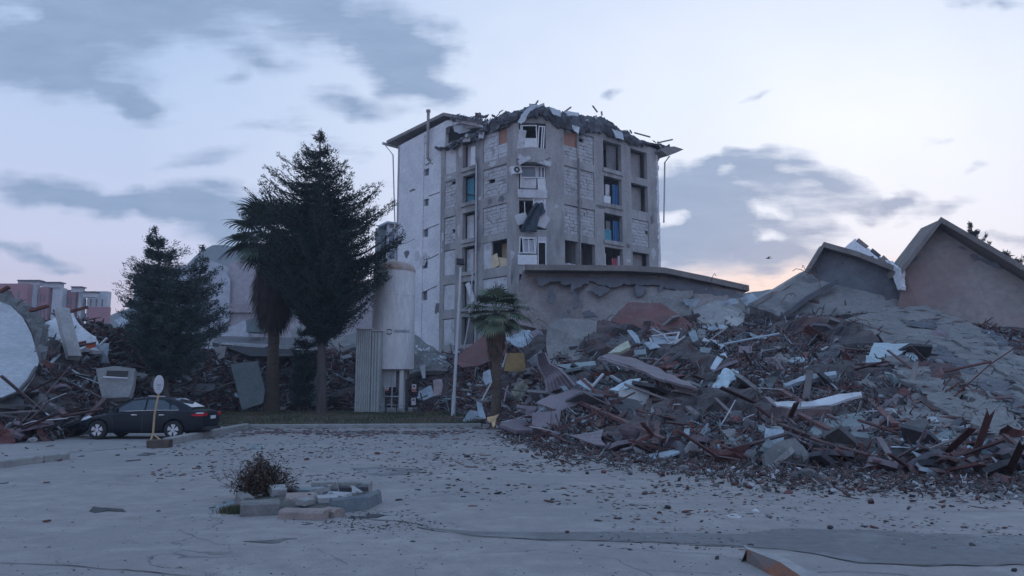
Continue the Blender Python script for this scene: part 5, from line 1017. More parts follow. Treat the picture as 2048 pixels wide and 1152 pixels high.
def proto_mesh(kind, v, m):
    key = (kind, v, m.name)
    if key in PROTO: return PROTO[key]
    st = random.getstate(); random.seed(hash(kind) % 1 + v * 17 + len(kind)); mb = MB()
    if kind == 'plank': L_ = 1; mb.box((0, 0, 0), (1, .075, .03), jit=.015) if v % 3 else mb.add([(-.5, -.04, -.012), (.5, -.03, -.012), (.44, .01, -.012), (.5, .04, -.012), (-.5, .035, -.012), (-.5, -.04, .014), (.5, -.03, .014), (.44, .01, .014), (.5, .04, .014), (-.5, .035, .014)], [(0, 4, 3, 2, 1), (5, 6, 7, 8, 9), (0, 1, 6, 5), (1, 2, 7, 6), (2, 3, 8, 7), (3, 4, 9, 8), (4, 0, 5, 9)])
    elif kind in ('chunk', 'stone'):
        bm = bmesh.new(); bmesh.ops.create_icosphere(bm, subdivisions=2, radius=.5); off = Vector((v * 7.3, v, 0))
        for _ in range(5):
            n_ = Vector((random.gauss(0, 1), random.gauss(0, 1), random.gauss(0, 1))).normalized(); dd = random.uniform(.2, .36)
            for x in bm.verts:
                e = x.co.dot(n_) - dd
                if e > 0: x.co -= n_ * e
        for x in bm.verts: x.co += noise.noise_vector(x.co * 3 + off) * .08; x.co.z *= .7
        mb.add([x.co.copy() for x in bm.verts], [tuple(q.index for q in f.verts) for f in bm.faces]); bm.free()
    elif kind == 'slabbit':
        n_ = random.randint(5, 7); pts = [Vector((math.cos(i * 6.283 / n_) * random.uniform(.35, .6), math.sin(i * 6.283 / n_) * random.uniform(.25, .5), 0)) for i in range(n_)]; mb.prism(pts, (0, 0, .12))
    elif kind in ('sheet', 'scrap'):
        nx_, ny_ = 7, 5; vs = []; k = random.uniform(.05, .25); c = random.uniform(-.6, .6)
        for i in range(nx_):
            for j in range(ny_):
                x, y = i / (nx_ - 1) - .5, (j / (ny_ - 1) - .5) * random.choice((.5,)) ; e = Vector((x, y, 0)); z = c * x * x + k * noise.noise(e * 3 + Vector((v * 3.1, 0, 0))) * 1.6
                vs.append((x + .05 * noise.noise(e * 5 + Vector((0, v, 0))), y + .08 * noise.noise(e * 6 + Vector((v, 4, 0))), z))
        n0 = len(vs); vs += [(x, y, z - .014) for x, y, z in vs]; q = lambda i, j: i * ny_ + j
        fs = [(q(i, j), q(i + 1, j), q(i + 1, j + 1), q(i, j + 1)) for i in range(nx_ - 1) for j in range(ny_ - 1)]; fs += [tuple(a + n0 for a in f[::-1]) for f in fs]
        rim = [q(i, 0) for i in range(nx_)] + [q(nx_ - 1, j) for j in range(1, ny_)] + [q(i, ny_ - 1) for i in range(nx_ - 2, -1, -1)] + [q(0, j) for j in range(ny_ - 2, 0, -1)]
        fs += [(rim[i], rim[i - 1], rim[i - 1] + n0, rim[i] + n0) for i in range(len(rim))]
        mb.add(vs, fs)
    elif kind == 'brick': mb.box((0, 0, 0), (1, .5, .45), jit=.03)
    elif kind == 'rod': mb.tube([(-.5, 0, 0), (-.2, .02, .03), (.15, -.02, .05 * (v - 2)), (.5, .03, -.02)], .012, 5)
    o = mb.build('tmp', m); me = o.data; bpy.data.objects.remove(o); me.name = kind; PROTO[key] = me; random.setstate(st); return me
def drop(name, kind, v, m, loc, scl, rot, group):
    o = bpy.data.objects.new(name, proto_mesh(kind, v, m)); COL.objects.link(o); o.location = loc; o.scale = scl; o.rotation_euler = rot; o['group'] = group; return o
def rot3(fl): return (random.gauss(0, fl), random.gauss(0, fl), random.uniform(0, 6.283))
KIND = {'plank': ('broken_plank', 'plank', 'broken planks in the rubble'), 'sheet': ('metal_sheet', 'sheet', 'loose sheets in the rubble'), 'chunk': ('concrete_chunk', 'chunk', 'concrete chunks in the rubble'), 'slabbit': ('slab_fragment', 'slab fragment', 'slab fragments in the rubble'), 'brick': ('loose_brick', 'brick', 'loose bricks in the rubble'), 'rod': ('bent_rod', 'rod', 'bent rods in the rubble')}
NOUN = {'plank': 'plank', 'sheet': 'sheet', 'chunk': 'concrete chunk', 'slabbit': 'slab fragment', 'brick': 'brick', 'rod': 'rod'}
def pick_px():
    r = random.random()
    return random.uniform(1000, 2060) if r < .56 else random.uniform(1750, 2060) if r < .66 else (random.uniform(0, 420) if r < .82 else random.uniform(420, 1000))
def sprinkle(kind, n, mats, size, fl):
    nm_, cat, grp = KIND[kind]
    for k in range(n):
        px = pick_px(); pb, pt, _ = hprof(px); t = random.random() ** 1.35 * .96; py = pb + (pt - pb) * t
        if 150 < px < 435 and py > 790: px += random.choice((-1, 1)) * 300; px = abs(px)
        pb, pt, _ = hprof(px); py = pb + (pt - pb) * t
        if onslab(px, py) and random.random() < (.8 if px > 100 else 1): continue
        mi = random.choice(mats); m, cname = mi; dist = hY(px, py); L_ = random.uniform(*size) * (.75 if dist < 25 else 1.15) 
        p = at(px, py, dist - random.uniform(.25, .75)); p.z = max(p.z, .08)
        r = rot3(fl); s = {'plank': (L_, random.uniform(1, 2.2), random.uniform(1, 2)), 'sheet': (L_, L_ * random.uniform(.5, 1.3), L_ * .7), 'chunk': (L_, L_ * random.uniform(.6, 1), L_ * random.uniform(.5, .9)), 'slabbit': (L_, L_ * random.uniform(.6, 1), 1), 'brick': (L_, L_, L_), 'rod': (L_, 1.4, 1.4)}[kind]
        o = drop(nm_, kind, random.randrange(5), m, p, s, r, grp)
        big = 'large ' if L_ > size[0] + (size[1] - size[0]) * .66 else ('small ' if L_ < size[0] + (size[1] - size[0]) * .33 else '')
        register(o, px, py, big + cname + ' ' + NOUN[kind], cat)
CR = []
for k in range(46):
    px = random.uniform(1030, 2060) if k < 38 else random.uniform(60, 420); pb, pt, _ = hprof(px); t = random.uniform(.12, .9); py = pb + (pt - pb) * t
    if onslab(px, py): continue
    w = random.uniform(13, 38); h = w * random.uniform(.25, .6); a = random.gauss(0, .35); n_ = random.randint(5, 8)
    pts = [(px + (w * math.cos(i * 6.283 / n_) * math.cos(a) - h * math.sin(i * 6.283 / n_) * math.sin(a)) * random.uniform(.7, 1.1), py + (w * math.cos(i * 6.283 / n_) * math.sin(a) + h * math.sin(i * 6.283 / n_) * math.cos(a)) * random.uniform(.7, 1.1)) for i in range(n_)]
    m, cn = random.choice(((concd, 'dark grey'), (concd, 'dark grey'), (tealb, 'dull teal'), (redsheet, 'dark red'), (mauve, 'mauve'), (conc, 'grey'), (greys, 'grey')))
    o = plate('crumpled_sheet', pts, m, .05, off=random.uniform(.5, 1.0), cuts=3, jit=random.choice((.08, .3, .45)), rag=.25, group='big crumpled sheets and slabs in the rubble'); register(o, px, py, cn + ' big crumpled sheet', 'sheet')
for k in range(46):
    px, py = random.choice(((1480, 584), (1420, 572), (1500, 600), (1192, 650), (1190, 700), (1620, 545), (1700, 520), (1850, 640), (1700, 650), (1900, 800), (1840, 725), (1560, 590), (1380, 620), (1100, 655), (90, 640), (60, 610), (140, 640), (1330, 640))); px += random.gauss(0, 10); py += random.gauss(0, 6)
    A = hat(px, py, .7) if py > hprof(px)[1] else at(px, py, 44.5 if px < 1550 and px > 900 else (40.5 if px > 900 else 33)); d = Vector((random.gauss(0, .5), random.gauss(-.4, .3), random.gauss(.2, .4))); L_ = random.uniform(.5, 1.6)
    mb = MB(); mb.tube([A, A + d * L_ * .5, A + d * L_ * .8 + Vector((0, 0, -.1 * L_)), A + d * L_ + Vector((0, 0, -.35 * L_))], .018, 4); o = fin(mb, 'bent_rebar', rust); o['group'] = 'bent steel bars sticking out of broken slabs'; register(o, px, py, 'thin bent rebar', 'rebar')
for k in range(16):
    px = random.uniform(1040, 1850); pb, pt, _ = hprof(px); py = pb + (pt - pb) * random.uniform(.2, .95); w = random.uniform(30, 110)
    pts = [hat(px + w * (i / 7 - .5), py + random.uniform(-5, 5) + 14 * (i / 7 - .5) ** 2 * random.uniform(0, 4), random.uniform(.6, 1.1)) for i in range(8)]
    mb = MB(); mb.tube(pts, .022, 5); o = fin(mb, 'loose_cable', darkm, None, True); o['group'] = 'loose cables in the rubble'; register(o, px, py, 'long thin black cable' if w > 70 else 'thin black cable', 'cable')
for o, px, py in BEAMS: register(o, px, py, ('rust brown' if o.data.materials[0] is wood else 'greyish' if o.data.materials[0] is woodg else 'dark') + ' long beam', 'beam')
sprinkle('plank', 234, [(wood, 'rust brown'), (wood, 'rust brown'), (woodg, 'greyish brown')], (.8, 4.2), .3)
sprinkle('sheet', 170, [(sheetb, 'blue grey'), (sheetb, 'blue grey'), (mauve, 'mauve'), (tealb, 'dull teal'), (redsheet, 'dark red')], (.35, 1.5), .6)
sprinkle('chunk', 130, [(conc, 'grey'), (concd, 'dark')], (.2, .85), 1)
sprinkle('slabbit', 130, [(conc, 'grey'), (concd, 'dark'), (concd, 'dark'), (mauve, 'mauve grey')], (.4, 1.9), .4)
sprinkle('rod', 60, [(sheetw, 'thin pale'), (rust, 'thin rusty')], (.8, 3), .4)
sprinkle('brick', 60, [(brickm, 'red'), (conc, 'grey')], (.25, .4), 1)
# uncountable small debris: splinters, crumbs and chips all over the slopes
def debris(n, name, label, x0, x1, szr, tfun, spread=.35, pal=None):
    vs = []; fs = []; mi = []
    cube = np.array([(-1, -1, -1), (1, -1, -1), (1, 1, -1), (-1, 1, -1), (-1, -1, 1), (1, -1, 1), (1, 1, 1), (-1, 1, 1)]) * .5
    cf = np.array(((0, 3, 2, 1), (4, 5, 6, 7), (0, 1, 5, 4), (1, 2, 6, 5), (2, 3, 7, 6), (3, 0, 4, 7)))
    allv = np.empty((n, 8, 3)); 
    for k in range(n):
        px = random.uniform(x0, x1); pb, pt, _ = hprof(px); t = tfun(); py = pb + (pt - pb) * t
        if onslab(px, py) and random.random() < (.93 if px > 100 else 1): px += 400 if px < 500 else -500; pb, pt, _ = hprof(px); py = pb + (pt - pb) * t
        Yq = hY(px, py); p = at(px, py, Yq - random.uniform(-.1, spread)) if t > 0 else gnd(px, py, .03)
        s = random.uniform(*szr) ** 1.0 * (Yq / 30) ** .5; r = random.random()
        d = (s * 5, s * .26, s * .16) if r < .45 else ((s * 1.4, s * .9, s * .12) if r < .75 else (s, s * .8, s * .6))
        R_ = np.array((Matrix.Rotation(random.uniform(0, 6.28), 3, 'Z') @ Matrix.Rotation(random.gauss(0, .5), 3, 'Y') @ Matrix.Rotation(random.gauss(0, .7), 3, 'X')))
        c = cube * (1 + rng.uniform(-.25, .25, (8, 3))); allv[k] = (c * d) @ R_.T + np.array(p); mi.append(random.choice(pal))
    F_ = (cf[None] + (np.arange(n) * 8)[:, None, None]).reshape(-1, 4)
    o = raw(name, allv.reshape(-1, 3), F_, [wood, woodg, conc, concd, sheetb, sheetw, redsheet, brickm, tealb], matidx=np.repeat(mi, 6)); tag(o, label, 'debris', kind='stuff')
PAL = [0, 0, 0, 0, 0, 1, 2, 2, 3, 3, 3, 3, 3, 4, 6, 6, 7, 8]
debris(25000, 'fine_debris', 'splinters, chips and crumbs covering the right rubble slope', 1010, 2260, (.05, .21), lambda: random.random() ** 1.2, pal=PAL)
debris(7000, 'fine_debris', 'splinters and crumbs covering the low rubble behind the trees', 400, 1010, (.08, .28), lambda: random.random(), pal=PAL)
debris(5000, 'fine_debris', 'splinters and crumbs covering the left rubble', -220, 430, (.07, .25), lambda: random.random() ** .9, pal=PAL)
debris(4500, 'fine_debris', 'red brown crumbs spread on the yard at the heap foot', 1000, 2260, (.03, .13), lambda: -abs(random.gauss(0, .07)), pal=[0, 0, 1, 2, 2, 3, 3, 5, 6, 7, 7])
# ---------------------------------------------------------------- trees
def needle_mat(name, a, b, c=None): 
    m = mat(name, a, b, .9, .8, bump=0, c3=c or (.02, .03, .025), s3=1.6, t3=(.5, .62), spread=(.4, .6)); return m
nee = needle_mat('conifer_needles', (.016, .032, .03), (.025, .044, .036), (.010, .02, .02))
nee2 = needle_mat('grey_green_needles', (.035, .06, .06), (.055, .08, .075), (.022, .04, .042))
bark = mat('conifer_bark', (.10, .085, .08), (.06, .05, .05), 4, bump=.8, stretch=(1, 1, .25))
palmt = mat('palm_trunk', (.14, .105, .08), (.08, .06, .05), 3, bump=1.0, stretch=(1, 1, 3))
def sprays(P, D, n_per, size, wid, jitter, droop=0.0):
    """leaf sprays: around each point a few narrow two-triangle blades that follow the twig's direction"""
    P = np.repeat(np.asarray(P), n_per, 0); D = np.repeat(np.asarray(D), n_per, 0); n = len(P)
    c = P + rng.normal(0, jitter, (n, 3)) * (1, 1, .7); d = D + rng.normal(0, .5, (n, 3)) * (1, 1, .55); d[:, 2] += -droop; d /= np.linalg.norm(d, axis=1)[:, None]
    r = rng.normal(0, 1, (n, 3)); s = np.cross(d, r); s /= np.linalg.norm(s, axis=1)[:, None] + 1e-6
    L_ = size * rng.uniform(.5, 1.2, n)[:, None]; w = wid * rng.uniform(.6, 1.3, n)[:, None]
    v = np.stack([c - d * L_ * .3, c + s * w, c + d * L_, c - s * w], 1).reshape(-1, 3)
    return v, np.arange(n * 4).reshape(-1, 4)
def conifer(name, base, top, prof_l, prof_r, trunk_r, m, label, n_limb, n_per, size, lift=.35, z_lo=None, jit=.14, lean=None, crown_depth=1.0, nspr=3, ragged=.28, bend=0.0, tips=()):
    """prof_l / prof_r: (photo row, photo column) outline of the crown's left and right sides"""
    Y = base.y; root = empty(name, base, label, 'tree'); 
    H = top.z - base.z; mb = MB(); pts = [Vector(base) + (Vector(top) - Vector(base)) * t + Vector((.08 * noise.noise(Vector((t * 3, base.x, 0))), 0, 0)) * 3 * t for t in np.linspace(0, 1, 12)]; pts[0].z -= .3
    mb.tube(pts, [trunk_r * (1 - .93 * t) ** .9 * (1.25 if t == 0 else 1) for t in np.linspace(0, 1, 12)], 10)
    P, D = [], []
    rows = [p[0] for p in prof_l]
    zt_ = [at(0, r, Y).z for r in rows]
    def radius(z, side):
        pr = prof_l if side < 0 else prof_r
        zz = [at(0, r, Y).z for r, _ in pr]; xx = [at(c, r, Y).x for r, c in pr]
        return float(np.interp(z, zz[::-1], xx[::-1]))
    lo, hi = min(zt_), max(zt_)
    specs = []
    for (tx, ty) in tips:
        e = at(tx, ty, Y + random.uniform(-.5, .5)); zc = e.z; cx = base.x + (top.x - base.x) * (zc - base.z) / H; specs.append((e.z, 0 if e.x > cx else math.pi, abs(e.x - cx)))
    for k in range(n_limb + len(specs)):
        u = (k + random.random()) / n_limb; uq = 1 - max(0, 1 - u) ** .62; nt_ = max(5, (hi - lo) / .62); uq = (round(uq * nt_) + random.gauss(0, .13)) / nt_; z = lo + (hi - lo) * min(1, max(0, uq)); a = k * 2.39996 + random.uniform(-.3, .3)
        cx = base.x + (top.x - base.x) * (z - base.z) / H
        ca, sa_ = math.cos(a), math.sin(a); rl = cx - radius(z, -1); rr = radius(z, 1) - cx
        Rr = max(.05, (rr if ca > 0 else rl)) ; Rm = max(.05, (rr + rl) / 2)
        if k >= n_limb: z, a, r_ = specs[k - n_limb]; a += random.uniform(-.15, .15); ca, sa_ = math.cos(a), math.sin(a); cx = base.x + (top.x - base.x) * (z - base.z) / H; wf = .5; tip = .35; z0 = z - tip * .35 - lift * r_ * .5
        r_ = r_ if k >= n_limb else abs(ca) ** 1.5 * Rr + (1 - abs(ca) ** 1.5) * Rm * crown_depth
        if k < n_limb: longl = random.random() < .38; r_ *= random.uniform(.9, 1.12) if longl else random.uniform(.55, .92); wf = .55 if longl else 1.0; tip = .45 if longl else .1
        if k < n_limb: z0 = z - lift * r_ * random.uniform(.1, .5)
        p0 = Vector((cx, Y, z0)); n_ = max(4, int(r_ / .22)); path = []
        for i in range(n_ + 1):
            t = i / n_; rad = r_ * t; zz = z0 + lift * r_ * (t ** 2.0) * .8 - .12 * r_ * math.sin(t * 3.1) + tip * .35 * t ** 4; path.append(Vector((cx + ca * rad + bend * rad * 0, Y + sa_ * rad, zz)))
        mb.tube(path, [max(.008, trunk_r * .22 * (r_ / 3 + .3) * (1 - t / (n_ + .01)) + .006) for t in range(n_ + 1)], 4, cap=False)
        for i in range(1, n_ + 1):
            t = i / n_; d = (path[i] - path[i - 1]).normalized(); side = Vector((-sa_, ca, 0)); half = (.42 * r_ * (1 - t) ** .8 + .03 + min(.06, r_ * .05)) * wf * (.55 + .45 * random.random())
            P.append(path[i]); D.append(d)
            ns = max(1, int(half / .2))
            for sgn in (-1, 1):
                for q in range(1, ns + 1):
                    if random.random() < .18: continue
                    f = q / ns; pt_ = path[i] + side * sgn * half * f + d * half * f * .45 + Vector((0, 0, -.12 * f + random.gauss(0, .03))); P.append(pt_); D.append((side * sgn * .6 + d * .8 + Vector((0, 0, .12))).normalized())
    # outline twigs that break the silhouette
    Pn = np.array([tuple(p) for p in P]); Dn = np.array([tuple(d) for d in D])
    v, f = sprays(Pn, Dn, n_per, size, size * .16, jit)
    fin(mb, 'trunk', bark, root, True); o = raw('crown', v, f, m, root); print(name, len(f)); return root
b1 = gnd(648, 838); Yt = 40.0; bx = at(648, 700, Yt).x
conifer('conifer', Vector((bx, Yt, .3)), at(641, 266, Yt), [(264, 640), (285, 618), (300, 600), (318, 596), (330, 572), (350, 580), (366, 532), (385, 556), (410, 510), (440, 505), (470, 500), (510, 506), (560, 520), (600, 560), (630, 586), (655, 612), (682, 640)],
        [(264, 642), (290, 654), (305, 664), (330, 688), (350, 696), (378, 704), (386, 752), (400, 738), (412, 786), (430, 756), (462, 766), (490, 806), (515, 784), (540, 764), (560, 772), (590, 748), (602, 736), (618, 742), (640, 705), (660, 690), (682, 650)],
        .27, nee, 'tallest dark conifer with ragged crown left of the tall tank', 460, 9, .145, lift=.3, jit=.085, tips=[(565, 322), (602, 292), (600, 297), (612, 306), (598, 330), (664, 302), (672, 325), (684, 332), (527, 362), (540, 350), (556, 345), (505, 402), (498, 430), (745, 378), (752, 382), (783, 408), (786, 414), (762, 440), (806, 490), (800, 494), (770, 520), (740, 600), (742, 618), (690, 345), (668, 318), (655, 300), (705, 372), (585, 612), (720, 640), (560, 590)])
Yt = 35.5; bx = at(345, 700, Yt).x
conifer('conifer', Vector((bx, Yt, .0)), at(312, 460, Yt), [(458, 306), (490, 296), (500, 304), (520, 284), (545, 262), (575, 268), (600, 272), (640, 266), (680, 262), (710, 300), (740, 314)], [(458, 314), (480, 330), (500, 352), (520, 372), (540, 396), (560, 420), (590, 432), (615, 452), (640, 446), (660, 438), (690, 430), (720, 412), (740, 392)],
        .2, nee2, 'smaller grey green conifer behind the parked car', 380, 10, .13, lift=.12, jit=.085, ragged=.35, tips=[(300, 503), (302, 500), (306, 470), (350, 486), (340, 500), (284, 540), (290, 535), (262, 555), (268, 550), (246, 572), (250, 590), (262, 612), (438, 538), (440, 566), (436, 570), (462, 617), (455, 620), (446, 648), (444, 652), (420, 560), (372, 500)])
# its second leader on the right
rt = bpy.context.scene.objects[-1]
second = conifer('conifer', at(392, 600, 36.2), at(408, 497, 36.2), [(495, 404), (510, 388), (540, 380), (570, 372), (600, 366)], [(495, 410), (505, 416), (530, 412), (550, 414), (570, 420), (600, 424)], .07, nee2, 'slim conifer top growing beside the smaller conifer', 26, 9, .13, lift=.3, jit=.07)
# conifer tops behind the biggest gable
Yt = 60.0; conifer('conifer', Vector((at(1965, 600, Yt).x, Yt, 0)), at(1942, 443, Yt), [(442, 1940), (460, 1938), (480, 1942), (500, 1946), (540, 1940), (600, 1930)], [(442, 1943), (455, 1950), (470, 1962), (480, 1968), (500, 1990), (515, 1994), (540, 2000), (600, 2010)], .18, nee, 'conifer top peeking over the roof of the biggest gable', 70, 9, .24, lift=.35, jit=.08, ragged=.4)
Yt = 62.0; conifer('conifer', Vector((at(1885, 600, Yt).x, Yt, 0)), at(1884, 441, Yt), [(440, 1882), (450, 1878), (470, 1872), (600, 1840)], [(440, 1886), (450, 1892), (470, 1905), (600, 1940)], .14, nee, 'tiny conifer tip just right of the biggest gable peak', 40, 8, .22, lift=.3, jit=.08)
Yt = 48.0; conifer('conifer', Vector((at(2020, 600, Yt).x, Yt, 0)), at(2012, 508, Yt), [(506, 2008), (515, 1996), (540, 1990), (600, 1980)], [(506, 2016), (515, 2032), (530, 2050), (560, 2070), (600, 2080)], .14, nee, 'low dark conifer top at the far right roof edge', 60, 9, .22, lift=.1, jit=.08, ragged=.4)
# small dark shrub between the two trunks
Yt = 41.5; conifer('shrub', Vector((at(600, 800, Yt).x, Yt, .35)), at(612, 654, Yt), [(652, 608), (680, 596), (700, 590), (740, 586), (800, 584)], [(652, 616), (680, 636), (700, 642), (740, 634), (800, 630)], .06, nee, 'dark bushy shrub between the palm trunk and the big conifer trunk', 70, 9, .17, lift=.2, jit=.09)
# fan palms
fan_g = mat('fan_leaf', (.045, .075, .05), (.06, .085, .06), 2, .7, bump=0, rand=0); fan_y = mat('fan_leaf_light', (.10, .14, .09), (.075, .11, .075), 2, .7, bump=0, c3=(.16, .15, .09), s3=1.5)
fan_d = mat('dead_frond', (.15, .10, .075), (.09, .06, .05), 2.5, .9, bump=0, c3=(.06, .045, .04), s3=1.5); fan_dk = mat('dead_frond_dark', (.075, .055, .05), (.05, .038, .035), 2.5, .9, bump=0)
def fan_palm(base, crown, tr, LR, n_live, mlive, label, skirt_h, skirt_r, mdead, lean=0, dead_n=2600, droop=1.0):
    root = empty('fan_palm', base, label, 'tree'); mb = MB(); H = crown.z - base.z; pts = [Vector((base.x + (crown.x - base.x) * t ** 1.3, base.y + (crown.y - base.y) * t, base.z - .2 + (H + .2) * t)) for t in np.linspace(0, 1, 22)]
    mb.tube(pts, [tr * (1.35 - .5 * min(1, t * 3) + (.07 if i % 2 else 0)) for i, t in enumerate(np.linspace(0, 1, 22))], 12); fin(mb, 'trunk', palmt, root)
    for k in range(n_live):
        a = k * 2.39996 + random.uniform(-.2, .2); el = 1.25 - 1.75 * (k / n_live) + random.uniform(-.12, .12); dr = Vector((math.cos(a) * math.cos(el), math.sin(a) * math.cos(el), math.sin(el))); L_ = LR * random.uniform(.8, 1.05)
        vs, fs = [], []; pet = []; q = crown.copy(); d = dr.copy()
        for i in range(6): pet.append(q.copy()); q = q + d * L_ * .5 / 5; d = (d + Vector((0, 0, -.07 * droop))).normalized()
        s = d.cross(Vector((0, 0, 1))); s = s.normalized() if s.length > .05 else Vector((1, 0, 0))
        for i, c in enumerate(pet): vs += [c - s * .022, c + s * .022]
        fs += [(2 * i, 2 * i + 1, 2 * i + 3, 2 * i + 2) for i in range(5)]
        up = s.cross(d).normalized(); hub = pet[-1]; nb = 26
        for j in range(nb):
            an = (j / (nb - 1) - .5) * 3.7; e = (d * math.cos(an) + s * math.sin(an) + up * .12).normalized(); bl = L_ * .58 * (1 - .25 * abs(an) / 1.9) * random.uniform(.85, 1.08); w = .040 * L_
            o_ = len(vs); c = hub.copy(); seg = 6; sw = e.cross(up).normalized()
            for i in range(seg + 1):
                t = i / seg; ww = w * (1 - t) ** .7 * (.5 + .5 * min(1, t * 4)); vs += [c - sw * ww, c + sw * ww]; e = (e + Vector((0, 0, -.42 * droop * t * t * (1 + random.random() * .6)))).normalized(); c = c + e * bl / seg
            fs += [(o_ + 2 * i, o_ + 2 * i + 1, o_ + 2 * i + 3, o_ + 2 * i + 2) for i in range(seg)]
        raw('frond', np.array([tuple(v) for v in vs]), np.array(fs), mlive, root)
    # skirt of dead fronds pressed round the trunk
    n = dead_n; a = rng.uniform(0, 6.283, n); t = rng.uniform(0, 1, n) ** .8; zz = crown.z - .15 * skirt_h - skirt_h * t * .85; rr = skirt_r * (np.sin(np.clip(t * 2.5 + .35, 0, 3.0)) ** .7) * rng.uniform(.45, 1.0, n); c = np.c_[crown.x + rr * np.cos(a) + (base.x - crown.x) * t * .2, crown.y + rr * np.sin(a), zz]
    d = np.c_[np.cos(a) * .18, np.sin(a) * .18, -np.ones(n)] + rng.normal(0, .16, (n, 3)); L_ = skirt_h * rng.uniform(.16, .34, n)[:, None]; s = np.c_[-np.sin(a), np.cos(a), a * 0] * (.018 + .02 * skirt_r)
    v = np.stack([c - s, c + s, c + d * L_ * .6 + s * .7, c + d * L_, c + d * L_ * .6 - s * .7], 1)
    raw('dead_skirt', v.reshape(-1, 3), np.arange(n * 5).reshape(-1, 5), mdead, root); return root
Yt = 42.8; cr = at(540, 520, Yt); cr2 = at(552, 476, Yt)
fan_palm(Vector((at(548, 700, Yt).x, Yt, .3)), at(553, 480, Yt), .36, 3.4, 34, fan_g, 'tall fan palm with a thick dead skirt beside the biggest conifer', 4.3, 1.12, fan_dk, dead_n=5200, droop=1.1)
Yt = 33.5; fan_palm(Vector((at(992, 800, Yt).x, Yt, 0)), at(992, 628, Yt), .22, 1.75, 30, fan_y, 'small green fan palm between the lamp post and the annexe wall', 1.7, .38, fan_d, dead_n=2000, droop=1.25)
# ---------------------------------------------------------------- parked car
cw_ = empty('parked_car', (0, 0, 0), 'dark blue parked saloon car with silver wheels behind the oval sign', 'car')
paint = mat('dark_car_paint', (.006, .009, .016), (.005, .008, .014), 2, .5, bump=0, spec=.25, c3=(.016, .018, .022), s3=1.5, t3=(.5, .8))
cglass = mat('car_glass', (.02, .035, .05), (.025, .045, .06), 1, .12, bump=0, spec=.7)
chrome = mat('chrome_trim', (.65, .68, .72), (.55, .58, .62), 3, .25, bump=0, metal=.7)
tyre = mat('tyre_rubber', (.02, .02, .022), (.03, .03, .03), 8, .85, bump=.2); rimm = mat('alloy_rim', (.60, .63, .67), (.5, .52, .56), 5, .35, bump=0, metal=.5)
yn = 27.0; cxr = at(345, 873, yn - .75).x; cxf = at(193, 875, yn - .75).x; WB = cxr - cxf   # car points to the left (-x)
yc = yn + .12
# local: X forward from the rear axle; world x = cxr - X
def CP(X, y, z): return Vector((cxr - X * (WB / 2.65), yc + y, z))
root = cw_; root.location = (cxr - 1.3, yc, 0)
# stations: X, half width, z sill, z belt, hood/boot height at centre
ST_ = [(-1.02, .60, .42, .86, .92), (-.98, .74, .30, .92, .99), (-.80, .83, .24, .97, 1.03), (-.45, .86, .22, .985, 1.06), (0, .875, .20, .975, 1.05), (.5, .88, .19, .955, 1.02), (1.0, .88, .19, .935, 1.0), (1.6, .88, .19, .915, .98), (2.1, .875, .19, .89, .96), (2.5, .86, .2, .85, .93), (2.9, .84, .22, .78, .86), (3.2, .78, .26, .70, .77), (3.42, .66, .32, .60, .66), (3.5, .5, .40, .54, .58)]
vs = []; K = 17
for (X, w, z0, zb_, zc) in ST_:
    half = [(0, z0), (w * .8, z0), (w * .96, z0 + .06), (w, z0 + (zb_ - z0) * .35), (w * 1.0, z0 + (zb_ - z0) * .62), (w * .985, z0 + (zb_ - z0) * .70), (w * .95, zb_ - .02), (w * .84, zb_ + .018), (0, zc)]
    ring = [(-y, z) for y, z in half] + [(y, z) for y, z in half[-2:0:-1]]
    vs += [CP(X, y, z) for y, z in ring]
K = len(ring); ns_ = len(ST_)
fs = [(i * K + j, i * K + (j + 1) % K, (i + 1) * K + (j + 1) % K, (i + 1) * K + j) for i in range(ns_ - 1) for j in range(K)] + [tuple(range(K)), tuple(range((ns_ - 1) * K, ns_ * K))[::-1]]
body = MB().add(vs, fs).build('body', paint, None, True)
body.modifiers.new('s', 'SUBSURF').levels = 2
cuts_ = []
for X in (0, 2.65):
    for sy in (-1, 1):
        c = MB(); cc_ = CP(X, sy * .9, .33); c.tube([cc_ + Vector((0, -.28, 0)), cc_ + Vector((0, .28, 0))], .385, 28); co = c.build('cut', paint); md = body.modifiers.new('b', 'BOOLEAN'); md.object = co; md.operation = 'DIFFERENCE'; cuts_.append(co)
dg = bpy.context.evaluated_depsgraph_get(); me = bpy.data.meshes.new_from_object(body.evaluated_get(dg)); me.name = 'body'
bpy.data.objects.remove(body)
for c in cuts_: bpy.data.objects.remove(c)
me.transform(par_world(root).inverted()); me.materials.clear(); me.materials.append(paint); body = bpy.data.objects.new('body', me); COL.objects.link(body); body.parent = root
# cabin
CB = [(-.52, .70, .985, 1.03), (-.05, .72, .98, 1.30), (.30, .71, .98, 1.405), (.8, .71, .97, 1.455), (1.25, .71, .96, 1.455), (1.6, .71, .95, 1.41), (2.0, .715, .94, 1.21), (2.42, .72, .90, .955)]
vs = []
for (X, w, z0, z1) in CB:
    tw = w - (z1 - z0) * .36; ring = [(-w - .06, z0 - .05), (-w, z0 + .01), (-tw, z1 - .045), (-tw + .09, z1), (0, z1 + .02), (tw - .09, z1), (tw, z1 - .045), (w, z0 + .01), (w + .06, z0 - .05)]; vs += [CP(X, y, z) for y, z in ring]
K = 9; ncb = len(CB); o = MB().add(vs, [(i * K + j, i * K + j + 1, (i + 1) * K + j + 1, (i + 1) * K + j) for i in range(ncb - 1) for j in range(K - 1)] + [tuple(range(K)), tuple(range((ncb - 1) * K, ncb * K))[::-1]]); o = fin(o, 'roof', paint, root, True)
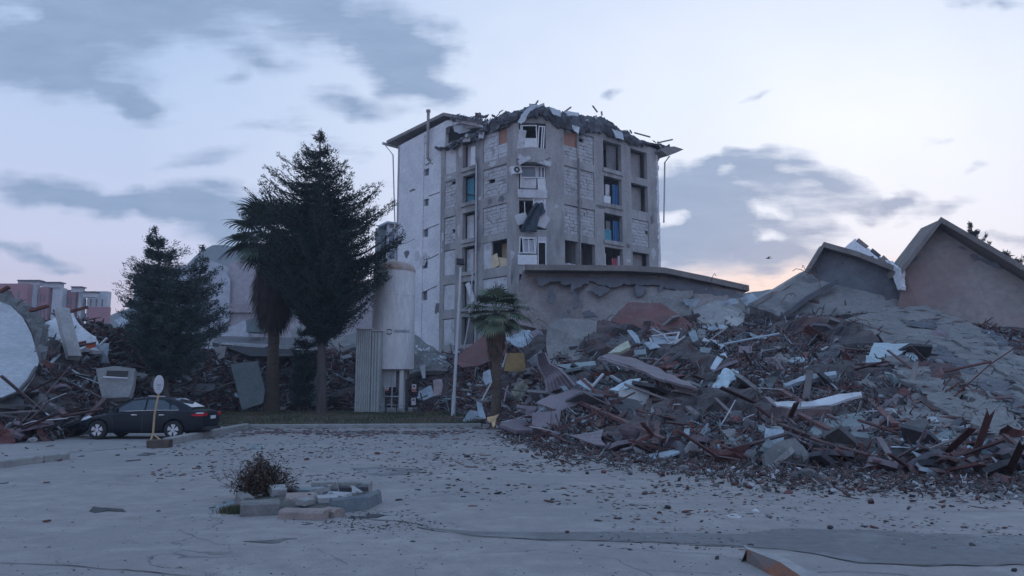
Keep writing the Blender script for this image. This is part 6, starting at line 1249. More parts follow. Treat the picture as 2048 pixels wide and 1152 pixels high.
def side_pt(X, h, sy, out=.012):                # point on the cabin's side glass: h 0 at the belt, 1 at the roof rail
    w = np.interp(X, [c[0] for c in CB], [c[1] for c in CB]); z0 = np.interp(X, [c[0] for c in CB], [c[2] for c in CB]); z1 = np.interp(X, [c[0] for c in CB], [c[3] for c in CB]) - .045; tw = w - (z1 + .045 - z0) * .36
    return CP(X, sy * (w + (tw - w) * h + out), z0 + .01 + (z1 - z0 - .01) * h)
for sy in (-1, 1):
    for nm_, pts in (('side_window', [(1.12, .06), (2.2, .06), (1.95, .62), (1.62, .88), (1.12, .9)]), ('side_window', [(.22, .06), (1.06, .06), (1.06, .9), (.5, .88), (.28, .62)]), ('quarter_window', [(-.16, .1), (.17, .07), (.22, .5), (.1, .6)])):
        P = [side_pt(a, b, sy) for a, b in pts]; mb = MB(); mb.prism(P, (0, sy * .006, 0)); fin(mb, nm_, cglass, root)
    mb = MB(); mb.tube([side_pt(x, .02, sy, .02) for x in (-.1, .4, 1.0, 1.6, 2.1)], .012, 5); fin(mb, 'chrome_strip', chrome, root)
    for x in (.42, 1.38):
        mb = MB(); a = CP(x, sy * .885, .84); mb.box(a, (.19, .035, .032), jit=.02); fin(mb, 'door_handle', chrome, root)
    mb = MB(); mb.box(CP(1.98, sy * .98, .99), (.12, .2, .13), jit=.06); fin(mb, 'wing_mirror', paint, root)
    for x, zz in ((.2, .3), (1.09, .25), (2.12, .3)): mb = MB(); mb.box(CP(x, sy * .882, (zz + .93) / 2), (.012, .008, .93 - zz)); fin(mb, 'door_gap', darkm, root)
    hl = [CP(3.38, sy * .60, .62), CP(3.12, sy * .77, .66), CP(2.86, sy * .835, .76), CP(3.02, sy * .74, .80), CP(3.3, sy * .6, .72)]
    mb = MB(); mb.prism(hl, (0, sy * .03, .015)); fin(mb, 'headlight', mat('lamp_lens', (.55, .60, .65), (.45, .5, .55), 2, .2, bump=0), root)
    tl = [CP(-1.0, sy * .62, .80), CP(-.97, sy * .76, .79), CP(-.72, sy * .875, .80), CP(-.60, sy * .88, .84), CP(-.78, sy * .84, .90), CP(-.99, sy * .7, .90)]
    mb = MB(); mb.prism(tl, (-.0, sy * .02, .0)); mb.box(CP(-1.005, sy * .62, .85), (.03, .26, .1)); fin(mb, 'tail_light', mat('red_lens', (.55, .012, .03), (.42, .01, .02), 2, .25, bump=0), root)
    mb = MB(); mb.prism([CP(-.99, sy * .70, .88), CP(-.80, sy * .85, .885), CP(-.76, sy * .85, .91), CP(-.97, sy * .70, .92)], (-.0, sy * .035, 0)); fin(mb, 'reversing_light', mat('lamp_lens', (.55, .60, .65)), root)
    for X in (0, 2.65):
        c = CP(X, sy * .80, .32); ax = Vector((0, sy, 0)); mb = MB(); prof = [(.20, -.11), (.29, -.11), (.318, -.08), (.32, 0), (.318, .06), (.30, .09), (.20, .095)]; n_ = 32; V2 = []
        for r, d in prof:
            for j in range(n_): an = 6.28318 * j / n_; V2.append(c + ax * d + Vector((math.cos(an) * r, 0, math.sin(an) * r)))
        mb.add(V2, [(i * n_ + j, i * n_ + (j + 1) % n_, (i + 1) * n_ + (j + 1) % n_, (i + 1) * n_ + j) for i in range(len(prof) - 1) for j in range(n_)]); wh = fin(mb, 'wheel', tyre, root)
        mb = MB()
        for s5 in range(5):
            a0 = s5 * 1.2566 + .3
            for da in (-.16, .16):
                a1 = a0 + da; p0 = Vector((math.cos(a0 + da * .6) * .05, 0, math.sin(a0 + da * .6) * .05)); p1 = Vector((math.cos(a1 + da * .5) * .225, 0, math.sin(a1 + da * .5) * .225)); s_ = Vector((-math.sin(a1), 0, math.cos(a1)))
                mb.prism([c + ax * .08 + p0 - s_ * .016, c + ax * .08 + p1 - s_ * .042, c + ax * .08 + p1 + s_ * .042, c + ax * .08 + p0 + s_ * .016], ax * -.03)
        V2 = []; 
        for r, d in ((.21, .06), (.215, .09), (.237, .09), (.24, .04)):
            for j in range(n_): an = 6.28318 * j / n_; V2.append(c + ax * d + Vector((math.cos(an) * r, 0, math.sin(an) * r)))
        mb.add(V2, [(i * n_ + j, i * n_ + (j + 1) % n_, (i + 1) * n_ + (j + 1) % n_, (i + 1) * n_ + j) for i in range(3) for j in range(n_)]); mb.tube([c + ax * .05, c + ax * .088], .055, 14); fin(mb, 'rim', rimm, wh)
        mb = MB(); mb.tube([c + ax * .0, c + ax * .02], .2, 24); fin(mb, 'brake_disc', darkm, wh)
rw = [CP(-.46, -.56, 1.06), CP(-.46, .56, 1.06), CP(.22, .44, 1.365), CP(.22, -.44, 1.365)]; mb = MB(); mb.prism([p + Vector((.02, 0, .03)) for p in rw], (.004, 0, .006)); fin(mb, 'rear_window', mat('rear_glass_reflection', (.30, .36, .42), (.2, .26, .32), 1.5, .15, bump=0, spec=.8), root)  # pale glass colour paints the sky's reflection
wsn = [CP(2.36, -.62, .99), CP(2.36, .62, .99), CP(1.66, .5, 1.385), CP(1.66, -.5, 1.385)]; mb = MB(); mb.prism([p + Vector((-.02, 0, .02)) for p in wsn], (-.004, 0, .006)); fin(mb, 'windscreen', cglass, root)
mb = MB(); mb.box(CP(-1.035, 0, .74), (.02, .44, .11)); fin(mb, 'number_plate', pvc, root)
mb = MB(); mb.box(CP(-1.0, 0, .36), (.14, 1.3, .1), jit=.02); fin(mb, 'bumper_insert', darkm, root)
mb = MB(); mb.tube([CP(.5, -.52, 1.47), CP(1.1, -.52, 1.485)], .012, 5); fin(mb, 'roof_rail_trim', chrome, root)
mb = MB(); mb.box(CP(1.3, 0, .35), (2.2, 1.5, .2)); fin(mb, 'underbody', darkm, root)
# ---------------------------------------------------------------- oval sign leaning in its base
sb0 = gnd(304, 884); sg = empty('round_sign', sb0, 'white round sign leaning on a tan pole in front of the parked car', 'sign')
polem = mat('tan_pole', (.42, .30, .17), (.34, .24, .15), 5, .8, bump=.2); Ys = sb0.y; tp_ = at(318, 752, Ys); ft = at(306, 868, Ys)
mb = MB(); mb.tube([ft, at(309, 830, Ys), at(317, 788, Ys)], .035, 8); fin(mb, 'pole', polem, sg)
mb = MB(); mb.tube([ft, at(298, 888, Ys - .15)], .028, 6); mb.tube([ft, at(322, 881, Ys)], .028, 6); mb.tube([ft, at(303, 879, Ys + .3)], .028, 6); fin(mb, 'leg', polem, sg)
mb = MB(); mb.box(gnd(318, 887, .12), (.62, .4, .22), Matrix.Rotation(.15, 3, 'Z'), jit=.06); fin(mb, 'base_block', mat('brown_base', (.10, .075, .06), (.07, .055, .05), 4), sg)
c = at(318, 769, Ys); nn = Vector((.995, -.06, -.02)).normalized(); sx = nn.cross(Vector((.10, 0, 1))).normalized(); sz = sx.cross(nn).normalized(); sxx = -sx if sx.x < 0 else sx
disc = MB(); disc.prism([c + (sx * math.cos(a) + sz * math.sin(a)) * .31 for a in np.linspace(0, 6.283, 37)[:-1]], nn * -.015); dsc = fin(disc, 'sign_disc', mat('sign_white', (.60, .60, .63), (.5, .5, .53), 3, .5, bump=0), sg)
mb = MB()
for k, (zz, w, hh) in enumerate(((-.02, .26, .05), (-.10, .20, .022), (-.16, .22, .022))): q = c + nn * .006 + sz * zz; mb.prism([q - sx * w / 2 - sz * hh / 2, q + sx * w / 2 - sz * hh / 2, q + sx * w / 2 + sz * hh / 2, q - sx * w / 2 + sz * hh / 2], nn * .004)
fin(mb, 'faded_lettering', mat('faded_ink', (.28, .27, .33), (.4, .39, .43), 30, bump=0), dsc)
# ---------------------------------------------------------------- lamp post
Yl = 38.0; lp = empty('lamp_post', (at(906, 832, Yl).x, Yl, .3), 'thin white lamp post with a square black floodlight in front of the tall building', 'lamp post')
lampw = mat('lamp_white', (.50, .51, .53), (.42, .43, .45), 4, .6, bump=.1)
mb = MB(); mb.tube([at(906, 834, Yl), at(908, 790, Yl)], .11, 10); fin(mb, 'pole_base', lampw, lp)
mb = MB(); mb.tube([at(908, 790, Yl), at(913, 700, Yl), at(921, 534, Yl)], [.085, .075, .05], 10); fin(mb, 'pole', lampw, lp)
c = at(920.5, 523.5, Yl); rt_ = Matrix.Rotation(-.12, 3, 'Y') @ Matrix.Rotation(-.5, 3, 'X') @ Matrix.Rotation(.35, 3, 'Z'); mb = MB(); mb.box(c, (.42, .12, .34), rt_); hd = fin(mb, 'floodlight', darkm, lp)
mb = MB(); mb.box(c + rt_ @ Vector((0, -.062, 0)), (.36, .012, .28), rt_); fin(mb, 'lens', mat('dull_lens', (.03, .03, .04), (.02, .02, .025), 3, .8, bump=0), hd); mb = MB(); mb.tube([at(921, 534, Yl), c + Vector((0, .1, -.05))], .025, 6); fin(mb, 'bracket', darkm, lp)
# second thin pole leaning against the facade
mb = MB(); mb.tube([at(928, 700, 50), at(938, 640, 50), at(945, 545, 50)], .05, 6); o = fin(mb, 'leaning_pole', steel_w); tag(o, 'thin grey pole leaning in front of the left facade, right of the lamp post', 'pole')
# ---------------------------------------------------------------- gas tank
Yk = 43.0; xl, xr_ = at(745, 640, Yk).x, at(829, 640, Yk).x; cx = (xl + xr_) / 2; rk = (xr_ - xl) / 2; zb0 = at(0, 738, Yk - rk).z; zt0 = at(0, 541, Yk).z
tk = empty('gas_tank', (cx, Yk, .35), 'tall white cylindrical gas tank on legs with a black ring emblem', 'tank')
tankm = mat('tank_paint', (.60, .60, .60), (.52, .52, .525), .8, .55, bump=.1, c3=(.47, .455, .45), s3=.9, t3=(.5, .7), stretch=(1, 1, .3)); rustcap = mat('rust_cap', (.36, .33, .32), (.30, .2, .15), 1.2, .7, bump=.2)
pr = [(rk * .55, zb0 - .12), (rk, zb0), (rk, zt0 - .05)]; cap = [(rk + .015, zt0 - .12), (rk + .015, zt0)] + [(rk * math.cos(a), zt0 + .55 * math.sin(a)) for a in np.linspace(.08, 1.5, 9)]
mb = MB(); mb.lathe((cx, Yk, 0), pr, 48); fin(mb, 'shell', tankm, tk, True); mb = MB(); mb.lathe((cx, Yk, 0), cap, 48); fin(mb, 'dome', rustcap, tk, True)
for z in (zb0 + 2.1, zb0 + 4.2): mb = MB(); mb.lathe((cx, Yk, 0), [(rk + .004, z), (rk + .012, z + .01), (rk + .012, z + .05), (rk + .004, z + .06)], 48); fin(mb, 'weld_seam', tankm, tk)
for k in range(4):
    a = .785 + k * 1.571; mb = MB(); mb.box((cx + rk * .75 * math.cos(a), Yk + rk * .75 * math.sin(a), (zb0 + .35) / 2), (.22, .22, zb0 - .35)); fin(mb, 'leg', tankm, tk)
mb = MB(); mb.box((cx - .1, Yk - .4, zb0 - .55), (.8, .5, .9), jit=.02); mb.tube([(cx + .5, Yk - .5, .4), (cx + .5, Yk - .5, zb0)], .06); mb.tube([(cx + .1, Yk - .7, .4), (cx + .12, Yk - .7, zb0 - .1)], .04); mb.tube([(cx - .8, Yk - .7, 1.3), (cx + .9, Yk - .7, 1.25)], .035); fin(mb, 'valve_box', steel_w, tk)
fin(MB().box((cx, Yk, .45), (2.9, 2.9, .3)), 'plinth', concrete, tk)
blk = mat('emblem_black', (.03, .03, .04), (.035, .035, .045), 4, .6, bump=0)
def on_tank(px, py, out=.012):                  # point of the shell seen there
    d = ray(px, py); c0 = Vector((cx, Yk, 0)); o_ = Vector((0, 0, CH)); R2 = rk + out; a = d.x ** 2 + d.y ** 2; b_ = 2 * (d.x * (o_.x - c0.x) + d.y * (o_.y - c0.y)); c_ = (o_.x - c0.x) ** 2 + (o_.y - c0.y) ** 2 - R2 ** 2; k = (-b_ - math.sqrt(max(0, b_ * b_ - 4 * a * c_))) / (2 * a); return o_ + d * k
for a0, a1 in ((.45, 2.75), (3.55, 5.9)):
    mb = MB(); n_ = 14; A_ = np.linspace(a0, a1, n_); vi = []
    for R_ in (4.0, 6.0): vi += [on_tank(778.5 + R_ * math.cos(a), 663.5 - R_ * math.sin(a)) for a in A_]
    mb.add(vi, [(i, i + 1, n_ + i + 1, n_ + i) for i in range(n_ - 1)]); fin(mb, 'ring_emblem', blk, tk)
GL = {'T': [((0, 1), (1, 1)), ((.5, 1), (.5, 0))], 'E': [((0, 0), (0, 1)), ((0, 1), (1, 1)), ((0, .5), (.8, .5)), ((0, 0), (1, 0))], 'K': [((0, 0), (0, 1)), ((0, .45), (1, 1)), ((.3, .6), (1, 0))], 'N': [((0, 0), (0, 1)), ((0, 1), (1, 0)), ((1, 0), (1, 1))], 'O': [((0, 0), (0, 1)), ((0, 1), (1, 1)), ((1, 1), (1, 0)), ((1, 0), (0, 0))],
      'G': [((1, 1), (0, 1)), ((0, 1), (0, 0)), ((0, 0), (1, 0)), ((1, 0), (1, .5)), ((1, .5), (.5, .5))], 'A': [((0, 0), (.5, 1)), ((.5, 1), (1, 0)), ((.2, .4), (.8, .4))], 'Z': [((0, 1), (1, 1)), ((1, 1), (0, 0)), ((0, 0), (1, 0))]}
mb = MB(); xx = 788.5
for ch in 'TEKNOGAZ':
    for (a, b) in GL[ch]:
        p = (xx + a[0] * 2.7, 664.6 - a[1] * 4.6); q = (xx + b[0] * 2.7, 664.6 - b[1] * 4.6); dx, dy = q[0] - p[0], q[1] - p[1]; l_ = math.hypot(dx, dy); ox, oy = -dy / l_ * .55, dx / l_ * .55
        mb.add([on_tank(p[0] + ox, p[1] + oy), on_tank(q[0] + ox, q[1] + oy), on_tank(q[0] - ox, q[1] - oy), on_tank(p[0] - ox, p[1] - oy)], [(0, 1, 2, 3)])
    xx += 4.0
fin(mb, 'lettering', mat('faded_letter', (.13, .14, .19), (.2, .21, .27), 10, bump=0), tk)
for (x, y, w, h, c2) in ((773.5, 777, 8, 9, 0), (828, 776, 9, 15, 1), (827, 803, 9, 14, 2)):
    Yq = 41.0; sgn = empty('warning_sign', at(x, 818, Yq), ('small white and red warning plate left under the tank', 'small warning plate with red lower edge right under the tank', 'small pale plate below the other one right under the tank')[c2], 'sign')
    a, b = at(x - w / 2, y + h / 2, Yq), at(x + w / 2, y - h / 2, Yq); mb = MB(); mb.box(((a.x + b.x) / 2, Yq, (a.z + b.z) / 2), (b.x - a.x, .02, b.z - a.z)); fin(mb, 'plate', mat('sign_plate', (.48, .44, .46), (.42, .38, .4), 6, bump=0), sgn)
    if c2 < 2: mb = MB(); mb.box(((a.x + b.x) / 2, Yq - .016, a.z + (b.z - a.z) * .22), (b.x - a.x - .01, .008, (b.z - a.z) * .38)); fin(mb, 'red_band', mat('faded_red', (.42, .14, .13), (.36, .12, .12), 5, bump=0), sgn)
    mb = MB(); mb.box(((a.x + b.x) / 2, Yq - .016, a.z + (b.z - a.z) * .7), ((b.x - a.x) * .5, .008, (b.z - a.z) * .22)); fin(mb, 'pictogram', blk, sgn)
    mb = MB(); mb.tube([((a.x + b.x) / 2, Yq + .03, .25), ((a.x + b.x) / 2, Yq + .03, b.z)], .02, 6); fin(mb, 'post', darkm, sgn)
# guard posts and rails round the tank
rl = empty('guard_rail', at(780, 820, 41.2), 'low dark posts with a thin pale rail in front of the tank', 'rail')
for x in (741, 757, 771, 793, 812, 836): mb = MB(); mb.tube([at(x, 826, 41.3), at(x, 800, 41.3)], .035, 6); fin(mb, 'post', darkm, rl)
mb = MB(); mb.tube([at(730, 808, 41.3), at(812, 811, 41.3)], .02, 5); fin(mb, 'rail', steel_w, rl)
mb = MB(); mb.tube([at(813, 822, 40.9), at(814, 758, 40.9)], .09, 8); o = fin(mb, 'dark_post', darkm); tag(o, 'thick dark post under the right side of the tank', 'post')
mb = MB(); mb.tube([at(841, 786, 41), at(849, 826, 41)], .04, 6); mb.tube([at(834, 800, 41), at(856, 790, 41)], .03, 6); o = fin(mb, 'bent_railing', darkm); tag(o, 'broken dark frame leaning beside the light blue sheet', 'frame')
# ribbed metal cabinet left of the tank
Yc_ = 41.0; a, b = at(709, 785, Yc_), at(760, 660, Yc_); cb = empty('metal_cabinet', ((a.x + b.x) / 2, Yc_, .4), 'tall ribbed grey green cabinet attached left of the gas tank', 'cabinet'); cabm = mat('cabinet_grey', (.36, .38, .37), (.29, .31, .31), 1.2, .6, bump=.1)
zt_c = at(0, 659, Yc_).z; zb_c = .45; w = b.x - a.x
mb = MB(); mb.box((a.x + w * .32, Yc_ + .5, (zt_c + zb_c) / 2), (w * .62, .9, zt_c - zb_c)); fin(mb, 'body', cabm, cb)
mb = MB(); mb.box((a.x + w * .83, Yc_ + .55, (zt_c - .1 + zb_c) / 2), (w * .36, .8, zt_c - .1 - zb_c)); fin(mb, 'side_body', cabm, cb)
mb = MB()
for i in range(7): mb.tube([(a.x + w * (.05 + .09 * i), Yc_ + .04, zb_c), (a.x + w * (.05 + .09 * i), Yc_ + .04, zt_c - .05)], w * .042, 10)
for i in range(3): mb.tube([(a.x + w * (.70 + .12 * i), Yc_ + .14, zb_c), (a.x + w * (.70 + .12 * i), Yc_ + .14, zt_c - .15)], w * .055, 10)
fin(mb, 'fins', cabm, cb)
mb = MB(); mb.box((a.x + w * .32, Yc_ + .45, zt_c + .03), (w * .68, 1.1, .06)); mb.box((a.x + w * .84, Yc_ + .5, zt_c - .06), (w * .38, .95, .05)); fin(mb, 'lid', steel_w, cb)
mb = MB(); bt = at(722, 790, 41.5); mb.lathe((bt.x, 41.5, .4), [(.16, 0), (.2, .1), (.19, .45), (.1, .75), (.05, .95), (.05, 1.15), (.02, 1.2)], 14); o = fin(mb, 'white_bottle', lampw, None, True); tag(o, 'white bottle shaped container at the foot of the metal cabinet', 'container')
# ---------------------------------------------------------------- far buildings, hills
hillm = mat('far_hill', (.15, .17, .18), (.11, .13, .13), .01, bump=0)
def hill(pts, Y, label):
    mb = MB(); P = [at(x, y, Y) for x, y in pts]; n_ = len(P); vs = []
    xs_ = np.linspace(pts[0][0], pts[-1][0], 60); top = [at(x, np.interp(x, [p[0] for p in pts], [p[1] for p in pts]) + 1.2 * noise.noise(Vector((x * .07, Y, 0))), Y) for x in xs_]
    for p in top:
        for k, (dy, f) in enumerate(((-40, -.01), (-20, .45), (-8, .85), (0, 1), (15, .8), (50, 0))): vs.append((p.x, p.y + dy, max(-1, p.z * f) + 2 * noise.noise(Vector((p.x * .03, k, 1))) * (f > 0)))
    mb.add(vs, [(i * 6 + j, (i + 1) * 6 + j, (i + 1) * 6 + j + 1, i * 6 + j + 1) for i in range(59) for j in range(5)]); o = mb.build('hill', hillm, None, True); tag(o, kind='structure')
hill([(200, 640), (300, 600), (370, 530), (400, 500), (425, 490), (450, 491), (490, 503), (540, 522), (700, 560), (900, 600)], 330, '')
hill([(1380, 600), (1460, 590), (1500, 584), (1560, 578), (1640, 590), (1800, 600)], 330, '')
pinkw = mat('pink_paint', (.33, .17, .19), (.28, .15, .17), .5, bump=0); whitep = mat('white_paint', (.46, .47, .50), (.38, .39, .42), .5, bump=0); fwin = mat('far_window', (.10, .12, .15), (.14, .16, .19), .5, bump=0)
Yf = 150.0; fb = empty('apartment_building', (at(100, 640, Yf).x, Yf, 0), 'far pink and white apartment building with roof boxes at the left', 'building')
def rbox(x0, x1, y0, y1, Y0, m, name, dep=6, par=fb, tilt=None):
    a, b = at(x0, y1, Y0), at(x1, y0, Y0); mb = MB(); mb.box(((a.x + b.x) / 2, Y0 + dep / 2, (a.z + b.z) / 2), (b.x - a.x, dep, b.z - a.z)); return fin(mb, name, m, par)
def slope(x): return 563 + (x + 30) * (622 - 563 + 0) / 900 * 1.0
fw_ = [(-40, 52, pinkw), (52, 70, whitep), (70, 94, pinkw), (94, 126, whitep), (126, 147, pinkw), (147, 165, whitep), (165, 215, whitep)]
for x0, x1, m in fw_:
    t = 566 + max(0, x0) * .10; w_ = rbox(x0 - (4 if m is pinkw else 0), x1 + (4 if m is pinkw else 0), t + (1 if m is pinkw else 0), 720, Yf + max(0, x0) * .04 + (0 if m is pinkw else -.4), m, 'wall', 1.6)
    if m is pinkw and x0 >= 0 or x0 in (165, -40):
        for fl in range(3):
            for q in range(3 if x0 != 165 else 4):
                xa = max(x0, 0) + 3 + q * (x1 - max(x0, 0) - 4) / (3 if x0 != 165 else 4); rbox(xa, xa + 3.2, t + 16 + fl * 28, t + 30 + fl * 28, Yf + max(0, x0) * .04 - (.5 if m is whitep else .1), fwin, 'window', .4)
for x0, x1, t in ((35, 78, 561), (84, 120, 565), (142, 162, 574), (166, 190, 584)): rbox(x0, x1, t, t + 10, Yf + 3, whitep, 'roof_box', 1.5); rbox(x0 - 1, x1 + 1, t - 1.5, t + .5, Yf + 2.5, roofdark, 'roof_cap', 2)
rbox(172, 216, 614, 650, Yf + 5.0, pinkw, 'balcony_band', 1.2)
# hazy collapsed building between the two conifers
Yh = 85.0; hb = empty('leaning_building', (at(470, 640, Yh).x, Yh, 0), 'hazy pale building with peeling pinkish wall behind the tall palm', 'building')
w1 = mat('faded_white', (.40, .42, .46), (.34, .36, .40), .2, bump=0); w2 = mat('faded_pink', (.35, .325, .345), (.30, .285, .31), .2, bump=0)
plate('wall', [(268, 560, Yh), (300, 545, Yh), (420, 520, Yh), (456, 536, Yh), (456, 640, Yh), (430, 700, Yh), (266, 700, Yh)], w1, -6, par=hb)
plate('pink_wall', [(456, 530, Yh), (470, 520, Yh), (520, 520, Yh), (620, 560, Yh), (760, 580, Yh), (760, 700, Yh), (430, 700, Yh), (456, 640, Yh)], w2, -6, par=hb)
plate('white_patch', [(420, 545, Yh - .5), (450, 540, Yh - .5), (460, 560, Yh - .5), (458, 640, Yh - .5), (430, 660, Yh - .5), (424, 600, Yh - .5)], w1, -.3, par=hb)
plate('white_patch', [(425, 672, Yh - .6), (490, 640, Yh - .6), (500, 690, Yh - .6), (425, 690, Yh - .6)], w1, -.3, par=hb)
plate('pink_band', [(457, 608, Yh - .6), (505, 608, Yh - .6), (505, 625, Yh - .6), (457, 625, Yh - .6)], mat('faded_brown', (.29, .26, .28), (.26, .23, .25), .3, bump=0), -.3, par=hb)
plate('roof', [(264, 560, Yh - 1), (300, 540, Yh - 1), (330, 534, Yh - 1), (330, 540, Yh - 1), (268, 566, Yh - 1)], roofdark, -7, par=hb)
h2 = empty('small_house', (at(270, 640, 70).x, 70, 0), 'low blue roofed house far behind the left rubble crest', 'house')
plate('roof', [(228, 640, 70), (252, 632, 70), (300, 630, 70), (300, 650, 70), (240, 650, 70)], sheetb, -4, par=h2); plate('wall', [(236, 650, 70.5), (300, 650, 70.5), (300, 720, 70.5), (236, 720, 70.5)], w1, -3, par=h2)
plate('roof', [(250, 606, 75), (262, 602, 75), (276, 608, 75), (276, 616, 75), (250, 614, 75)], roofdark, -3, par=h2)
Yw = 95.0; h3 = empty('far_block', (at(775, 600, Yw).x, Yw, 0), 'far grey house with dark windows between the big conifer and the white wing', 'building')
def fbx(x0, x1, y0, y1, Y0, m, name, dep): return rbox(x0, x1, y0, y1, Y0, m, name, dep, h3)
fbx(768, 800, 447, 700, Yw, whitep, 'wall', 8); fbx(745, 770, 456, 700, Yw + 1, tealb, 'side_wall', 6)
plate('roof', [(754, 452, Yw - .4), (775, 442, Yw - .4), (800, 446, Yw - .4), (800, 449, Yw - .4), (775, 446, Yw - .4), (756, 455, Yw - .4)], sheetb, -6, par=h3)
for x0, x1, y0, y1 in ((779, 789, 447, 455), (778, 789, 464, 484), (770, 773, 460, 472), (778, 789, 500, 516), (750, 762, 470, 480)): fbx(x0, x1, y0, y1, Yw - .15, fwin, 'window', .3)
# a bird over the annexe
hc = at(1536, 517, 62); he = empty('bird', hc, 'tiny dark bird gliding in the sky right of the annexe roof end', 'bird')
V2 = [(-.22, 0, 0), (-.12, .02, .035), (.0, .035, .045), (.12, .025, .03), (.2, .01, .01), (.30, 0, .0)]
mb = MB(); mb.tube([hc + Vector((x, 0, z * .3)) for x, y, z in V2], [.008, .03, .042, .035, .02, .004], 8); bw = mb
for sy in (-1, 1): bw.prism([hc + Vector((-.06, sy * .03, .02)), hc + Vector((.09, sy * .03, .02)), hc + Vector((.10, sy * .22, .10)), hc + Vector((.16, sy * .44, .06)), hc + Vector((.02, sy * .30, .11)), hc + Vector((-.07, sy * .16, .08))], (0, 0, .012))
bw.prism([hc + Vector((.24, -.01, 0)), hc + Vector((.38, -.05, 0)), hc + Vector((.38, .05, 0)), hc + Vector((.24, .01, 0))], (0, 0, .008)); fin(bw, 'body', darkm, he)
# loose wires
for pts, lb in (([(829, 478, 60), (812, 486, 50), (800, 488, 42)], 'thin cable hanging from the conifer tip to the white wing'),):
    mb = MB(); mb.tube([at(*p) for p in pts], .02, 4); tag(fin(mb, 'cable', darkm), lb, 'cable')
# ---------------------------------------------------------------- loose stones on the yard
stm = mat('yard_stone', (.20, .20, .20), (.12, .12, .125), 6, bump=.5, rand=.5)
std = mat('dark_stone', (.05, .05, .055), (.08, .075, .075), 6, bump=.5, rand=.4)
stl = mat('pale_stone', (.33, .33, .335), (.25, .25, .255), 6, bump=.4, rand=.2)
def stones(n, fx, fy, sz, group):
    for k in range(n):
        px, py = fx(), fy()
        if 455 < px < 775 and 930 < py < 1045: continue
        p = gnd(px, py)
        if noise.noise(p * .42) * .7 + noise.noise(p * 1.5) * .4 < random.uniform(-.35, .18) and py > 900: continue
        s = random.uniform(*sz) * random.choice((1, 1, 1.7)); m, cn = random.choice(((stm, 'grey'), (std, 'dark'), (std, 'dark'), (brickm, 'reddish'), (stl, 'pale'), (wood, 'brown')))
        kd = 'chunk' if m in (stm, std, stl) or random.random() < .7 else 'plank'
        if kd == 'plank': o = drop('wood_chip', 'plank', random.randrange(5), m, (p.x, p.y, .02), (s * 1.8, .6, .6), (0, 0, random.random() * 6.3), 'wood chips on the yard'); register(o, px, py, ('large ' if s > sz[1] * .7 else '') + cn + ' wood chip', 'wood chip')
        else: o = drop('stone', 'stone', random.randrange(5), m, (p.x, p.y, s * .10), (s * .85, s * random.uniform(.5, .85), s * random.uniform(.3, .6)), rot3(.2), 'stones scattered on the yard'); register(o, px, py, ('large ' if s > sz[1] * .7 else ('small ' if s < sz[1] * .4 else '')) + cn + ' stone', 'stone')
stones(230, lambda: random.uniform(850, 2048), lambda: 895 + abs(random.gauss(0, 55)), (.06, .17), '')
stones(110, lambda: random.uniform(1300, 2048), lambda: random.uniform(960, 1060), (.04, .10), '')
stones(130, lambda: random.uniform(0, 1100), lambda: 885 + abs(random.gauss(0, 45)), (.05, .15), '')
stones(45, lambda: random.uniform(0, 2048), lambda: random.uniform(960, 1148), (.02, .05), '')
def gravel(n, fx, fy, szr, name, label, pal):
    cube = np.array([(-1, -1, 0), (1, -1, 0), (1, 1, 0), (-1, 1, 0), (-.6, -.6, 1), (.6, -.6, 1), (.6, .6, 1), (-.6, .6, 1)]) * .5
    cf = np.array(((0, 3, 2, 1), (4, 5, 6, 7), (0, 1, 5, 4), (1, 2, 6, 5), (2, 3, 7, 6), (3, 0, 4, 7))); A_ = np.empty((n, 8, 3)); mi = []
    for k in range(n):
        p = gnd(fx(), fy())
        for _ in range(6):
            if noise.noise(p * .42) * .7 + noise.noise(p * 1.5) * .4 > random.uniform(-.3, .25): break
            p = gnd(fx(), fy())
        s = random.uniform(*szr); an = random.random() * 6.28; c = cube * (1 + rng.uniform(-.35, .35, (8, 3))) * (s * random.uniform(.8, 2.2), s, s * random.uniform(.2, .7)); ca, sa_ = math.cos(an), math.sin(an)
        A_[k] = np.c_[c[:, 0] * ca - c[:, 1] * sa_ + p.x, c[:, 0] * sa_ + c[:, 1] * ca + p.y, c[:, 2]]; mi.append(random.choice(pal))
    F_ = (cf[None] + (np.arange(n) * 8)[:, None, None]).reshape(-1, 4)
    o = raw(name, A_.reshape(-1, 3), F_, [stm, std, stl, brickm, wood], matidx=np.repeat(mi, 6)); tag(o, label, 'gravel', kind='stuff')
gravel(3800, lambda: random.uniform(300, 2100), lambda: 870 + abs(random.gauss(0, 60)), (.02, .07), 'gravel', 'small grit scattered over the far half of the yard', [0, 1, 1, 2, 3, 4])
gravel(1300, lambda: random.uniform(1200, 2100), lambda: random.uniform(930, 1100), (.01, .04), 'gravel', 'grit over the right half of the yard', [0, 1, 1, 2, 3])
gravel(900, lambda: random.uniform(-20, 2100), lambda: random.uniform(900, 1152), (.006, .02), 'gravel', 'sparse fine grit over the near yard', [0, 1, 1, 2])
gravel(500, lambda: random.gauss(770, 60), lambda: random.gauss(1040, 10), (.008, .03), 'gravel', 'crumbs around the stone planter', [0, 1, 1, 2])
gravel(1500, lambda: random.uniform(420, 1100), lambda: random.gauss(862, 6), (.04, .14), 'gravel', 'crumbs and dead leaves along the verge kerb', [0, 1, 1, 4, 4, 3])
def litter(pts, m, label, cat, z=.02, th=.02, jit=.02, name='torn_scrap', cuts=2):
    P = [gnd(x, y) for x, y in pts]
    return plate(name, [(x, y, gnd(x, y).y - .02) for x, y in pts], m, th, cuts=cuts, jit=jit, label=label, cat=cat)
black = mat('black_scrap', (.03, .035, .04), (.05, .05, .055), 5, .7, bump=.5)
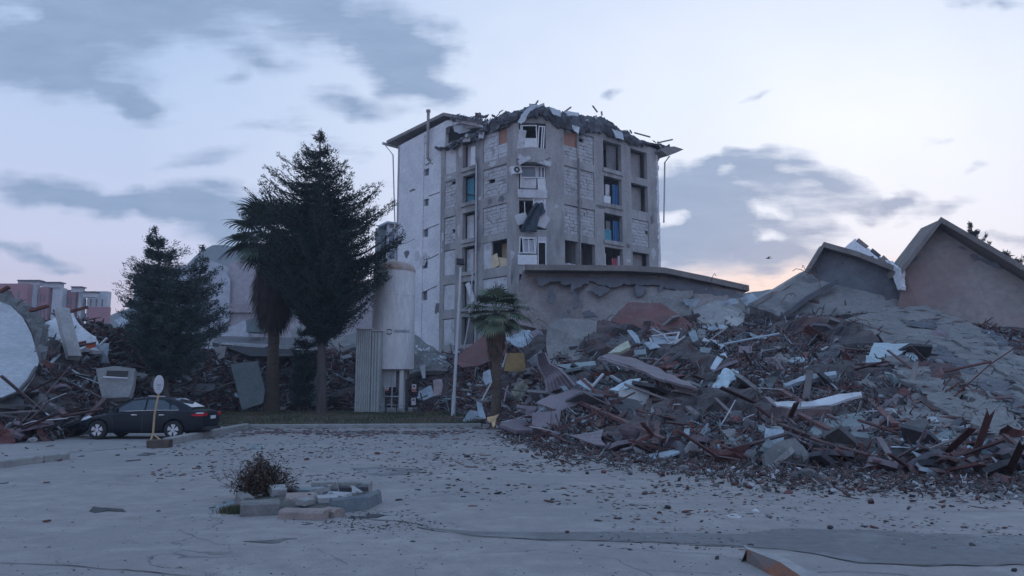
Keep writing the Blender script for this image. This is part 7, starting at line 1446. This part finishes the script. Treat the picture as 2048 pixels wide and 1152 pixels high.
for pts, m, lb, cat in (([(178, 1023), (186, 1013), (215, 1016), (245, 1017), (252, 1024), (215, 1022), (190, 1026)], black, 'torn black scrap lying left of the dead bush', 'scrap'), ([(93, 1054), (120, 1042), (142, 1044), (134, 1052), (108, 1054)], stm, 'flat grey scrap near the left side of the yard', 'scrap'),
    ([(487, 1083), (530, 1082), (570, 1076), (595, 1076), (590, 1083), (548, 1087)], stm, 'thin grey strip in front of the stone planter', 'strip'), ([(386, 936), (398, 931), (434, 932), (426, 937)], black, 'dark rag on the yard left of the dead bush', 'rag'), ([(272, 911), (290, 905), (316, 906), (306, 912)], black, 'dark rag in front of the oval sign', 'rag'),
    ([(1452, 1031), (1464, 1026), (1486, 1030), (1480, 1036), (1458, 1035)], sheetw, 'small white plastic lid on the right yard', 'lid'), ([(1502, 1022), (1512, 1018), (1520, 1024)], sheetw, 'tiny white paper right of the white lid', 'paper'), ([(492, 893), (528, 885), (528, 898), (490, 900)], tealb, 'dark teal board with white edge behind the dead bush', 'board'), ([(1420, 971), (1440, 963), (1438, 975)], black, 'black lump on the right yard', 'lump'), ([(1740, 968), (1760, 958), (1776, 966), (1760, 970)], tan, 'orange brown lump at the right heap foot', 'lump')):
    litter(pts, m, lb, cat)
for px, py, s, lb in ((1614, 956, .42, 'grey boulder at the right heap foot'), (1366, 943, .3, 'grey rock at the middle heap foot'), (1662, 1058, .1, 'black stone on the dark asphalt strip'), (1335, 1018, .12, 'black stone below the long yard crack'), (890, 985, .1, 'pale stone behind the stone planter'), (1434, 1118, .07, 'dark stone left of the orange kerb nose'), (2030, 1143, .07, 'dark stone in the right near corner'), (64, 885, .35, 'pale concrete cube left of the parked car')):
    p = gnd(px, py); o = drop('rock', 'stone', 2, std if 'black' in lb or 'dark' in lb else (stl if 'pale' in lb else stm), (p.x, p.y, s * .2), (s, s * .8, s * .8), rot3(.2), 'single rocks on the yard'); o['label'] = lb; o['category'] = 'rock'; 
def lump_bar(pa, pb, w, h, m, name, label, cat, z=0): 
    A, B = gnd(*pa), gnd(*pb); d = B - A; mb = MB(); rot = Matrix.Rotation(math.atan2(d.y, d.x), 3, 'Z'); mb.box((A + B) / 2 + Vector((0, 0, h / 2 + z)), (d.length, w, h), rot, jit=.03); o = fin(mb, name, m); return tag(o, label, cat)
# ---------------------------------------------------------------- ruined stone planter with its dead bush
pl = empty('stone_planter', gnd(620, 1005), 'ruined octagonal planter of kerb stones beside the dead bush', 'planter')
soilp = mat('planter_soil', (.12, .115, .105), (.08, .08, .075), 4, bump=.8)
def kst(pa, pb, h, w, m=kerbm, tilt=0, name='kerb_stone', roll=0):
    A, B = gnd(*pa), gnd(*pb); d = B - A; t = d.normalized(); bv = .035; rot = Matrix.Rotation(math.atan2(t.y, t.x), 3, 'Z') @ Matrix.Rotation(tilt, 3, 'X')
    prof = [(0, 0), (w, 0), (w, h - bv), (w - bv, h), (bv, h), (0, h - bv)]
    mb = MB(); n_ = 5; L_ = d.length; pts = []
    for i in range(n_ + 1):
        for (y, z) in prof: q = Vector((L_ * i / n_, y, z)); q += noise.noise_vector(q * 7 + A * 3) * .012; pts.append(A + rot @ q)
    k = 6; fs = [(i * k + j, i * k + (j + 1) % k, (i + 1) * k + (j + 1) % k, (i + 1) * k + j) for i in range(n_) for j in range(k)] + [tuple(range(k))[::-1], tuple(range(n_ * k, n_ * k + k))]
    mb.add(pts, fs); fin(mb, name, m, pl)
kold = mat('old_kerb', (.20, .195, .19), (.14, .137, .135), 4, bump=.6); kblue = mat('blue_grey_kerb', (.15, .175, .19), (.11, .13, .145), 4, bump=.4); kwarm = mat('warm_kerb', (.28, .225, .205), (.22, .18, .17), 5, bump=.35)
kst((480, 1034), (558, 1030), .19, .24, kold, .05); kst((468, 1010), (482, 1024), .2, .2, kold, -.1); kst((556, 1038), (645, 1041), .12, .26, kwarm); kst((640, 1032), (668, 1036), .11, .2, kwarm)
kst((666, 1028), (736, 1020), .22, .12, kblue, -.12); kst((737, 1019), (764, 1005), .2, .12, kblue, -.1); 
kst((745, 988), (694, 984), .22, .1, kerbm, 0); kst((694, 984), (636, 984), .2, .1, kerbm, 0)
mb = MB(); cen = gnd(615, 1008)
mb.lathe((cen.x, cen.y, 0), [(1.02, .0), (.95, .07), (.6, .1), (.05, .11)], 22); o = fin(mb, 'soil', soilp, pl)
for (x, y, L_, w, th, rz, rx, m, lb) in ((600, 1008, .55, .42, .06, .2, .12, kwarm, 'pinkish paving slab lying on top of the planter stones'), (555, 1000, .3, .26, .12, .6, .3, stl, 'pale chunk on the planter below the dead bush'), (672, 1004, .5, .3, .06, -.4, .1, stl, 'pale slab piece inside the planter on the right'), (690, 1000, .2, .16, .12, .4, .1, black, 'black brick inside the planter'), (640, 1000, .34, .22, .1, .9, -.2, conc, 'grey chunk in the middle of the planter'),
    (620, 993, .5, .25, .06, .1, .1, tealb, 'blue grey slab piece at the planter back'), (700, 996, .4, .28, .06, 1.0, .35, stl, 'tilted pale slab leaning inside the planter'), (655, 1014, .36, .26, .08, .3, .1, stl, 'pale slab behind the blue grey kerb stone'), (575, 990, .4, .2, .05, -.3, .2, black, 'dark flat scrap behind the pinkish slab'), (650, 985, .5, .22, .1, .05, 0, kerbm, 'low kerb piece at the back of the planter'), (610, 1020, .3, .2, .08, 1.2, .1, conc, 'grey fragment under the pinkish slab'), (725, 990, .22, .18, .07, .2, .1, concd, 'dark fragment by the planter back wall')):
    p = gnd(x, y + 4); mb = MB(); mb.box((p.x, p.y, .09 + th * .7), (L_ * .8, w * .8, th), Matrix.Rotation(rz, 3, 'Z') @ Matrix.Rotation(rx, 3, 'X'), jit=.06); o = fin(mb, 'paving_piece', m); tag(o, lb, 'stone piece', 'stone pieces lying in the planter')
for k in range(40):
    x, y = random.gauss(640, 48), random.gauss(1003, 7); p = gnd(x, y + 3); s = random.uniform(.05, .16)
    if not 560 < x < 735: continue
    m, cn = random.choice(((stm, 'grey'), (stl, 'pale'), (concd, 'dark'))); o = drop('stone', 'stone', random.randrange(5), m, (p.x, p.y, .12 + s * .2), (s, s * .8, s * .7), rot3(.5), 'rubble stones in the planter'); register(o, x, y, ('large ' if s > .11 else 'small ') + cn + ' rubble stone', 'stone')
litter([(418, 1020), (446, 1002), (468, 998), (470, 1008), (440, 1016)], tealb, 'flat grey slab beside the left planter stone', 'slab', name='paving_piece'); litter([(705, 1032), (730, 1027), (770, 1031), (752, 1036), (722, 1036)], black, 'dark rubber scrap right in front of the planter', 'scrap')
# dead bush: hundreds of thin twigs from one root
bc = gnd(522, 1000); bush = empty('dead_bush', (bc.x, bc.y, .05), 'dry dark brown bush growing at the left of the stone planter', 'bush')
twm = mat('dry_twigs', (.075, .05, .038), (.04, .03, .026), 5, bump=0, c3=(.11, .075, .05), s3=4)
tv, tf = [], []
def twig(p, d, L_, r, depth):
    n_ = 4; q = p.copy(); pr = []
    for i in range(n_ + 1): pr.append(q.copy()); d = (d + Vector((random.gauss(0, .13), random.gauss(0, .13), random.gauss(0, .1)))).normalized(); q = q + d * L_ / n_
    s = d.cross(Vector((.3, .9, .2))).normalized()
    for side in (s, d.cross(s)):
        o_ = len(tv)
        for i, c in enumerate(pr): w = r * (1 - .7 * i / n_); tv.append(c - side * w); tv.append(c + side * w)
        for i in range(n_): tf.append((o_ + 2 * i, o_ + 2 * i + 1, o_ + 2 * i + 3, o_ + 2 * i + 2))
    if depth:
        for _ in range(4 if depth > 1 else 6):
            k = random.randint(1, n_); e = Vector((random.gauss(0, 1), random.gauss(0, 1), random.gauss(.35, .7))).normalized(); twig(pr[k], (d * .5 + e).normalized(), L_ * random.uniform(.3, .55), r * .55, depth - 1)
for k in range(95):
    a = random.uniform(0, 6.283); e = random.uniform(.3, 1.45); dr = Vector((math.cos(a) * math.cos(e) * 1.1, math.sin(a) * math.cos(e), math.sin(e))); twig(Vector((bc.x + random.gauss(0, .12), bc.y + random.gauss(0, .1), .1)), dr, random.uniform(.25, .46), .007, 2)
o = raw('foliage', np.array([tuple(v) for v in tv]), np.array(tf), twm, bush)
n = 8000; th = rng.uniform(0, 6.283, n); ph = rng.uniform(.0, 1.5, n); rr = rng.uniform(.1, .46, n) * (1 + .25 * np.sin(th * 3) + .15 * np.sin(th * 7 + ph * 4)); c = np.c_[bc.x + rr * np.cos(th) * np.cos(ph) * 1.0, bc.y + rr * np.sin(th) * np.cos(ph), .1 + rr * np.sin(ph) * 1.15]
d = rng.normal(0, .022, (n, 3)); e = rng.normal(0, .008, (n, 3)); vv = np.stack([c - e, c + e, c + d], 1)
raw('dry_leaves', vv.reshape(-1, 3), np.arange(n * 3).reshape(-1, 3), twm, bush)
n = 1500; c = gnd(468, 1026); x = rng.normal(c.x, .09, n); y = rng.normal(c.y + .05, .07, n); h = rng.uniform(.03, .12, n); v = np.stack([np.c_[x - .005, y, x * 0], np.c_[x + .005, y, x * 0], np.c_[x + rng.normal(0, .03, n), y + rng.normal(0, .03, n), h]], 1)
tag(raw('grass_tuft', v.reshape(-1, 3), np.arange(n * 3).reshape(-1, 3), gr1), 'small green grass tuft at the left planter stone', 'grass')
finish_labels()
# ---------------------------------------------------------------- air
hz = MB().box((0, 168, 31), (970, 460, 64)).build('haze', None or mat('dummy_air', (1, 1, 1)))
hm = bpy.data.materials.new('haze_air'); hm.use_nodes = True; hn = hm.node_tree; hn.nodes.clear(); ho = hn.nodes.new('ShaderNodeOutputMaterial'); hv = hn.nodes.new('ShaderNodeVolumePrincipled')
hv.inputs['Color'].default_value = (.70, .79, .90, 1); hv.inputs['Density'].default_value = .0008; hv.inputs['Anisotropy'].default_value = 0
hn.links.new(hv.outputs[0], ho.inputs['Volume']); hz.data.materials.clear(); hz.data.materials.append(hm); tag(hz, kind='stuff')
